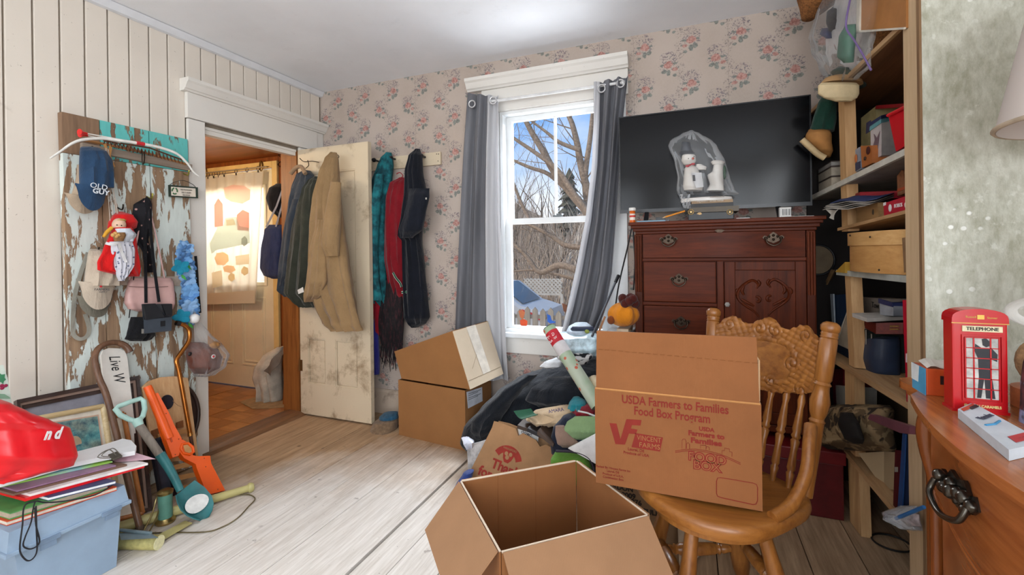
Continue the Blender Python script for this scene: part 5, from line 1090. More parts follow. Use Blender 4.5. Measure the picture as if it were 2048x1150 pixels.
# ================================================================== TALL CHEST OF DRAWERS
MAH = wood('mahogany', '#391508', '#672c13', 'X', .8, .42, 9, spec=.12); MAHV = wood('mahogany_v', '#361407', '#642b12', 'Z', .8, .42, 9, spec=.12)
YD = 2.36; DZ = 1.300
ch = thing('tall_chest', 'dark mahogany chest with carved door and brass pulls under the television', 'dresser', (.13, 2.53, 0))
part('carcass', bx((-.250, YD+.022, .33), (.505, 2.705, 1.24)), MAHV, ch)
for z0, z1, e in ((1.240, 1.254, .006), (1.254, 1.270, .016), (1.270, 1.284, .026), (1.284, 1.300, .036)): part('top_moulding', bx((-.250-e, YD-e, z0), (.505+e+.012, 2.712, z1), .003), MAH, ch)
for a, b in ((-.262, -.224), (.484, .520)):
    part('stile', bx((a, YD, .33), (b, YD+.04, 1.24), .006), MAHV, ch)
    for k in range(3): x = a+.008+.011*k; part('reed', MB().tube([(x, YD, .95), (x, YD, 1.232)], .005, 8), MAHV, ch, 60)
    for y in (YD+.03, 2.66): part('leg', MB().tube([((a+b)/2, y, 0), ((a+b)/2, y, .10), ((a+b)/2, y, .33)], [.014, .02, .024], 10), MAHV, ch, 60)
part('rail', bx((-.224, YD+.004, 1.104), (.484, YD+.03, 1.120), .003), MAH, ch); part('divider', bx((.118, YD+.004, .34), (.147, YD+.03, 1.104), .003), MAHV, ch)
for z in (.884, .685, .49): part('rail', bx((-.224, YD+.006, z), (.118, YD+.03, z+.017), .003), MAH, ch)
part('base_rail', bx((-.262, YD+.002, .32), (.520, YD+.04, .352), .004), MAH, ch)
def serp(x0, x1, z0, z1, bulge):
    g = []
    for j in range(5):
        z = z0+(z1-z0)*j/4; g.append([(x0+(x1-x0)*i/28, YD+.010-bulge*(.5-.5*math.cos(2*math.pi*i/28))-bulge*.5*math.sin(math.pi*i/28), z) for i in range(29)])
    return MB().sheet(g, .02)
ANT = M('#3a2f26', .38, .85, .2, 60)
def pull(parent, c, w=.088):
    """ornate back plate with a hanging bail"""
    c = Vector(c); out = NY
    pts = [(-.5, .05), (-.40, .16), (-.26, .10), (-.14, .24), (0, .34), (.14, .24), (.26, .10), (.40, .16), (.5, .05), (.36, -.08), (.18, -.16), (0, -.24), (-.18, -.16), (-.36, -.08)]
    mb = MB().prism([c+Vector((a*w, -.001, b*w)) for a, b in pts], out*.004)
    for sx in (-1, 1): mb.ball(c+Vector((sx*.34*w, -.011, .02*w)), .007, 8, 6)
    mb.tube(smooth_path([c+Vector((-.34*w, -.014, .0)), c+Vector((-.28*w, -.018, -.22*w)), c+Vector((0, -.020, -.36*w)), c+Vector((.28*w, -.018, -.22*w)), c+Vector((.34*w, -.014, 0))], 5), .0032, 6)
    for a, b in ((-.2, .1), (0, .16), (.2, .1), (0, -.05)): mb.ball(c+Vector((a*w, -.006, b*w)), .006, 8, 6)
    part('pull', mb, ANT, parent, 50, label='dark antique brass bail pull')
dr = part('drawer', serp(-.219, .479, 1.122, 1.238, .024), MAH, ch, 50)
for u, v in ((1337, 480), (1546, 477)): p = PY(u, v, YD-.016); pull(dr, (p.x, YD-.021, p.z))
for z0, z1, q in ((.904, 1.101, (1358, 559)), (.704, .882, (1362, 644)), (.509, .683, (1364, 740))):
    dr = part('drawer', bx((-.219, YD-.002, z0), (.114, YD+.02, z1), .004), MAH, ch); p = PY(q[0], q[1], YD); pull(dr, (p.x, YD-.003, p.z))
dd = part('door', MB().box((.150, YD-.002, .356), (.196, YD+.02, 1.100), None, .003).box((.440, YD-.002, .356), (.482, YD+.02, 1.100), None, .003).box((.196, YD-.002, .356), (.440, YD+.02, .41), None, .003).box((.196, YD-.002, 1.060), (.440, YD+.02, 1.100), None, .003), MAHV, ch)
part('panel', bx((.190, YD+.008, .405), (.446, YD+.018, 1.065)), MAHV, dd)
sc = [[(1513, 577), (1516, 570), (1511, 563), (1503, 561), (1490, 568), (1478, 580), (1475, 592), (1480, 602), (1492, 612), (1507, 622), (1518, 633)], [(1512, 602), (1517, 604), (1520, 599), (1517, 594), (1511, 594)], [(1488, 572), (1484, 582), (1488, 590)], [(1482, 598), (1496, 606), (1508, 612)], [(1476, 577), (1472, 583), (1472, 590)], [(1515, 560), (1519, 566), (1517, 573)]]
for pp in sc:
    for mir in (0, 1):
        P = [PY((2*1527-u) if mir else u, v-(2 if mir else 0), YD+.008) for u, v in pp]; P = smooth_path(P, 4); n = len(P)
        part('carved_scroll', MB().tube(P, [.0035+.004*math.sin(math.pi*(i+.5)/n) for i in range(n)], 6), MAHV, dd, 60)
p = PY(1454, 608, YD); part('knob', MB().lathe([(.004, 0), (.005, .010), (.011, .014), (.012, .02), (.006, .024)], frame4((p.x, YD-.002, p.z), (1, 0, 0), (0, 0, 1)), 6), M('#9f9c98', .12, .1), dd)
p = PY(1438, 463, YD); part('keyhole_plate', MB().prism([Vector((p.x+a, YD-.040, p.z+b)) for a, b in ((-.022, .004), (-.01, .008), (.01, .008), (.022, .004), (.01, -.006), (-.01, -.006))], NY*.003), ANT, ch)
# red trunk pushed under the chest
rtk = thing('metal_chest', 'dark red metal trunk on the floor under the mahogany chest', 'trunk', (.44, 2.45, 0)); RM = M('#571216', .45, 0, .15)
part('box', bx((.27, 2.295, 0), (.460, 2.62, .235), .004), RM, rtk); part('box_end', bx((.460, 2.295, 0), (.595, 2.62, .235), .004), RM, rtk); part('lid', bx((.262, 2.287, .236), (.603, 2.628, .290), .005), M('#6b171b', .4), rtk)
# ================================================================== TELEVISION
tv = thing('television', 'large flat black television standing on the mahogany chest', 'television', (.09, 2.5, DZ))
a, b, c, d = PY(1237, 229, 2.49), PY(1622, 195, 2.49), PY(1622, 412, 2.49), PY(1240, 426, 2.49)
BEZ = M('#101114', .3); x0, x1, z0, z1 = a.x, b.x, (c.z+d.z)/2, (a.z+b.z)/2
part('back_shell', bx((x0+.004, 2.500, z0+.004), (x1-.004, 2.545, z1-.004), .008), M('#15161a', .5), tv)
t = NT('tv_glass'); t.set(lin('#07080b'), .16, 0, None, spec=.2); part('screen', bx((x0+.006, 2.496, z0+.018), (x1-.006, 2.4995, z1-.006)), t.m, tv)
for lo, hi in (((x0, z0), (x0+.006, z1)), ((x1-.006, z0), (x1, z1)), ((x0+.006, z1-.006), (x1-.006, z1)), ((x0+.006, z0), (x1-.006, z0+.018))): part('bezel', bx((lo[0], 2.491, lo[1]), (hi[0], 2.500, hi[1])), BEZ, tv)
for x in (x0+.14, x1-.14): part('foot', MB().prism([(x-.012, 2.42, DZ), (x+.012, 2.42, DZ), (x+.010, 2.50, z0+.01), (x-.010, 2.50, z0+.01)], (0, .02, 0)).box((x-.012, 2.42, DZ), (x+.012, 2.60, DZ+.008)), BEZ, tv)
# ================================================================== THINGS ON THE CHEST
G2 = 'things piled on the mahogany chest'
def fbox(u0, v0, u1, v1, Y, dep, bev=.002):
    a, b = PY(u0, v0, Y), PY(u1, v1, Y); return (a.x, Y, b.z), (b.x, Y+dep, a.z)
def stk(name, label, cat, u0, u1, z0, z1, Y, dep, mat, pages=None):
    a, b = PY(u0, 410, Y), PY(u1, 410, Y); t = thing(name, label, cat, ((a.x+b.x)/2, Y+dep/2, z0), G2)
    if pages:
        c = .0025; part('cover', bx((a.x, Y, z0), (b.x, Y+dep, z0+c)), mat, t); part('cover', bx((a.x, Y, z1-c), (b.x, Y+dep, z1)), mat, t); part('spine', bx((a.x, Y, z0+c), (b.x, Y+.003, z1-c)), mat, t); part('pages', bx((a.x+.003, Y+.003, z0+c), (b.x-.003, Y+dep-.003, z1-c)), PG, t)
    else: part('case', bx((a.x, Y, z0), (b.x, Y+dep, z1), .003), mat, t)
    return t, (a.x, b.x)
YS = 2.345
def gold(t, c, r): part('medallion', MB().tube(arc(c, Vector((r, 0, 0)), UP*r, 16)[:-1], .0022, 5, closed=True).ball(c, (r*.5, .002, r*.5), 8, 6), M('#b59b6a', .35, .6), t)
t, (xa, xb) = stk('boxed_set', 'black box with two gold medallions at the bottom of the book stack', 'box', 1376, 1468, DZ, DZ+.037, YS, .13, M('#0f1013', .4))
for u in (1382, 1460): gold(t, PY(u, 424, YS-.002), .012)
part('horse_emblem', MB().prism([PY(u, v, YS-.0005) for u, v in [(1393, 428), (1397, 425), (1402, 425), (1404, 428), (1400, 430)]], NY*.001), M('#8a6f4a', .4, .5), t)
t, (xa, xb) = stk('hardback_book', 'brown and gold hardback lying under the black paperback on the chest', 'book', 1379, 1478, DZ+.0375, DZ+.062, YS, .15, M('#4d4230', .45), 1)
for u in (1389, 1396, 1403): p = PY(u, 411, YS-.001); part('gilt_square', bx((p.x-.006, YS-.0012, p.z-.006), (p.x+.006, YS, p.z+.006)), M('#1c1913', .5), t)
t, (xa, xb) = stk('paperback_book', 'black paperback with white spine lettering on the chest', 'book', 1377, 1467, DZ+.0625, DZ+.079, YS, .14, M('#101013', .45), 1)
letters(t, "king ascot's - service manual", PY(1420, 401.5, YS), (1, 0, 0), (0, 0, 1), .0135, M('#c8c3ba', .7), width=.115); letters(t, 'THE', PY(1388, 401.5, YS), (1, 0, 0), (0, 0, 1), .012, M('#c8c3ba', .7))
t, (xa, xb) = stk('thin_book', 'thin tan book on top of the stack under the snowman', 'book', 1383, 1466, DZ+.0795, DZ+.093, YS, .13, M('#8d7353', .5), 1)
letters(t, 'COMPANION', PY(1434, 393.5, YS), (1, 0, 0), (0, 0, 1), .010, M('#4a3826', .7))
SZ = DZ+.0935; CER = M('#dcd8d2', .25, 0, .03); YW = 2.42
sn = thing('snowman_figurine', 'white ceramic snowman figurine with red bow tie and chimney on the books', 'figurine', PY(1412, 388, YW))
zb = SZ
def PW(u, v): return PY(u, v, YW)
c0 = PW(1412, 384); part('base', MB().loft([[Vector((c0.x+a*.118*math.cos(q*.2618), YW-.01+a*.045*math.sin(q*.2618), zb+h)) for q in range(24)] for a, h in ((.96, .0), (1, .008), (.97, .018), (.7, .022))]), CER, sn, 60)
def vblob(rows, dep, mat, nm): 
    return part(nm, MB().silh(rows, onY(YW+dep/2-.01), NY, 24, 5), mat, sn, 60)
vblob([(332, 1376, 1388, .05), (340, 1369, 1396, .08), (360, 1367, 1404, .085), (375, 1366, 1406, .085), (383, 1368, 1404, .08)], .08, CER, 'body'); vblob([(308, 1370, 1386, .04), (314, 1364, 1391, .06), (324, 1363, 1392, .065), (331, 1367, 1388, .05)], .06, CER, 'head')
vblob([(330, 1392, 1404, .03), (335, 1391, 1413, .035), (341, 1394, 1412, .03)], .03, CER, 'arm'); vblob([(288, 1364, 1380, .05), (298, 1362, 1382, .055), (306, 1361, 1386, .055), (309, 1358, 1390, .07), (312, 1360, 1388, .06)], .06, M('#1d2430', .4), 'hat')
vblob([(323, 1424, 1446, .04), (326, 1421, 1449, .05), (331, 1424, 1447, .045)], .045, CER, 'chimney_cap'); vblob([(330, 1427, 1446, .04), (344, 1424, 1446, .042), (352, 1414, 1446, .045), (370, 1419, 1447, .05), (383, 1412, 1448, .055)], .05, CER, 'chimney')
RD = M('#b0202c', .35); yn = YW-.055
part('bow_tie', MB().ball(PY(1380, 330, yn), (.005, .005, .005), 8, 6).ball(PY(1375, 332, yn), (.010, .004, .006), 8, 6).ball(PY(1386, 328, yn), (.010, .004, .006), 8, 6), RD, sn, 60); part('nose', MB().ball(PY(1386, 317, yn), (.006, .008, .006), 8, 6), M('#c9512e', .4), sn, 60)
part('eyes', MB().ball(PY(1377, 317, yn), .0025, 6, 4).ball(PY(1388, 313, yn+.004), .0025, 6, 4), BLK, sn, 60)
part('greenery', MB().ball(PY(1449, 345, YW), (.008, .02, .035), 8, 6), M('#2f5a3a', .6), sn, 60)
part('price_tag', MB().prism([PY(u, v, YW-.062) for u, v in [(1382, 346), (1403, 345), (1407, 374), (1392, 376)]], NY*.001), M('#cfd0d2', .5), sn); part('tag_print', MB().prism([PY(u, v, YW-.0635) for u, v in [(1385, 350), (1390, 350), (1391, 362), (1386, 362)]], NY*.0006), M('#3a3c40', .6), sn)
CLR = glassy('clear_bag', (.80, .83, .86, 1), .07, .08)
sb = thing('clear_plastic_bag', 'clear plastic bag draped round the snowman figurine', 'plastic bag', PY(1412, 412, YW))
part('film', MB().silh([(264, 1379, 1387, .04), (274, 1362, 1402, .10), (290, 1341, 1424, .16), (300, 1338, 1432, .18), (330, 1350, 1448, .19), (360, 1356, 1457, .19), (384, 1354, 1466, .19), (392, 1356, 1474, .18)], onY(YW+.07), NY, 44, 5, 7, .010, 14), CLR, sb, 60)
part('drape', MB().grid_slab([PY(1356, 388, 2.34), PY(1381, 388, 2.33), PY(1380, 418, 2.335), PY(1368, 416, 2.335)], 10, 8, lambda i, j: .012*math.sin(10*i+6*j), .001), CLR, sb, 60)
pb_ = thing('pill_bottle', 'orange pill bottle with white cap at left corner of the chest', 'bottle', PY(1265, 440, 2.37)); p = PY(1265, 441, 2.37); p.z = DZ
part('vial', MB().lathe([(.0135, 0), (.0145, .003), (.0145, .058), (.012, .061)], Matrix.Translation(p), 18), M('#cf6018', .3), pb_, 50); part('label', MB().lathe([(.0149, .014), (.0149, .046)], Matrix.Translation(p), 18, False), M('#d8cfc4', .6), pb_, 50); part('label_band', MB().lathe([(.0151, .028), (.0151, .038)], Matrix.Translation(p), 18, False), M('#c23a32', .6), pb_, 50); part('cap', MB().lathe([(.0165, .061), (.0175, .063), (.0175, .074), (.015, .077), (.006, .078)], Matrix.Translation(p), 18), M('#dcdad6', .4), pb_, 50)
def lay(name, label, cat, u0, u1, y0, y1, h, mat): a, b = PY(u0, 432, y0), PY(u1, 432, y0); return solo(name, MB().box((a.x, y0, DZ), (b.x, y1, DZ+h), None, .001), mat, label, cat, G2)
lay('paper_sheet', 'loose grey papers lying behind the pencil on the chest', 'paper', 1284, 1338, 2.40, 2.47, .012, M('#7d7e84', .6)); lay('blue_pen', 'pale blue pen lying at the front edge of the chest', 'pen', 1274, 1331, 2.345, 2.352, .007, M('#6f93a8', .4))
pn = thing('pencil', 'yellow pencil resting on a small black box on the chest', 'pencil', PY(1350, 432, 2.345)); A, B = PY(1331, 434, 2.352), PY(1370, 422, 2.338); part('shaft', MB().tube([A, B], .0042, 6), M('#d98a2a', .45), pn); part('tip', MB().tube([A, A+(A-B).normalized()*.016], [.0042, .0008], 6), M('#d8b58a', .6), pn)
lay('small_black_box', 'small black plastic box at front edge of the chest by the pencil', 'box', 1311, 1330, 2.36, 2.39, .022, M('#14161a', .35)); lay('white_card', 'small white card lying right of the book stack', 'card', 1472, 1500, 2.37, 2.42, .006, M('#cfccc8', .6))
bc = thing('barcode_box', 'small white carton with barcode standing on the chest', 'box', PY(1572, 428, 2.40)); a, b = PY(1559, 415, 2.40), PY(1583, 427, 2.40); part('carton', bx((a.x, 2.40, DZ), (b.x, 2.43, a.z), .002), M('#d2d0cc', .6), bc)
for k in range(9): x = a.x+.012+k*.0042; part('barcode_bar', bx((x, 2.3993, DZ+.012), (x+.0012+.0012*(k % 3 == 0), 2.4, a.z-.008)), BLK, bc)
lay('envelope', 'long white envelope on the right end of the chest', 'envelope', 1562, 1628, 2.345, 2.39, .003, M('#b9b4ae', .7))
# ================================================================== BESIDE THE CHEST: bin, gourd plush, rods
bn = thing('white_bin', 'pale grey plastic drawer bin left of the mahogany chest', 'bin', (-.40, 2.40, 0)); 
a, b = PY(1206, 640, 2.28), PY(1268, 640, 2.28)
part('body', bx((a.x+.01, 2.30, 0), (-.285, 2.56, .70), .01), M('#c3c8cc', .5), bn); part('rim', bx((a.x-.01, 2.285, .70), (-.283, 2.575, .735), .008), M('#d6dade', .5), bn)
part('wood_edge', MB().prism([PY(u, v, 2.275) for u, v in [(1196, 664), (1200, 664), (1212, 634), (1209, 632)]], NY*.012), wood('edge_br', '#7a4a2a', '#a9754a', 'Z'), bn)
lay2 = bx((a.x+.06, 2.32, .736), (-.29, 2.50, .765), .006); solo('beige_case', lay2, M('#b8a68e', .5), 'beige plastic case under the orange plush pumpkin', 'case')
pk_ = thing('plush_pumpkin', 'orange plush pumpkin with dark red curly top beside the chest', 'plush toy', PY(1245, 627, 2.36)); pcn = PY(1246, 600, 2.36); pcn.z = .765+.068
rr = []
for j in range(13):
    a_ = math.pi*(.03+.94*j/12)-math.pi/2; rr.append([Vector((pcn.x+.075*math.cos(a_)*(1+.09*math.cos(7*q*.1745))*math.cos(q*.1745), pcn.y+.07*math.cos(a_)*(1+.09*math.cos(7*q*.1745))*math.sin(q*.1745), pcn.z+.062*math.sin(a_))) for q in range(36)])
part('body', MB().loft(rr), cloth('#d0801e', .12), pk_, 60); 
for k in range(9): a_ = k*.7; part('curl', MB().ball(pcn+Vector((.03+.03*math.cos(a_), -.01+.03*math.sin(a_), .06+.012*(k % 3))), .024, 8, 6), cloth('#4a1a14', .3), pk_, 60)
part('patch', MB().ball(pcn+Vector((-.055, -.045, -.025)), (.02, .02, .022), 8, 6), cloth('#7a3f1c', .3), pk_, 60)
pl_ = thing('metal_pole', 'slim black and silver pole leaning beside the right curtain', 'pole', PY(1184, 673, 2.18)); A = PY(1237, 551, 2.45); B = PY(1184, 673, 2.18); part('shaft', MB().tube([A, B], .006, 8), M('#5c5f66', .3, .6), pl_, 60); part('grip', MB().tube([A, A+(B-A)*.12], .009, 8), BLK, pl_, 60)
cb = thing('power_cable', 'two black cables hanging down beside the chest', 'cable', PY(1245, 700, 2.45))
for pp in ([(1264, 452), (1255, 495), (1243, 545), (1236, 578), (1230, 620)], [(1266, 454), (1268, 490), (1270, 525), (1267, 580)]): part('cable', MB().tube(smooth_path([PY(u, v, 2.58) for u, v in pp], 4), .0045, 6), BLK, cb, 60)
# ================================================================== TALL CARTON by the curtain
CB1 = card('#8c6038'); CB2 = card('#b5784a')
Q1, Q2 = Vector((-1.748, 2.425, 0)), Vector((-1.236, 2.36, 0)); al = (Q2-Q1).normalized(); pe = Vector((-al.y, al.x, 0)); DPT = .295
tc = thing('tall_carton', 'tall brown cardboard carton with taped slanting lid below the left curtain', 'cardboard box', (Q1+Q2)/2+pe*DPT/2)
HB = .352; U = Vector((0, 0, HB))
def wallp(a, b, h0, h1, th, n_): return MB().hexa([a, b, b+n_*th, a+n_*th, a+Vector((0, 0, h0)), b+Vector((0, 0, h1)), b+n_*th+Vector((0, 0, h1)), a+n_*th+Vector((0, 0, h0))])
Q3, Q4 = Q2+pe*DPT, Q1+pe*DPT
part('wall', wallp(Q1, Q2, HB, HB, .005, pe), CB1, tc); part('wall', wallp(Q2-al*.005+pe*.005, Q3-al*.005, HB, HB, .005, al), CB1, tc); part('wall', wallp(Q4, Q3-al*.005, HB, HB, .005, -pe), CB1, tc); part('wall', wallp(Q1+pe*.005, Q4-pe*.005, HB, HB, .005, al), CB1, tc)
fp = onP(Q1-pe*.006, pe); A, B, C, D = fp(789, 704), fp(905, 663), fp(940, 779), fp(803, 757)
bp_ = onP(Q1+pe*.27, pe); E_b, G_b = bp_(975, 643), bp_(1006, 748)
def slab4(p, th): 
    p = [Vector(q) for q in p]; n_ = (p[1]-p[0]).cross(p[3]-p[0]).normalized(); return MB().prism(p, n_*th)
part('lid_front', slab4([A, B, C, D], .005), CB1, tc); part('lid_top', slab4([B, E_b, G_b, C], -.005), card('#c9b79f'), tc); part('lid_left', slab4([A, B, E_b, A+(E_b-B)], .004), CB1, tc); part('lid_back', slab4([A+(E_b-B), E_b, G_b, D+(G_b-C)], .004), CB1, tc)  # lid top in paler card: the light falling on it is painted in
nT = (E_b-B).cross(C-B).normalized(); nT = nT if nT.z > 0 else -nT
def onT(s, t_): return B+(E_b-B)*s+(C-B)*t_+(G_b-E_b-(C-B))*s*t_
part('tape', slab4([onT(.36, -.005)+nT*.0062, onT(.62, -.005)+nT*.0062, onT(.66, .86)+nT*.0062, onT(.44, .86)+nT*.0062], .0006), M('#d6cdbf', .18), tc)
part('crease', MB().tube([onT(.02, .86)+nT*.006, onT(.98, .86)+nT*.006], .0012, 4), card('#9a8a72'), tc); part('crease', MB().tube([onT(.2, .7)+nT*.006, onT(.42, .5)+nT*.006], .001, 4), card('#9a8a72'), tc)
rp = onP(Q2+al*.0008, al); lb = [(933, 784), (964, 774), (965, 802), (936, 817)]
part('shipping_label', MB().prism([rp(u, v) for u, v in lb], al*.001), M('#c9ccd4', .6), tc)
for k in range(4): part('label_print', MB().prism([rp(936, 787.5+k*4)+al*.0012, rp(961-5*(k % 2), 778.5+k*4)+al*.0012, rp(961-5*(k % 2), 779.8+k*4)+al*.0012, rp(936, 788.8+k*4)+al*.0012], al*.0003), M('#6d7078', .7), tc)
sl_ = thing('slipper', 'knitted slipper with blue trim on the floor by the tall carton', 'slipper', PZ(783, 856, 0))
part('sole', MB().silh([(848, 768, 806, .2), (857, 770, 806, .2)], onY(2.58), NY, 24, 3, flat=3), M('#6b5a48', .9), sl_, 60); part('upper', MB().silh([(829, 770, 802, .08), (834, 766, 806, .16), (849, 765, 807, .2)], onY(2.575), NY, 24, 4), cloth('#7a644e', .35, 60), sl_, 60); part('trim', MB().silh([(822, 774, 800, .06), (827, 770, 803, .1), (832, 770, 804, .1)], onY(2.56), NY, 20, 3), cloth('#27506a', .4, 50), sl_, 60)
# ================================================================== HEAP of clothes and bags under the window
bj = thing('black_jacket', 'black fleece jacket draped in a heap under the window', 'jacket', PZ(1060, 900, 0)); BKF = cloth('#14181f', .25)
part('body', MB().silh([(712, 1150, 1230, .10), (728, 1095, 1250, .22), (742, 1052, 1260, .30), (765, 1018, 1260, .36), (795, 990, 1260, .40), (825, 962, 1240, .42), (850, 956, 1180, .42), (880, 975, 1120, .35), (930, 985, 1120, .3)], onY(2.62), NY, 64, 7, 6, .010, 17), BKF, bj, 60)
part('sleeve', MB().silh([(745, 1058, 1080, .06), (775, 1010, 1050, .10), (805, 980, 1028, .12), (830, 956, 1012, .13), (850, 954, 1000, .12), (866, 960, 990, .09), (877, 966, 980, .05)], onY(2.30), NY, 26, 5, 2, .010, 6), BKF, bj, 60)
part('hood', MB().silh([(752, 1100, 1190, .06), (770, 1070, 1210, .12), (790, 1060, 1210, .14), (806, 1080, 1190, .08)], onY(2.28), NY, 40, 5, 4, .010, 31), BKF, bj, 60)
part('flag_patch', MB().prism([PY(u, v, 2.16) for u, v in [(1128, 803), (1137, 801), (1138, 808), (1129, 809)]], NY*.002), M('#b0636f', .8), bj)
cg = thing('crumpled_cap', 'crumpled tan and green baseball cap on the clothes heap', 'cap', PY(1095, 848, 2.05)); CTN = cloth('#b39b7c', .2)
part('crown', MB().silh([(809, 1120, 1150, .04), (815, 1075, 1160, .10), (826, 1062, 1162, .14), (836, 1075, 1150, .12), (842, 1090, 1125, .05)], onY(2.13), NY, 36, 5, 6, .012, 5), CTN, cg, 60)
part('bill', MB().grid_slab([PY(1052, 833, 1.98), PY(1076, 826, 1.99), PY(1112, 839, 1.96), PY(1072, 849, 1.94)], 8, 6, lambda i, j: .012*math.sin(3.1*i), .003), CTN, cg, 60); part('green_bill', MB().grid_slab([PY(1027, 822, 1.97), PY(1062, 817, 2.0), PY(1076, 829, 1.97), PY(1044, 838, 1.94)], 8, 6, lambda i, j: .014*math.sin(3.1*j), .003), cloth('#2f5a45', .2), cg, 60)
letters(cg, 'AMARA', PY(1113, 820, 1.975), (1, 0, .28), (0, 0, 1), .022, M('#3c3a6a', .8), lift=.008)
solo('teal_cloth', MB().silh([(792, 1148, 1160, .04), (798, 1144, 1176, .10), (806, 1143, 1182, .12), (812, 1150, 1180, .05)], onY(2.12), NY, 24, 5, 3, .010, 4), cloth('#12707a', .25), 'bright teal cloth tucked under the wrapping paper roll', 'cloth', smooth=60)
solo('red_cloth', MB().silh([(806, 1145, 1190, .05), (815, 1150, 1196, .10), (826, 1160, 1200, .10), (832, 1170, 1198, .05)], onY(2.08), NY, 24, 5, 3, .010, 9), cloth('#7a1020', .25), 'dark red cloth beneath the teal cloth', 'cloth', smooth=60)
nb = thing('lunch_bag', 'navy child lunch bag with plain green front panel in the heap', 'bag', PY(1155, 900, 2.0)); 
part('body', MB().silh([(820, 1155, 1195, .04), (826, 1130, 1215, .09), (845, 1114, 1220, .11), (870, 1108, 1220, .11), (895, 1110, 1215, .1), (905, 1120, 1210, .06)], onY(2.05), NY, 32, 5, flat=2.8), cloth('#1a2133', .2), nb, 60)
part('front_panel', MB().silh([(832, 1150, 1190, .01), (842, 1135, 1205, .02), (858, 1128, 1210, .03), (872, 1132, 1208, .02), (878, 1145, 1195, .01)], onY(1.945), NY, 28, 4), cloth('#7f9a6e', .12), nb, 60); part('piping', MB().tube([PY(u, v, 1.945) for u, v in [(1156, 822), (1175, 826), (1195, 834), (1210, 845)]], .004, 6), M('#c9cac8', .5), nb, 60)
part('side_panel', MB().silh([(850, 1112, 1130, .02), (866, 1112, 1142, .03), (884, 1116, 1160, .03), (894, 1125, 1160, .01)], onY(1.945), NY, 20, 4), cloth('#8f7668', .2), nb, 60)
gp_ = thing('green_pouch', 'lime green zip pouch with dark edging beside the open box', 'pouch', PY(1150, 950, 1.85)); part('body', MB().silh([(901, 1112, 1150, .04), (908, 1108, 1178, .08), (925, 1108, 1187, .09), (945, 1108, 1190, .08), (960, 1110, 1190, .05)], onY(1.93), NY, 30, 5, flat=3), cloth('#5f8f35', .1), gp_, 60)
part('edging', MB().tube(smooth_path([PY(u, v, 1.865) for u, v in [(1112, 902), (1150, 904), (1175, 914), (1186, 930), (1189, 948)]], 4), .006, 6), M('#2a2533', .6), gp_, 60)
solo('cardboard_panel', MB().prism([PY(u, v, 1.86) for u, v in [(1136, 897), (1192, 868), (1215, 868), (1215, 936), (1190, 927)]], (0, .012, 0)), M('#dedede', .5), 'white cardboard panel standing beside the printed food carton', 'panel')
# torn brown grocery bag
pgp = onP((0, 1.86, 0), (0, -1, .55)); pgn = Vector((0, -1, .55)).normalized()
gb = thing('grocery_bag', 'torn brown paper grocery bag with red printing behind the open box', 'paper bag', PZ(1020, 1010, 0)); KR = M('#9a7450', .85, 0, .08, 12, .1)
ol_ = [(930, 985), (934, 955), (984, 855), (988, 842), (1001, 845), (1030, 856), (1036, 872), (1046, 866), (1072, 880), (1080, 893), (1092, 889), (1108, 897), (1110, 925), (1104, 985)]
part('front', MB().prism([pgp(u, v) for u, v in ol_], -pgn*.012), KR, gb); part('back_sheet', MB().prism([pgp(u, v)-pgn*.05 for u, v in [(985, 900), (990, 838), (1012, 843), (1060, 862), (1100, 880), (1112, 890), (1112, 980), (985, 980)]], -pgn*.004), M('#a5805c', .85), gb)
part('side_gusset', MB().prism([pgp(1104, 985)-pgn*.013, pgp(1110, 925)-pgn*.013, pgp(1108, 897)-pgn*.013, pgp(1112, 890)-pgn*.05, pgp(1112, 980)-pgn*.05], Vector((.003, 0, 0))), KR, gb)
RI = M('#8e2a1e', .8); gx = (pgp(1030, 960)-pgp(980, 952)).normalized(); gy = pgn.cross(gx)
gx2 = (gx+gy*-.22).normalized(); gy2 = pgn.cross(gx2)
letters(gb, 'Thank', pgp(984, 926), gx2, gy2, .058, RI, align='LEFT', bold=.002); letters(gb, 'for your', pgp(958, 940), gx2, gy2, .058, RI, align='LEFT', bold=.002)
bc_ = pgp(1017, 910); part('banner', MB().strap(arc(bc_-gy2*.03, gx2*.062, gy2*.055, 12, math.radians(160), math.radians(20)), .030, .001, pgn), RI, gb); letters(gb, 'HANNAFORD', bc_+gy2*.024, gx2, gy2, .014, KR, lift=.0026, width=.07)
part('fruit_basket', MB().prism([bc_+gx2*a+gy2*b+pgn*.0006 for a, b in [(-.03, .008), (-.02, .018), (0, .014), (.02, .018), (.03, .006), (.022, -.02), (.01, -.035), (-.01, -.035), (-.022, -.02)]], pgn*.0008), RI, gb)
for a, b, r in ((-.012, .003, .009), (.010, .004, .009), (-.002, -.012, .010)): part('fruit', MB().prism(arc(bc_+gx2*a+gy2*b+pgn*.0016, gx2*r, gy2*r, 12)[:-1], pgn*.0004), KR, gb)
fy = thing('shopping_flyer', 'white printed flyer poking out of the torn grocery bag', 'flyer', pgp(1060, 880)); part('sheet', MB().prism([pgp(u, v)-pgn*.025 for u, v in [(1032, 855), (1075, 862), (1073, 885), (1060, 884), (1035, 870)]], -pgn*.002), M('#c9c9c6', .6), fy); letters(fy, 'dow!', pgp(1050, 865)-pgn*.025, gx2, gy2, .028, M('#23202a', .7))
npz = thing('newspaper_bundle', 'folded newspapers and white bag beside the grocery bag', 'newspaper', PZ(950, 960, 0)); [part('paper', MB().grid_slab([PY(934+5*k, 892-2*k, 1.95+.025*k), PY(972+6*k, 880-2*k, 2.0+.025*k), PY(962+6*k, 960, 1.98+.025*k), PY(938+4*k, 968, 1.93+.025*k)], 5, 6, lambda i, j: .004*math.sin(6*i+k), .004), M(['#b9b6b4', '#2c303c', '#c9c6c2', '#8d8c92'][k], .8, 0, .3, 30), npz) for k in range(4)]
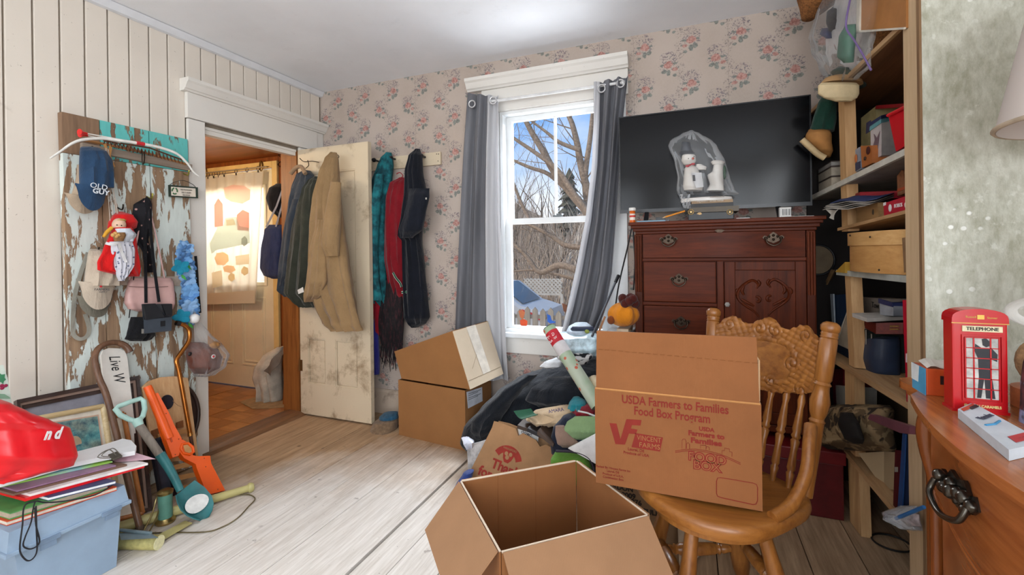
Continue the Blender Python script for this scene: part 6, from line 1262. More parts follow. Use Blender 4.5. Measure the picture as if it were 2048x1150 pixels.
part('plastic', MB().silh([(873, 926, 940, .03), (880, 932, 952, .05), (892, 938, 950, .04)], onY(1.93), NY, 16, 4, 3, .01, 4), M('#c9ccd8', .3), npz, 60); part('blue_cloth', MB().silh([(938, 934, 952, .06), (955, 925, 950, .1), (966, 918, 945, .08)], onY(1.9), NY, 18, 4, 2, .008, 4), cloth('#2b3f7d', .2), npz, 60)
bkb = thing('dark_book_stack', 'dark books half hidden under the clothes heap', 'book', PZ(1080, 930, 0))
for k in range(3): part('book', MB().prism([PY(1035+20*k, 850+6*k, 2.0-.03*k), PY(1100+4*k, 872+8*k, 2.0-.03*k), PY(1098+4*k, 878+8*k, 2.0-.03*k), PY(1034+20*k, 857+6*k, 2.0-.03*k)], (0, .2, 0)), M(['#3a2c22', '#1c1a1e', '#4a3a30'][k], .6), bkb)
# packages and gift wrap
wr_ = thing('gift_wrap_roll', 'pale green gift wrap roll with red label leaning across the heap', 'gift wrap', PY(1192, 815, 1.98))
A, B = PY(1098, 657, 2.16), PY(1196, 812, 2.0); dv = (B-A).normalized()
GW = NT('gift_wrap'); _v = GW.n('ShaderNodeTexVoronoi'); _v.inputs['Scale'].default_value = 24; GW.t.links.new(GW.coord(), _v.inputs['Vector']); _n = GW.noise(GW.coord(), 8, 3)
GWM = GW.set(GW.mix(GW.ramp(E_(GW, _v.outputs['Distance']), .22, .16), GW.mix(GW.ramp(_n, .4, .6), lin('#a9b3a0'), lin('#8fa888')), lin('#b5563e')), .35)
def hollow(A, B, r, ri): d = (B-A).normalized(); return MB().tube([A, B], r, 20, False).tube([A, A+d*.03], ri, 20, False)
part('roll', MB().tube([A+dv*.001, B], .033, 20), GWM, wr_, 60); part('rolled_edge', MB().tube([A-dv*.004, A+dv*.012], .031, 20), M('#3c4a3a', .5), wr_, 50)
for s0, s1, c in ((.06, .22, '#b01f2c'), (.22, .36, '#c9c5c6')): part('paper_band', MB().tube([A+(B-A)*s0, A+(B-A)*s1], .0338, 20, False), M(c, .4), wr_, 60)
side = (Vector((0, -1, 0))-dv*dv.dot(Vector((0, -1, 0)))).normalized()
letters(wr_, 'GIFT', A+(B-A)*.12+side*.034, dv.cross(side)*1, -dv, .022, M('#e0d9d8', .6)); letters(wr_, 'WRAP', A+(B-A)*.17+side*.034, dv.cross(side)*1, -dv, .018, M('#e0d9d8', .6))
wr2 = thing('gift_wrap_roll', 'cream gift wrap roll end showing beside the printed carton', 'gift wrap', PY(1200, 790, 2.05)); A, B = PY(1184, 760, 2.10), PY(1215, 800, 2.02); part('roll', MB().tube([A, B], .030, 18), M('#b9a98a', .5, 0, .3, 14), wr2, 60); part('core', MB().tube([A-(B-A).normalized()*.002, A], .022, 18), M('#d8d4cc', .6), wr2)
PK = M('#b9d0da', .25, 0, .3, 26)
ww = thing('blister_package', 'white and blue plastic wrapped package on the heap below the window', 'package', PY(1160, 715, 2.3)); part('wrap', MB().silh([(663, 1122, 1190, .06), (672, 1118, 1205, .12), (690, 1124, 1205, .14), (705, 1135, 1200, .1), (712, 1150, 1195, .05)], onY(2.36), NY, 34, 5, 5, .012, 8, 3), PK, ww, 60)
hat = thing('ski_hat', 'white and navy patterned ski hat resting on the wrapped package', 'hat', PY(1163, 668, 2.35)); part('crown', MB().silh([(644, 1152, 1176, .05), (649, 1143, 1186, .11), (657, 1140, 1191, .14), (667, 1140, 1192, .13)], onY(2.42), NY, 28, 4), M('#b9c6d2', .8, 0, .15, 30), hat, 60); part('goggle_band', MB().silh([(652, 1146, 1188, .02), (657, 1142, 1190, .03), (661, 1144, 1189, .02)], onY(2.28), NY, 28, 3), M('#232c42', .4), hat, 60)
part('badge', MB().ball(PY(1174, 663, 2.24), (.012, .004, .010), 10, 6), M('#7d8a3a', .5), hat, 60)
bw_ = thing('print_garment', 'black and white patterned garment between package and black jacket', 'clothing', PY(1150, 735, 2.3)); ZB = NT('bw_print'); _n = ZB.noise(ZB.coord(), 26, 2, .4, 1.0); ZBM = ZB.set(ZB.mix(ZB.ramp(_n, .50, .54), lin('#c9c9c9'), lin('#1b1c20')), .9)
part('body', MB().silh([(700, 1130, 1185, .06), (708, 1120, 1190, .12), (720, 1132, 1180, .12), (728, 1140, 1160, .05)], onY(2.30), NY, 30, 5, 3, .010, 4), ZBM, bw_, 60); part('white_sleeve', MB().silh([(714, 1112, 1124, .03), (721, 1092, 1128, .06), (729, 1084, 1126, .07), (735, 1090, 1110, .03)], onY(2.34), NY, 24, 4, 2, .006, 4), cloth('#c4c6c8', .1), bw_, 60)
# ================================================================== PRINTED CARTON behind the open box, flattened board
bx2 = thing('brown_carton', 'brown carton with black stencilled numbers behind the open box', 'cardboard box', (-.235, 2.02, 0)); lb_ = card('#7d6248')
part('body', bx((-.33, 1.88, 0), (-.03, 2.2, .33), .003), lb_, bx2); part('flap', MB().prism([(-.33, 1.878, .332), (-.03, 1.878, .332), (-.03, 2.03, .334), (-.33, 2.03, .334)], (0, 0, .004)), lb_, bx2)
for s, u, v in (('SNV: JORDON', 1222, 972), ('208009', 1250, 990), ('883876', 1262, 1003), ('4-FULL', 1296, 1024)): letters(bx2, s, PY(u, v, 1.88), (1, 0, 0), (0, 0, 1), .028, M('#241d18', .8), bold=.001)
fb = thing('flattened_cardboard', 'pale flattened cardboard sheet on the floor under the chair', 'cardboard', PZ(1400, 1130, 0)); part('sheet', MB().grid_slab([PZ(1355, 1040, .10), PZ(1462, 1038, .10), PZ(1420, 1090, .012), PZ(1360, 1148, .008)], 6, 6, lambda i, j: .004*math.sin(5*i), .004), card('#b9a48c'), fb)
# ================================================================== OPEN BOX in the foreground
ZR = .42; A, B, C, D = [PZ(u, v, ZR) for u, v in ((920, 962), (1153, 921), (1298, 1031), (1000, 1106))]
ob = thing('open_carton', 'empty open brown cardboard box with flaps out in the foreground', 'cardboard box', ((A+C)/2).to_2d().to_3d()); cIn = card('#8a5a34'); cOut = card('#9c7656')
cen = (A+C)/2
for a, b in ((A, B), (B, C), (C, D), (D, A)):
    n_ = Vector((b.y-a.y, a.x-b.x, 0)).normalized(); n_ = n_ if n_.dot(cen-a) > 0 else -n_; a0, b0 = Vector((a.x, a.y, 0)), Vector((b.x, b.y, 0)); dd_ = (b0-a0).normalized()*.005
    part('wall', MB().hexa([a0+dd_, b0-dd_, b0-dd_+n_*.004, a0+dd_+n_*.004, a+dd_, b-dd_, b-dd_+n_*.004, a+dd_+n_*.004]), cIn, ob)
    part('rim_edge', MB().tube([a+n_*.002+dd_, b+n_*.002-dd_], .0030, 6), card('#cdbba6'), ob)
def z0_(p): return Vector((p.x, p.y, .004))
part('bottom', MB().prism([z0_(p)+(cen-p)*.02 for p in (A, B, C, D)], (0, 0, .004)), cIn, ob)
def flap(a, b, drop, out, skew=0):
    n_ = Vector((b.y-a.y, a.x-b.x, 0)).normalized(); n_ = -n_ if n_.dot(cen-a) > 0 else n_; d = (b-a).normalized(); v = n_*out+Vector((0, 0, -drop)); nn = (b-a).cross(v).normalized(); nn = nn if nn.z > 0 else -nn
    p = [a+d*.006+n_*.003, b-d*.006+n_*.003, b-d*.014+v+d*skew, a+d*.014+v+d*skew]; return MB().prism(p, nn*.004)
part('flap', flap(D, C, .13, .155), cOut, ob); part('flap', flap(A, D, .125, .115), cOut, ob); part('flap', flap(A, B, .18, .015), cOut, ob); part('flap', flap(B, C, .18, .015), cOut, ob)
for s in (.3, .62): part('corrugation_crease', MB().tube([A+(B-A)*s+Vector((.0, 0, -.004))+(cen-(A+B)/2).normalized()*.0045, Vector(((A+(B-A)*s).x, (A+(B-A)*s).y, .02))+(cen-(A+B)/2).normalized()*.0045], .0012, 4), card('#8a5730'), ob)
# ================================================================== OAK PRESS-BACK CHAIR
OAK = wood('oak', '#6f3f17', '#a96f33', 'Z', 1.0, .35, 8, spec=.5); OAKX = wood('oak_x', '#6f3f17', '#a96f33', 'X', .9, .35, 8, spec=.5)
cc = Vector((.055, 1.475, 0)); sv = Vector((.76, -.65, 0)); fv = Vector((-.65, -.76, 0))
chr_ = thing('press_back_chair', 'golden oak press-back swivel chair holding the printed food carton', 'chair', cc)
def cl_(x, y, z): return cc+sv*x+fv*y+Vector((0, 0, z))
sprof = []
for k in range(48):
    a = 2*math.pi*k/48; ca, sa = math.cos(a), math.sin(a); e = .5 if sa < 0 else .85
    sprof.append((.215*math.copysign(abs(ca)**e, ca), .21*math.copysign(abs(sa)**e, sa)))
part('seat', MB().loft([[cl_(x*s, y*s, z) for x, y in sprof] for s, z in ((.90, .418), (.985, .424), (1.0, .438), (.99, .452), (.95, .459), (.80, .456), (.45, .448))]), OAKX, chr_, 50)
part('swivel_ring', MB().lathe([(.165, .385), (.178, .390), (.180, .412), (.165, .417)], Matrix.Translation(cc), 36), OAK, chr_, 50)
legP = [(0, .012), (.03, .016), (.06, .024), (.10, .020), (.13, .013), (.16, .017), (.30, .028), (.42, .030), (.56, .026), (.80, .020), (1, .018)]
def turned(A, B, prof, n=14): return MB().tube([A+(B-A)*t_ for t_, r in prof], [r for t_, r in prof], n)
ft = {}
for sx in (-1, 1):
    for sy in (-1, 1):
        T = cc+RT*(.095*sx)+FW*(.085*sy)+Vector((0, 0, .39)); Bt = cc+RT*(.175*sx)+FW*(.165*sy); ft[(sx, sy)] = (Bt, T); part('leg', turned(Bt, T, legP), OAK, chr_, 60)
strP = [(0, .009), (.12, .011), (.2, .015), (.22, .011), (.24, .017), (.27, .013), (.3, .018), (.5, .020), (.7, .018), (.73, .013), (.76, .017), (.78, .011), (.8, .015), (.88, .011), (1, .009)]
for a, b, t_ in (((-1, -1), (1, -1), .46), ((-1, 1), (1, 1), .46), ((-1, -1), (-1, 1), .58), ((1, -1), (1, 1), .58)): P, Q = [ft[k][0].lerp(ft[k][1], t_) for k in (a, b)]; part('stretcher', turned(P, Q, strP), OAK, chr_, 60)
postP = [(0, .016), (.25, .018), (.42, .0185), (.43, .021), (.445, .016), (.48, .022), (.54, .026), (.60, .020), (.63, .019), (.64, .023), (.655, .018), (.67, .022), (.80, .023), (.90, .0225), (.905, .0205), (.912, .0225), (.922, .0205), (.93, .0225), (.94, .0205), (.95, .024), (.975, .025), (.99, .020), (1, .012)]
for sx in (-1, 1): part('back_post', turned(cl_(.165*sx, -.185, .45), cl_(.196*sx, -.265, .945), postP, 18), OAK, chr_, 50)
def backpt(x, z): return cl_(x, -(.188+.075*(z-.45)/.485)-.028*(1-(x/.18)**2), z)
def relief(x, z, zt):
    ax = abs(x); v = 0
    for cx, cz, r, k in ((.026, .895, .024, 1), (.130, .895, .020, -1), (.125, .735, .022, 1), (.092, .805, .026, -1), (.025, .735, .02, 1)):
        d = math.hypot(ax-cx, z-cz)
        if d < r: v += .0045*math.sin(d/r*9+k*math.atan2(z-cz, ax-cx))*(1-(d/r)**4)
    inner = (ax/.095)**4+((z-.80)/.062)**4
    if inner > 1.0 and v == 0: v = .0022*math.sin(ax*210+z*120)*math.sin(z*260-ax*90)
    if .82 < inner < 1.35: v += .003
    return v
g = []; NX, NZ = 96, 60
for j in range(NZ+1):
    row = []
    for i in range(NX+1):
        x = -.172+.344*i/NX; zt = .918+.014*math.cos(2*math.pi*abs(x)/.125)-.022*(abs(x)/.172)**3; zb_ = .712+.012*math.cos(2*math.pi*x/.30)*-1+.02*(abs(x)/.172)**6
        z = zb_+(zt-zb_)*j/NZ; row.append(backpt(x, z)+fv*(.009+relief(x, z, zt)))
    g.append(row)
part('carved_back_panel', MB().sheet(g, .012), OAKX, chr_, 60)
spP = [(0, .007), (.1, .009), (.16, .012), (.18, .008), (.21, .012), (.4, .009), (.5, .013), (.52, .009), (.55, .014), (.58, .010), (.62, .013), (.85, .008), (.92, .011), (1, .007)]
for k in range(6): x = -.125+.05*k; part('spindle', turned(cl_(x*.95, -.175, .452), backpt(x, .722), spP, 10), OAK, chr_, 60)
for sx in (-1, 1): part('arm_brace', MB().tube(smooth_path([cl_(.178*sx, -.188, .655), cl_(.192*sx, -.155, .62), cl_(.205*sx, -.115, .55), cl_(.205*sx, -.05, .485), cl_(.195*sx, .02, .462)], 5), [.017]*21, 10), OAK, chr_, 60)
# ================================================================== PRINTED FOOD CARTON on the chair
FX0, FX1, FY, FZ0, FZ1 = -.272, .171, 1.357, .4615, .745; FBK = 1.575
fc = thing('food_carton', 'brown food program cardboard carton with red printing standing on the oak chair', 'cardboard box', (-.05, 1.46, FZ0)); CF = card('#875632'); CL = card('#c9a57e')
fw_ = part('front_wall', bx((FX0, FY, FZ0), (FX1, FY+.005, FZ1)), CF, fc); part('side_wall', bx((FX0, FY+.0052, FZ0), (FX0+.005, FBK, FZ1)), CF, fc); part('side_wall', bx((FX1-.005, FY+.0052, FZ0), (FX1, FBK, FZ1)), CL, fc); part('back_wall', bx((FX0+.005, FBK-.005, FZ0), (FX1-.005, FBK, FZ1)), CF, fc); part('bottom', bx((FX0+.005, FY+.0052, FZ0), (FX1-.005, FBK-.005, FZ0+.005)), CF, fc)
pa, pb2 = PY(1193, 662, FY+.004), PY(1513, 675, FY+.004)
part('front_flap', MB().prism([(FX0+.004, FY+.001, FZ1+.001), (FX1-.004, FY+.001, FZ1+.001), (pb2.x, FY+.006, pb2.z), (pa.x, FY+.006, pa.z)], (0, .005, 0)), CF, fc)
part('fold_line', MB().tube([(FX0+.002, FY+.001, FZ1), (FX1-.002, FY+.001, FZ1)], .0032, 6), card('#b88450'), fc, 60)
part('side_flap', MB().prism([(FX1-.004, FY+.02, FZ1+.002), (FX1-.004, FBK-.02, FZ1+.002), (FX1-.002, FBK-.05, FZ1+.11), (FX1-.002, FY+.03, FZ1+.11)], (.004, 0, 0)), CL, fc)
for k in range(22): x = FX0+.012+k*.0196; z = .862-.010*k/22; part('perforation', bx((x, FY-.0004+.003, z), (x+.013, FY+.004, z+.0014)), card('#7d4c26'), fc)
IK = M('#7c2216', .8, 0, .06); IX, IZ = Vector((1, 0, 0)), Vector((0, 0, 1))
def ft_(s, u, v, size, w=None, m=IK, bold=.0006, **k): return letters(fw_, s, PY(u, v, FY), IX, IZ, size, m, bold=bold, width=w, lift=.0008, **k)
def wpx(u0, u1, v): return PY(u1, v, FY).x-PY(u0, v, FY).x
ft_('USDA Farmers to Families', 1346, 809, .034, wpx(1240, 1452, 809)); ft_('Food Box Program', 1342, 830, .034, wpx(1266, 1417, 828))
def fpoly(name, pts, m=IK, off=0): return part(name, MB().prism([PY(u, v, FY)+NY*(.0004+off) for u, v in pts], NY*.0006), m, fw_)
fpoly('logo_letters', [(1219, 846), (1233, 847), (1241, 878), (1253, 838), (1283, 840), (1281, 851), (1264, 850), (1262, 857), (1275, 859), (1272, 868), (1258, 867), (1250, 889), (1231, 888)])
fpoly('logo_plate', [(1271, 866), (1326, 875), (1320, 903), (1263, 894)]); CKR = card('#97663e')
ft_('VINCENT', 1298, 878, .020, wpx(1274, 1322, 878), CKR, 0, th=.0012); ft_('FARMS', 1299, 892, .020, wpx(1278, 1319, 892), CKR, 0, th=.0012)
ft_('Laurel, DE', 1272, 900, .011, bold=.0002); ft_('Produce of USA', 1272, 908, .011, bold=.0002)
ft_('USDA', 1413, 859, .015, bold=.0006); ft_('Farmers to', 1412, 870, .019, wpx(1377, 1449, 870), bold=.0008); ft_('Families', 1412, 884, .020, wpx(1381, 1443, 884), bold=.0008)
for o_ in (0, 3): part('hill_line', MB().tube([PY(u, v+o_, FY)+NY*.0004 for u, v in [(1350, 902), (1368, 899), (1390, 898), (1412, 901), (1440, 908), (1462, 917), (1481, 926)]], .0009, 4), IK, fw_)
for s, u, v in (('FOOD', 1414, 917), ('BOX', 1414, 933)): ft_(s, u, v, .034, None, IK, .0020); ft_(s, u, v, .034, None, CKR, -.0008, th=.0012)
for pts in ([(1364, 897), (1364, 882), (1366, 878), (1370, 878), (1372, 882), (1372, 897)], [(1373, 897), (1373, 888), (1376, 885), (1379, 888), (1379, 898)], [(1401, 897), (1401, 890), (1412, 891), (1412, 899)], [(1412, 899), (1413, 893), (1418, 894), (1419, 900)], [(1444, 908), (1444, 901), (1449, 901), (1449, 896), (1459, 898), (1459, 903), (1464, 904), (1464, 913)]): part('line_drawing', MB().tube([PY(u, v, FY)+NY*.0004 for u, v in pts], .0007, 4), IK, fw_)
part('label_outline', MB().tube([PY(u, v, FY)+NY*.0004 for u, v in [(1440, 955), (1472, 960), (1506, 966), (1513, 969), (1515, 975), (1515, 1001), (1512, 1008), (1506, 1009), (1474, 1002), (1442, 995), (1435, 992), (1433, 986), (1433, 962), (1435, 956)]], .0011, 4, closed=True), IK, fw_)
for k, s in enumerate(('Packed By: Vincent Farms Inc', 'Laurel, DE', 'Produce of U.S.A.', 'Combination Box')): ft_(s, 1226, 937+6*k+.5*k, .0085, bold=.0001)
for z in (FZ1-.03, FZ1-.012): part('hand_slot', bx((FX1-.0005, FY+.03, z), (FX1+.0006, FY+.10, z+.006)), M('#3a2414', .9), fc)
# ================================================================== OPEN WOODEN SHELVES in the recess
S0 = Vector((.585, 2.70, 0)); SD = Vector((.075, -.95, 0)).normalized(); SN = Vector((.95, .075, 0)).normalized()
def onS(off=0.0): return onP(S0+SN*off, SN)
PINE = wood('pine', '#a97f52', '#d3ac7c', 'Z', 1, .6); PINEY = wood('pine_y', '#9b744c', '#c9a57a', 'Y', 1, .6); PLY = wood('plywood', '#5a3a22', '#8b5f3c', 'Y', .5, .6)
def at_y(y): t_ = (S0.y-y)/-SD.y*1.0; return S0+SD*((y-S0.y)/SD.y)
shf = thing('open_shelving', 'tall rough pine shelving unit crammed with things beside the plaster wall', 'shelf', (.8, 2.2, 0))
def shelf(y0, y1, z0, z1, th, mat, edge=None, xb=1.05):
    a, b = at_y(y0), at_y(y1); V = [Vector((a.x, y0, z0-th)), Vector((b.x, y1, z1-th)), Vector((xb, y1, z1-th)), Vector((xb, y0, z0-th)), Vector((a.x, y0, z0)), Vector((b.x, y1, z1)), Vector((xb, y1, z1)), Vector((xb, y0, z0))]
    part('shelf_board', MB().hexa(V), mat, shf)
    if edge: part('edge_strip', MB().hexa([V[0]-SN*.012, V[1]-SN*.012, V[1], V[0], V[4]-SN*.012, V[5]-SN*.012, V[5], V[4]]), edge, shf)
WED = M('#c3beb2', .6)
shelf(2.70, 1.79, 1.855, 1.885, .018, PLY, PINEY); shelf(2.70, 1.79, 1.425, 1.475, .022, M('#8d857a', .7), WED); shelf(2.36, 1.79, 1.245, 1.278, .012, PINEY, PINEY); shelf(2.38, 1.79, 1.062, 1.066, .022, M('#8d857a', .7), M('#a8aaa2', .7)); shelf(2.70, 1.77, .664, .660, .022, PINEY, PINEY); shelf(2.36, 1.72, .298, .255, .022, PINEY, PINEY)
def pbox(name, y0, y1, z0, z1, dx0, dx1, mat, dy=0):
    a, b = at_y(y0), at_y(y1); return part(name, MB().hexa([Vector((a.x+dx0, y0, z0)), Vector((b.x+dx0, y1, z0)), Vector((b.x+dx1, y1, z0)), Vector((a.x+dx1, y0, z0)), Vector((a.x+dx0, y0+dy, z1)), Vector((b.x+dx0, y1+dy, z1)), Vector((b.x+dx1, y1+dy, z1)), Vector((a.x+dx1, y0+dy, z1))]), mat, shf)
pbox('post', 2.345, 2.285, 1.228, 1.86, .0, .04, PINE, .03); pbox('post', 2.290, 2.235, .666, 1.040, .0, .04, PINE, .04); pbox('post', 2.335, 2.24, .302, .640, .0, .035, PINE); pbox('post', 2.300, 2.195, .0, .272, .0, .035, PINE, .02)
pbox('post', 1.806, 1.714, .0, 2.41, -.014, .030, wood('pine_pale', '#b99a74', '#dcc19c', 'Z', 1, .6)); pbox('post', 2.69, 2.64, .0, 1.85, .40, .44, PINE)
part('shade_backing', bx((.56, 2.700, 0), (1.05, 2.722, 1.86)), M('#1c1512', .8), shf); pbox('back_panel', 2.69, 1.79, .0, 1.86, .445, .452, PLY); part('brace', MB().hexa([Vector((.66, 1.84, 1.66)), Vector((.70, 1.84, 1.66)), Vector((1.0, 1.84, 1.84)), Vector((.96, 1.84, 1.84)), Vector((.66, 1.86, 1.66)), Vector((.70, 1.86, 1.66)), Vector((1.0, 1.86, 1.84)), Vector((.96, 1.86, 1.84))]), PINE, shf)  # added near-black end sheet standing in for shadow and dark clutter
def sbox(name, label, cat, q, off, dep, mat, parts=None, top=None):
    """front outline given on the shelf-front plane, depth into the shelf"""
    P = [onS(off)(u, v) for u, v in q]; t = thing(name, label, cat, min(P, key=lambda p: p.z)+SN*dep/2); part('body', MB().prism(P, SN*dep), mat, t)
    return t
def sslab(t, name, q, off, mat, th=.001): return part(name, MB().prism([onS(off)(u, v) for u, v in q], -SN*th), mat, t)
# --- top shelf: bear, framed board, zip bag
FUR = M('#8a5a30', .95, 0, .35, 120, .5); GRN = cloth('#12382c', .2); SUE = M('#b08a5e', .8, 0, .1)
be = thing('plush_bear', 'big brown plush in green trousers and tan boots sitting on top of the shelves', 'plush toy', onS(.1)(1640, 150))
part('paw', MB().silh([(3, 1600, 1685, .10), (8, 1587, 1682, .16), (16, 1586, 1672, .18), (30, 1593, 1650, .14), (44, 1600, 1625, .06)], onY(2.50), NY, 30, 5), FUR, be, 60)
part('torso', MB().ball((.86, 2.30, 2.05), (.15, .15, .17), 20, 14), FUR, be, 60)
part('ear', MB().silh([(18, 1662, 1684, .03), (30, 1650, 1692, .05), (50, 1649, 1690, .05), (64, 1656, 1680, .03)], onY(2.42), NY, 22, 4), cloth('#231a1c', .3), be, 60)
l1 = part('leg', MB().silh([(141, 1668, 1682, .05), (152, 1655, 1700, .10), (170, 1648, 1720, .12), (182, 1650, 1722, .12)], onY(2.40), NY, 24, 4), GRN, be, 60)
part('boot', MB().silh([(158, 1658, 1690, .06), (166, 1642, 1714, .10), (176, 1634, 1718, .10)], onY(2.33), NY, 24, 4), SUE, l1, 60); part('boot_sole', MB().silh([(168, 1640, 1712, .02), (174, 1634, 1716, .03), (190, 1634, 1716, .03), (198, 1645, 1712, .03), (204, 1668, 1702, .02)], onY(2.24), NY, 28, 4, flat=2.6), M('#c9b48c', .6), l1)
l2 = part('leg', MB().silh([(196, 1640, 1664, .06), (215, 1630, 1668, .09), (245, 1620, 1666, .10), (268, 1614, 1662, .10)], onY(2.52), NY, 24, 4, 2, .006, 3), GRN, be, 60)
part('boot', MB().silh([(264, 1613, 1654, .08), (276, 1606, 1656, .11), (290, 1606, 1656, .11), (306, 1622, 1660, .09), (316, 1640, 1658, .05)], onY(2.52), NY, 24, 4), M('#a3713c', .8), l2, 60); part('boot_sole', MB().tube(smooth_path([onY(2.42)(u, v) for u, v in [(1604, 279), (1618, 292), (1636, 308), (1650, 316)]], 4), .014, 8), M('#b8a078', .7), l2, 60)
fb_ = sbox('framed_board', 'brown board with white edging propped on the top shelf', 'board', [(1716, 63), (1812, 56), (1812, -60), (1718, -60)], -.02, .02, M('#a8713c', .7, 0, .1, 8)); 
for q in ([(1716, 65), (1812, 58), (1812, 54), (1716, 61)], [(1716, 65), (1722, 64), (1724, -60), (1718, -60)]): sslab(fb_, 'edging', q, -.02, M('#cfc9bc', .5), .006)
zb2 = thing('zip_bag', 'large clear zip bag with purple seal hanging from the top shelf', 'plastic bag', onS(-.03)(1720, 166)); ZC_ = glassy('zip_film', (.85, .87, .89, 1), .03, .06)
part('film', MB().silh([(-40, 1690, 1790, .08), (20, 1674, 1785, .12), (70, 1664, 1778, .13), (100, 1668, 1772, .12), (130, 1677, 1762, .10), (155, 1678, 1725, .06), (167, 1684, 1704, .03)], onS(.02), -SN, 40, 6, 6, .014, 12), ZC_, zb2, 60)
part('zip_seal', MB().tube(smooth_path([onS(-.115)(u, v) for u, v in [(1700, 0), (1692, 52), (1708, 80), (1726, 110), (1742, 140)]], 5), .0032, 6), M('#6d5a8c', .4), zb2, 60); part('green_toy', MB().silh([(48, 1704, 1716, .03), (70, 1700, 1720, .05), (110, 1696, 1716, .05), (124, 1700, 1712, .03)], onS(-.02), -SN, 18, 4), M('#4f7a68', .6), zb2, 60)
part('blue_toy', MB().silh([(55, 1656, 1664, .03), (66, 1654, 1668, .04), (76, 1660, 1667, .02)], onS(.0), -SN, 14, 3), M('#1f2d5c', .6), zb2, 60)
# --- second shelf
GS = 'boxes crammed on the pine shelves'
t = sbox('yellow_box', 'pale yellow printed box with red lid on the second shelf', 'box', [(1722, 318), (1752, 302), (1752, 212), (1722, 236)], .14, .12, M('#a89a6c', .6)); sslab(t, 'print', [(1732, 268), (1742, 262), (1742, 240), (1733, 246)], .14, M('#5a5470', .7)); part('lid', MB().prism([onS(.135)(u, v) for u, v in [(1750, 218), (1812, 214), (1812, 207), (1752, 211)]], SN*.14), M('#8e1a20', .5), t)
t = sbox('ornament_box', 'white and teal six-sided gift box on the second shelf', 'box', [(1742, 322), (1763, 311), (1763, 246), (1741, 262)], .05, .10, M('#b5aeae', .5)); part('side', MB().prism([onS(.05)(1763, 311), onS(.11)(1795, 300), onS(.11)(1784, 240), onS(.05)(1763, 246)], SN*.08), M('#a8a29c', .5), t)
for a, b, c in ((246, 238, '#5f9aa2'), (238, 231, '#1d2b52')): part('band', MB().prism([onS(.049)(1740, a+16), onS(.049)(1763, a), onS(.049)(1763, b), onS(.049)(1741, b+14)], -SN*.002), M(c, .5), t); part('band', MB().prism([onS(.049)(1763, a), onS(.109)(1786, a-6), onS(.109)(1784, b-6), onS(.049)(1763, b)], -SN*.002), M(c, .5), t)
sslab(t, 'branch_print', [(1744, 300), (1750, 280), (1748, 268), (1754, 276), (1760, 262), (1756, 296), (1752, 314)], .049, M('#6d5a62', .6))
rbn = thing('red_bin', 'bright red plastic bin on the second shelf against the post', 'bin', onS(.05)(1800, 298)); A_ = [onS(.02)(u, v) for u, v in [(1792, 303), (1813, 290), (1815, 213), (1777, 232)]]; part('body', MB().prism(A_, SN*.12), M('#c4101e', .35, 0, .06), rbn); part('rim', MB().tube([onS(.015)(1776, 231), onS(.015)(1816, 211)], .006, 6), M('#d41826', .35), rbn, 60)
t = sbox('cookie_box', 'orange cookie box with dark dots on the second shelf', 'box', [(1724, 336), (1744, 326), (1744, 291), (1721, 292)], .03, .06, M('#a8622f', .6)); part('biscuit', MB().ball(onS(.028)(1736, 301), (.004, .018, .016), 12, 8), M('#4a1c18', .6), t, 60); part('biscuit', MB().ball(onS(.028)(1730, 317), (.004, .010, .008), 10, 6), M('#3a2418', .6), t, 60)
t = sbox('snack_box', 'blue and orange snack box beside the pine post', 'box', [(1706, 348), (1722, 338), (1719, 294), (1703, 305)], .035, .06, M('#8a8f9a', .6)); part('biscuit', MB().ball(onS(.033)(1712, 317), (.004, .012, .018), 12, 8), M('#b5693a', .6), t, 60); sslab(t, 'stripe', [(1704, 330), (1721, 322), (1721, 336), (1706, 346)], .034, M('#2c3450', .6))
for k, (z0, z1) in enumerate(((.000, .050), (.051, .095), (.096, .120))):
    zf = 1.432; a0, a1 = at_y(2.66), at_y(2.42); t = thing('thick_book', ['thick old book at the bottom of the pile left of the pine post', 'thick old book second in the pile left of the pine post', 'grey book on top of the pile left of the pine post'][k], 'book', (a0.x+.1, 2.54, zf+z0), 'books left of the pine post')
    part('pages', bx((a0.x+.012, 2.44, zf+z0+.003), (a0.x+.16, 2.66, zf+z1-.003)), M(['#9a8f7e', '#8f8678', '#7d7a76'][k], .85, 0, .1, 70), t); part('cover', bx((a0.x+.01, 2.435, zf+z0), (a0.x+.165, 2.665, zf+z0+.003)), M('#3a2c26', .6), t); part('cover', bx((a0.x+.01, 2.435, zf+z1-.003), (a0.x+.165, 2.665, zf+z1)), M('#3a2c26', .6), t)
solo('black_bag', MB().silh([(325, 1665, 1680, .05), (340, 1660, 1688, .10), (365, 1658, 1690, .12), (376, 1662, 1690, .08)], onS(.16), -SN, 22, 4), M('#141518', .5), 'small black case between the books and pine post', 'case', smooth=60)
# --- third shelf
t = sbox('red_flat_box', 'flat dark red gift box on the third shelf', 'box', [(1694, 404), (1720, 396), (1720, 384), (1693, 394)], .03, .02, M('#7d1220', .45)); part('long_side', MB().prism([onS(.03)(1720, 402), onS(.10)(1795, 396), onS(.10)(1795, 382), onS(.03)(1720, 384)], SN*.10), M('#8e1826', .45), t)
nw = thing('newspaper_pile', 'ragged pile of newspapers overhanging the third shelf', 'newspaper', onS(-.06)(1665, 425))
for k in range(6): part('sheet', MB().grid_slab([onS(-.10+.01*k)(1645+3*k, 420-3.0*k), onS(-.03)(1730+5*k, 414-3.2*k), onS(.10)(1790, 396-2*k), onS(.02)(1670+4*k, 408-3*k)], 8, 4, lambda i, j: .004*math.sin(8*i+k), .002), M(['#a7a199', '#8d8880', '#b5afa6', '#6f6b66', '#a09a90', '#2f3c6b'][k], .8), nw, 50)
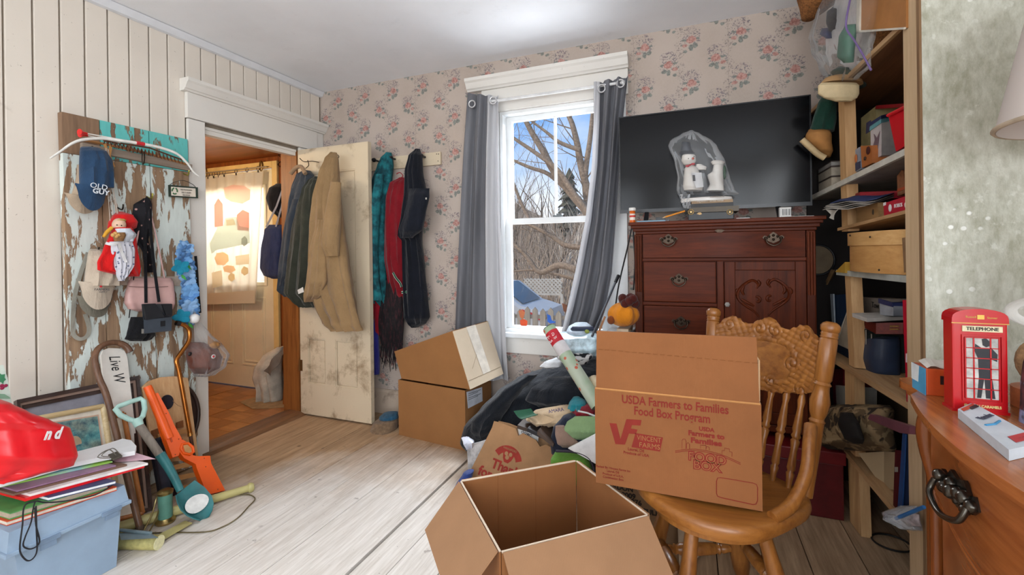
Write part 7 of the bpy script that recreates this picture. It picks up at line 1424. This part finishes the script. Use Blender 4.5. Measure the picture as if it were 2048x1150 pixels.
part('curled_corner', MB().grid_slab([onS(-.09)(1650, 418), onS(-.07)(1682, 420), onS(-.08)(1670, 440), onS(-.09)(1658, 433)], 6, 5, lambda i, j: .014*math.sin(4*i+2*j), .0015), M('#aaa59c', .8), nw, 50)
t = sbox('wooden_box', 'small plain wooden box with dark knot under the newspapers', 'box', [(1713, 447), (1757, 438), (1755, 405), (1712, 414)], .01, .10, wood('small_box', '#8a6840', '#ba9464', 'Y')); part('knot', MB().ball(onS(.009)(1746, 424), (.003, .006, .011), 10, 6), M('#3a2a1c', .5), t, 60)
t = sbox('red_tea_box', 'red and white printed carton at front of the third shelf', 'box', [(1768, 432), (1815, 421), (1815, 391), (1767, 407)], -.01, .06, M('#b0142a', .45)); 
part('white_badge', MB().ball(onS(-.0105)(1780, 416), (.002, .013, .013), 12, 6), M('#d8d2d0', .5), t, 60); part('white_badge', MB().ball(onS(-.0105)(1811, 410), (.002, .008, .009), 10, 6), M('#d8d2d0', .5), t, 60)
p = onS(-.011)(1797, 411); letters(t, 'ROIBOS', p, SD*1, (0, 0, 1), .018, M('#e0d6d4', .5), width=.05); sslab(t, 'corner_tag', [(1767, 412), (1772, 410), (1772, 404), (1767, 406)], -.0105, M('#d8d2d0', .5))
for nm, lb, q, off, c in (('house_ornament', 'small patterned house ornament on the third shelf', [(1795, 392), (1812, 386), (1812, 345), (1803, 340), (1794, 352)], .07, '#8a5a3c'), ('glass_jar', 'dark green glass jar beside the house ornament', [(1812, 392), (1822, 388), (1822, 352), (1812, 355)], .05, '#2c4a40')):
    t = sbox(nm, lb, nm.split('_')[0], q, off, .05, M(c, .4, 0, .3, 60)); sslab(t, 'stripe', [(q[0][0], q[0][1]-8), (q[1][0], q[1][1]-8), (q[1][0], q[1][1]-14), (q[0][0], q[0][1]-14)], off-.001, M('#b5532f' if c[1] == '8' else '#6aa089', .5))
# --- fourth shelf: round bentwood box
BENT = wood('bentwood', '#a8763f', '#d3a468', 'Y', .8, .45)
hb_ = thing('bentwood_box', 'oval bentwood cheese box with lid on the fourth shelf', 'box', onS(.1)(1755, 546)); 
cA, cB = onS(.0)(1690, 545), onS(.0)(1818, 545); ctr = (cA+cB)/2+SN*.085; ra = SD*((cB-cA).length*.53); rb_ = SN*.125
def oval(k, z): return [Vector((p.x, p.y, z)) for p in arc(ctr, ra*k, rb_*k, 44)[:-1]]
zq = 1.0665
part('box_wall', MB().loft([oval(1, zq), oval(1, zq+.118)]), BENT, hb_, 50); part('lid_band', MB().loft([oval(1.045, zq+.100), oval(1.045, zq+.150), oval(.97, zq+.1505)]), wood('bentwood2', '#b88a50', '#ddb47c', 'Y', .8, .45), hb_, 50)
for k, u in ((0, 1700), (1, 1740), (2, 1758)): part('tack', MB().ball(onS(-.045)(u, 471+k*3 if k < 2 else 540), (.003, .004, .004), 6, 4), DKMET, hb_)
t = sbox('tan_book', 'worn tan book standing at the end of the bentwood box', 'book', [(1808, 545), (1824, 543), (1824, 472), (1804, 476)], -.005, .02, M('#8a6a4a', .7)); sslab(t, 'page_edge', [(1813, 544), (1817, 544), (1815, 474), (1811, 475)], -.006, M('#a88a68', .8))
solo('yellow_envelopes', MB().prism([onS(-.02)(u, v) for u, v in [(1670, 544), (1690, 546), (1690, 524)]], SN*.03), M('#a8822c', .7), 'yellow envelope corner sticking out beside the bentwood box', 'envelope')
# --- fifth shelf
t = sbox('shoe_box', 'pale shoe box printed Tow standing on the fifth shelf', 'box', [(1720, 632), (1764, 632), (1764, 597), (1719, 594)], .16, .10, M('#a89a8c', .7)); letters(t, 'Tow', onS(.159)(1751, 611), SD, (0, 0, 1), .036, M('#221e1c', .7))
t = sbox('blue_white_box', 'white box with blue lid on the fifth shelf', 'box', [(1760, 630), (1787, 632), (1787, 612), (1759, 603)], .06, .10, M('#9ba0a8', .6)); sslab(t, 'blue_lid', [(1759, 606), (1787, 614), (1787, 605), (1759, 597)], .058, M('#26305c', .5), .004); part('end', MB().prism([onS(.06)(1787, 632), onS(.12)(1812, 628), onS(.12)(1812, 602), onS(.06)(1787, 605)], SN*.05), M('#26305c', .5), t)
t = thing('white_binder', 'white ring binder lying flat on the fifth shelf', 'binder', onS(.0)(1755, 640)); part('cover', MB().hexa([onS(-.03)(1705, 634), onS(-.02)(1734, 644), onS(.12)(1808, 640), onS(.14)(1780, 630), onS(-.03)(1704, 626), onS(-.02)(1734, 637), onS(.12)(1808, 633), onS(.14)(1780, 624)]), M('#b9b4ac', .6), t)
t = sbox('red_case', 'dark red wooden case with brass clasp under the white binder', 'case', [(1730, 656), (1752, 668), (1752, 646), (1729, 642)], .02, .08, wood('red_case', '#4a1410', '#7a2a1c', 'Y')); part('front', MB().prism([onS(.02)(1752, 668), onS(.09)(1806, 668), onS(.09)(1806, 645), onS(.02)(1752, 646)], SN*.06), wood('red_case', '#4a1410', '#7a2a1c', 'Y'), t)
for v in (651, 657): part('clasp', MB().prism([onS(.055)(1782, v+3), onS(.065)(1798, v+3), onS(.065)(1798, v), onS(.055)(1782, v)], -SN*.004), M('#b08a50', .35, .6), t)
solo('blue_case', MB().silh([(674, 1770, 1806, .06), (680, 1764, 1812, .10), (720, 1763, 1814, .11), (750, 1766, 1812, .10), (758, 1772, 1806, .06)], onS(.14), -SN, 28, 5, flat=3), M('#28344a', .5), 'rounded dark blue vanity case on the fifth shelf', 'case', smooth=60)
t = sbox('red_binder', 'tall bright red binder standing at the front of the fifth shelf', 'binder', [(1813, 803), (1831, 806), (1828, 600), (1805, 600)], -.012, .12, M('#b3122c', .4, 0, .05)); sslab(t, 'spine_text', [(1812, 725), (1815, 725), (1815, 707), (1812, 707)], -.0125, M('#d8c6c6', .6))
for k, (u0, u1, v0, v1, c, off) in enumerate(((1716, 1722, 655, 722, '#9a948c', .03), (1723, 1733, 660, 735, '#171c1a', .04), (1734, 1744, 668, 742, '#14201c', .05))):
    t = sbox('standing_book', ['thin pale book standing behind the pine post', 'dark green book standing second behind the pine post', 'black book with white page edge under the red case'][k], 'book', [(u0, v1), (u1, v1+6), (u1, v0), (u0, v0-4)], off, .14, M(c, .6)); sslab(t, 'page_edge', [(u1-1.5, v1+5), (u1, v1+6), (u1, v0), (u1-1.5, v0)], off-.001, M('#a7a196', .8))
t = sbox('blue_folder', 'dark blue folder with white edge left of the pine post', 'folder', [(1674, 715), (1698, 722), (1697, 588), (1668, 590)], .05, .02, M('#152c4a', .5)); sslab(t, 'edge', [(1671, 714), (1674, 714), (1669, 588), (1663, 588)], .045, M('#9aa0a6', .6), .006)
t = sbox('tan_folder', 'tan sheet leaning in front of the blue folder', 'folder', [(1674, 688), (1700, 700), (1700, 610)], .02, .008, M('#9a8c7a', .7)); sslab(t, 'edge', [(1673, 690), (1700, 612), (1700, 606), (1671, 686)], .019, M('#b5ada0', .7))
t = sbox('small_picture', 'dark framed picture leaning left of the bentwood box', 'picture frame', [(1635, 575), (1646, 582), (1668, 540), (1640, 542)], .06, .012, M('#4a3626', .5)); sslab(t, 'edge', [(1644, 584), (1649, 583), (1670, 540), (1666, 539)], .058, wood('frame_lt', '#8a6a46', '#b8946a', 'Y'), .008)
rd_ = thing('round_clock_face', 'dim round disc hanging behind the shelves', 'disc', (.66, 2.66, 1.05)); part('disc', MB().prism(arc((.60, 2.70, 1.10), Vector((.07, .0, 0)), UP*.075, 26)[:-1], (0, -.012, 0)), M('#7d6a50', .6), rd_); part('rim', MB().tube(arc((.60, 2.686, 1.10), Vector((.07, .0, 0)), UP*.075, 26)[:-1], .005, 6, closed=True), BLK, rd_, 60)
# --- sixth shelf
CA = NT('camouflage'); _n = CA.noise(CA.coord(), 20, 3, .5, .6); _m = CA.noise(CA.coord(), 13, 3, .5, .4)
CAM_ = CA.set(CA.mix(CA.ramp(_m, .55, .58), CA.mix(CA.ramp(_n, .48, .52), lin('#5d4a32'), lin('#8a7454')), lin('#2b2117')), .9)
cbg = thing('camouflage_bag', 'crumpled brown camouflage bag on the sixth shelf', 'bag', onS(-.02)(1740, 908)); part('body', MB().silh([(812, 1690, 1800, .08), (822, 1672, 1822, .14), (840, 1664, 1828, .17), (870, 1666, 1828, .18), (892, 1672, 1824, .17), (906, 1690, 1810, .12)], onS(.08), -SN, 46, 6, 5, .022, 23), CAM_, cbg, 60); part('mouth', MB().silh([(826, 1692, 1712, .03), (850, 1696, 1730, .05), (880, 1705, 1738, .04), (888, 1715, 1730, .02)], onS(-.055), -SN, 20, 4), M('#17120f', .9), cbg, 60)
solo('pink_case', MB().prism([onS(-.085)(u, v) for u, v in [(1735, 838), (1740, 828), (1818, 852), (1818, 868), (1800, 866)]], SN*.02), M('#6e4048', .45), 'mauve pink flat case lying across the camouflage bag', 'case')
t = sbox('beige_carton', 'open beige carton under the camouflage bag', 'box', [(1768, 978), (1800, 980), (1802, 905), (1768, 903)], .03, .14, card('#a89272')); part('side', MB().prism([onS(-.01)(1716, 906), onS(.03)(1768, 903), onS(.03)(1768, 978)], SN*.01), card('#b39d7c'), t)
t = sbox('dark_red_binder', 'dark red binder standing beside the blue binder', 'binder', [(1786, 1016), (1794, 1022), (1794, 900), (1790, 900)], -.005, .10, M('#4a1014', .5)); sslab(t, 'clip', [(1790, 944), (1796, 944), (1796, 934), (1790, 934)], -.006, M('#b5b0a6', .4, .5))
t = sbox('blue_binder', 'dark blue binder standing at the front of the sixth shelf', 'binder', [(1798, 1030), (1846, 1046), (1844, 880), (1808, 867)], -.010, .03, M('#13233f', .45)); sslab(t, 'spine', [(1797, 1030), (1806, 1033), (1814, 869), (1808, 866)], -.012, M('#254676', .45), .004)
zb3 = thing('sandwich_bag', 'clear zip bag with blue seal hanging off the bottom shelf', 'plastic bag', onS(-.04)(1825, 1064)); part('film', MB().silh([(1014, 1815, 1848, .03), (1030, 1795, 1852, .06), (1046, 1806, 1852, .07), (1062, 1825, 1852, .04)], onS(-.015), -SN, 24, 4, 4, .008, 4), glassy('small_film', (.75, .78, .82, 1), .25, .1), zb3, 60); part('blue_seal', MB().tube([onS(-.07)(1792, 1037), onS(-.07)(1848, 1014)], .005, 6), M('#2f6fb0', .4), zb3, 60); part('contents', MB().silh([(1030, 1822, 1846, .02), (1042, 1816, 1850, .03), (1054, 1826, 1850, .02)], onS(-.03), -SN, 16, 3), M('#a89a9a', .7, 0, .3, 50), zb3, 60)
for nm, lb, q, c, off in (('red_hardback', 'red hardback standing at the far end of the lower shelf', [(1668, 838), (1686, 838), (1686, 738), (1664, 738)], '#7d0f1e', .05), ('white_album', 'white album standing before the red hardback', [(1674, 838), (1690, 838), (1690, 772), (1671, 770)], '#a8a39a', .03)):
    t = sbox(nm, lb, 'book', q, off, .12, M(c, .5)); sslab(t, 'spine_band', [(q[0][0]+3, q[0][1]-10), (q[1][0]-3, q[1][1]-10), (q[1][0]-3, q[1][1]-14), (q[0][0]+3, q[0][1]-14)], off-.001, M('#c9bfb4', .6))
t = sbox('grey_carton', 'grey brown carton at the back below the fifth shelf', 'box', [(1724, 828), (1815, 850), (1815, 800), (1724, 772)], .24, .12, card('#6b5846')); sslab(t, 'flap', [(1724, 778), (1815, 806), (1815, 800), (1724, 772)], .238, card('#7d684f'))
solo('cable_ring', MB().tube(arc(PZ(1783, 1085, .004), Vector((.062, 0, 0)), Vector((0, .055, 0)), 30)[:-1], .0035, 6, closed=True), M('#17130f', .7), 'black ring of cable lying on the floor under the shelves', 'cable', smooth=60)
# ================================================================== BOW-FRONT DRESSER in the right foreground
CHE = wood('cherry', '#7a3f1c', '#ad6a38', 'Y', .8, .22, 9, spec=.6); CHEV = wood('cherry_v', '#64300f', '#96562a', 'Z', .8, .25, 9, spec=.6)
ND = thing('bow_front_dresser', 'glossy brown bow-front dresser in the right foreground', 'dresser', (.75, .88, 0)); TZ = .85
def xf(y):
    s = (1.285-y)/.83; return .452-.070*math.sin(math.pi*min(max(s, 0), 1))**1.2
edge = [(.478, 1.338), (.455, 1.322), (.447, 1.302), (.448, 1.28), (.456, 1.255), (.456, 1.225)]
out = [(1.05, 1.345)]+edge+[(xf(y)-.006-.0, y) for y in [1.18-.0292*k for k in range(24)]]+[(.455, .46), (.475, .435), (1.05, .43)]
def topslab(ins, z0, z1): return MB().prism([Vector((min(x+ins, 1.05) if x < 1.04 else x, y+(-ins if y > 1.3 else 0), z0)) for x, y in out], (0, 0, z1-z0))
part('top', topslab(0, TZ-.016, TZ), CHE, ND, 25); part('top_moulding', topslab(.010, TZ-.028, TZ-.0165), CHE, ND, 25)
part('carcass', bx((.545, .47, .08), (1.045, 1.29, TZ-.029)), CHEV, ND)
def bulge(z): return -.006*math.sin(math.pi*min(max((z-.63)/.19, 0), 1))
def front(z0, z1, y0, y1, ins=.050):
    g_ = []
    for j in range(15):
        z = z0+(z1-z0)*j/14; g_.append([(xf(y0+(y1-y0)*i/40)+ins+bulge(z), y0+(y1-y0)*i/40, z) for i in range(41)])
    return MB().sheet(g_, .02)
d1_ = part('drawer', front(.645, .818, 1.225, .52), CHE, ND, 50); d2_ = part('drawer', front(.36, .622, 1.225, .52, .062), CHE, ND, 50); part('drawer', front(.10, .345, 1.225, .52, .062), CHE, ND, 50)
for zz, r in ((.637, .007), (.626, .005), (.352, .005)): part('bead', MB().tube([(xf(1.235-.73*i/36)+.046, 1.235-.73*i/36, zz) for i in range(37)], r, 8), CHE, ND, 60)
part('side_panel', bx((.50, 1.29, .08), (1.045, 1.318, TZ-.029)), CHEV, ND)
cp_ = [(.0, .492, .022), (.08, .498, .024), (.40, .500, .022), (.55, .500, .021), (.60, .500, .022), (.63, .498, .023), (.66, .494, .022), (.70, .487, .026), (.745, .483, .030), (.785, .487, .028), (.815, .496, .022), (.822, .498, .02)]
for yy in (1.268, .49):
    for dx, dy, k in ((0, 0, 1), (.020, -.028, .9)): part('scroll_column', MB().tube(smooth_path([Vector((x+dx, yy+dy, z)) for z, x, r in cp_], 3), [r*.62*k for z, x, r in smooth_path([Vector(q) for q in cp_], 3)], 12), CHEV, ND, 60)
SILV = M('#4a4640', .25, .9, .2, 50)
hc = Vector((xf(.985)+.050-.006-.012, .985, .742)); hm = MB().prism([hc+Vector((-.001, -a, b)) for a, b in [(-.062, .0), (-.05, .018), (-.035, .012), (-.02, .03), (0, .022), (.02, .030), (.035, .012), (.05, .018), (.062, 0), (.045, -.014), (.02, -.020), (0, -.026), (-.02, -.02), (-.045, -.014)]], (-.006, 0, 0))
for k in range(11): hm.ball(hc+Vector((-.010-.004*(k % 2), .05-.01*k, .010*math.sin(k*1.9))), .0085+.002*(k % 3), 10, 7)
hm.tube(smooth_path([hc+Vector((-.016, .050, -.002)), hc+Vector((-.026, .046, -.026)), hc+Vector((-.030, .0, -.040)), hc+Vector((-.026, -.046, -.026)), hc+Vector((-.016, -.050, -.002))], 6), .0052, 10)
part('handle', hm, SILV, d1_, 50, label='ornate dark silver bail handle')
# --- telephone-box tin
TR_ = M('#a80d14', .22, 0, .03, 4, .02, spec=.6); TY = 1.090; tx0, tx1, tz = .455, .5335, TZ; th_ = .172
tn = thing('telephone_box_tin', 'red tin shaped like an english telephone box on the dresser', 'tin', ((tx0+tx1)/2, TY+.038, TZ))
tb_ = part('body', bx((tx0, TY, tz), (tx1, TY+.034, tz+th_), .003), TR_, tn); part('base_rim', bx((tx0-.0015, TY-.0015, tz), (tx1+.0015, TY+.0355, tz+.005)), TR_, tn)
dm = []
for k in range(13): a_ = math.pi*k/12; dm.append(Vector(((tx0+tx1)/2-(tx1-tx0)/2*1.02*math.cos(a_), TY-.002, tz+th_+.002+.018*math.sin(a_)**.8)))
part('domed_lid', MB().prism([Vector((tx0-.001, TY-.002, tz+th_-.006))]+dm+[Vector((tx1+.001, TY-.002, tz+th_-.006))], (0, .038, 0)), TR_, tn)
part('lid_line', bx((tx0-.0015, TY-.0026, tz+th_-.0075), (tx1+.0015, TY-.001, tz+th_-.006)), M('#b5924c', .35, .6), tn)
part('sign_panel', bx((tx0+.014, TY-.0024, tz+th_-.022), (tx1-.008, TY, tz+th_-.0115)), M('#c9bf9c', .5), tn); letters(tb_, 'TELEPHONE', ((tx0+tx1)/2+.003, TY-.0024, tz+th_-.0168), IX, IZ, .0085, M('#14130f', .5), width=.046, lift=.0003, bold=.0002)
part('crest', bx(((tx0+tx1)/2-.004, TY-.0028, tz+th_+.001), ((tx0+tx1)/2+.006, TY-.0018, tz+th_+.009)), M('#c09c4a', .35, .5), tn); letters(tn, 'Russell', ((tx0+tx1)/2-.013, TY-.002, tz+th_+.005), IX, IZ, .0055, M('#c09c4a', .4), lift=.0004); letters(tn, 'Stover', ((tx0+tx1)/2+.017, TY-.002, tz+th_+.004), IX, IZ, .0055, M('#c09c4a', .4), lift=.0004)
wa, wb2, wc, wd = tx0+.018, tx1-.013, tz+.026, tz+th_-.033
part('window_print', bx((wa, TY-.0012, wc), (wb2, TY, wd)), M('#a8a6a0', .4, 0, .25, 60), tn)
for q in ([(.50, .98), (.62, 1.0), (.72, .95), (.72, .87), (.62, .85), (.52, .88)], [(.30, .90), (.48, .84), (.78, .84), (.96, .74), (.94, .62), (.76, .66), (.72, .50), (.80, .30), (.88, .02), (.60, .02), (.56, .35), (.46, .02), (.34, .02), (.40, .36), (.38, .66), (.28, .78)]): part('figure_print', MB().prism([Vector((wa+(wb2-wa)*a, TY-.0014, wc+(wd-wc)*b)) for a, b in q], (0, -.0003, 0)), M('#16161c', .4), tn)
for k in range(4): x = wa+(wb2-wa)*(0, .25, .75, 1)[k]; part('glazing_bar', bx((x-.0010, TY-.0028, wc), (x+.0010, TY-.0005, wd)), TR_, tn)
for k in range(7): z = wc+(wd-wc)*k/6; part('glazing_bar', bx((wa, TY-.0028, z-.0008), (wb2, TY-.0005, z+.0008)), TR_, tn)
for lo, hi in (((wa-.005, wc-.005), (wa-.003, wd+.005)), ((wb2+.003, wc-.005), (wb2+.005, wd+.005)), ((wa-.003, wc-.005), (wb2+.003, wc-.003)), ((wa-.003, wd+.003), (wb2+.003, wd+.005))): part('panel_moulding', bx((lo[0], TY-.003, lo[1]), (hi[0], TY, hi[1])), TR_, tn)
letters(tb_, 'ENGLISH CARAMELS', ((tx0+tx1)/2+.003, TY, tz+.0125), IX, IZ, .0066, M('#c9b878', .5), width=.052, lift=.0006, bold=.0002)
# --- sweets box, pamphlet box, bundles, lamp
sw = thing('candy_box', 'orange and blue candy box beside the telephone box tin', 'box', (.50, 1.20, TZ)); part('body', bx((.452, 1.185, TZ), (.53, 1.245, TZ+.055), .002), M('#b8481c', .45), sw); part('blue_end', MB().prism([(.4515, 1.185, TZ), (.4515, 1.245, TZ), (.4515, 1.245, TZ+.055), (.4515, 1.185, TZ+.055)], (-.001, 0, 0)), M('#3f8fb8', .45), sw)
part('white_corner', MB().prism([(.450, 1.215, TZ+.02), (.450, 1.245, TZ+.02), (.450, 1.245, TZ+.055), (.450, 1.21, TZ+.055)], (-.0006, 0, 0)), M('#cfd6d8', .5), sw); letters(sw, 'm', (.487, 1.185, TZ+.036), IX, IZ, .034, M('#241512', .5), bold=.0012, lift=.0006)
part('torn_tab', MB().grid_slab([(.455, 1.19, TZ+.056), (.50, 1.19, TZ+.062), (.52, 1.24, TZ+.070), (.46, 1.24, TZ+.060)], 6, 4, lambda i, j: .004*math.sin(7*i), .001), M('#cfc9c0', .6), sw)
pa_ = thing('flat_carton', 'long flat white and blue printed carton on the front edge of the dresser', 'box', PZ(1980, 870, TZ)); V = [PZ(u, v, TZ+.0005) for u, v in [(1916, 836), (2018, 922), (2090, 905), (1945, 822)]]; part('carton', MB().hexa(V+[p+UP*.016 for p in V]), M('#bfc7ce', .45, 0, .08), pa_)
o_, ex, ey = V[0]+UP*.0166, (V[1]-V[0]), (V[3]-V[0])
def onC(s, t_): return V[0]*(1-s)*(1-t_)+V[1]*s*(1-t_)+V[2]*s*t_+V[3]*(1-s)*t_+UP*.0166
for q, c in (([(.03, .1), (.10, .1), (.10, .9), (.03, .9)], '#b5462c'), ([(.07, .5), (.13, .5), (.13, .95), (.07, .95)], '#1d2026'), ([(.80, .35), (.92, .35), (.92, .95), (.80, .95)], '#b03a3c'), ([(.86, .4), (.90, .4), (.90, .9), (.86, .9)], '#2a2226')): part('print', MB().prism([onC(*p) for p in q], (0, 0, .0006)), M(c, .5), pa_)
dxv = (onC(.2, .9)-onC(.2, .1)).normalized(); dyv = UP.cross(dxv)
letters(pa_, 'Watercolour', onC(.36, .55), dxv, dyv, .016, M('#3a3c4a', .5), shear=.3, width=.045); part('brush_stroke', MB().tube([onC(.50, .2), onC(.53, .5), onC(.50, .8)], .002, 5), M('#3f86b0', .5), pa_)
tb2 = thing('plush_in_bag', 'small tan plush bear inside a clear plastic bag behind the tin', 'plush toy', (.625, 1.16, TZ)); TP = M('#a8835c', .95, 0, .3, 90, .4)
part('body', MB().ball((.625, 1.16, TZ+.085), (.045, .04, .05), 14, 10), TP, tb2, 60); part('head', MB().ball((.628, 1.155, TZ+.135), (.032, .03, .03), 14, 10), TP, tb2, 60); part('film', MB().ball((.64, 1.16, TZ+.18), (.075, .05, .035), 22, 14), glassy('dome_film', (.85, .83, .8, 1), .03, .08), tb2, 60); part('leg', MB().ball((.60, 1.12, TZ+.075), (.02, .03, .018), 10, 8), TP, tb2, 60)
part('stand', MB().lathe([(.05, 0), (.05, .036), (.04, .038)], Matrix.Translation((.625, 1.16, TZ)), 18), M('#b5683f', .5, 0, .2, 30), tb2, 50)
fbg = thing('floral_bundle', 'dark floral print cloth bundle at the right edge of the dresser', 'cloth', (.60, 1.05, TZ)); FB2 = NT('floral_bundle'); _n = FB2.noise(FB2.coord(), 24, 4, .6); _v = FB2.noise(FB2.coord(), 34, 3); part('body', MB().silh([(695, 2050, 2090, .03), (720, 2030, 2130, .06), (770, 2018, 2140, .08), (820, 2014, 2140, .08), (850, 2016, 2130, .06)], onY(1.09), NY, 30, 5, 3, .008, 5), FB2.set(FB2.mix(FB2.ramp(_v, .52, .6), FB2.mix(FB2.ramp(_n, .42, .6), lin('#2a2026'), lin('#6b3a3c')), lin('#8f9bc4')), .7), fbg, 60); part('knot', MB().silh([(680, 2062, 2074, .02), (690, 2056, 2080, .03), (700, 2054, 2084, .03)], onY(1.07), NY, 14, 3), cloth('#5a4a6a'), fbg, 60)
lm = thing('table_lamp', 'table lamp with a cream fabric shade at the right edge', 'lamp', (.81, 1.28, TZ)); LP_ = Matrix.Translation((.81, 1.24, TZ))
part('base', MB().lathe([(.07, 0), (.075, .012), (.05, .03), (.03, .05), (.045, .12), (.055, .20), (.035, .30), (.014, .34), (.012, .42)], LP_, 24), M('#8a6a48', .35), lm, 50); part('stem', MB().lathe([(.006, .42), (.006, .80)], LP_, 10), M('#a8905a', .35, .7), lm, 50)
zs = 1.405-TZ; SHD = translucent('lamp_shade', (.74, .67, .62, 1), .25)
sh_ = part('shade', MB().lathe([(.200, zs), (.118, zs+.40), (.115, zs+.40), (.197, zs)], LP_, 48, False), SHD, lm, 50); part('lower_trim', MB().tube([(.81+.201*math.cos(2*math.pi*k/48), 1.24+.201*math.sin(2*math.pi*k/48), 1.409) for k in range(48)], .005, 6, closed=True), M('#b9a790', .8), sh_, 60)
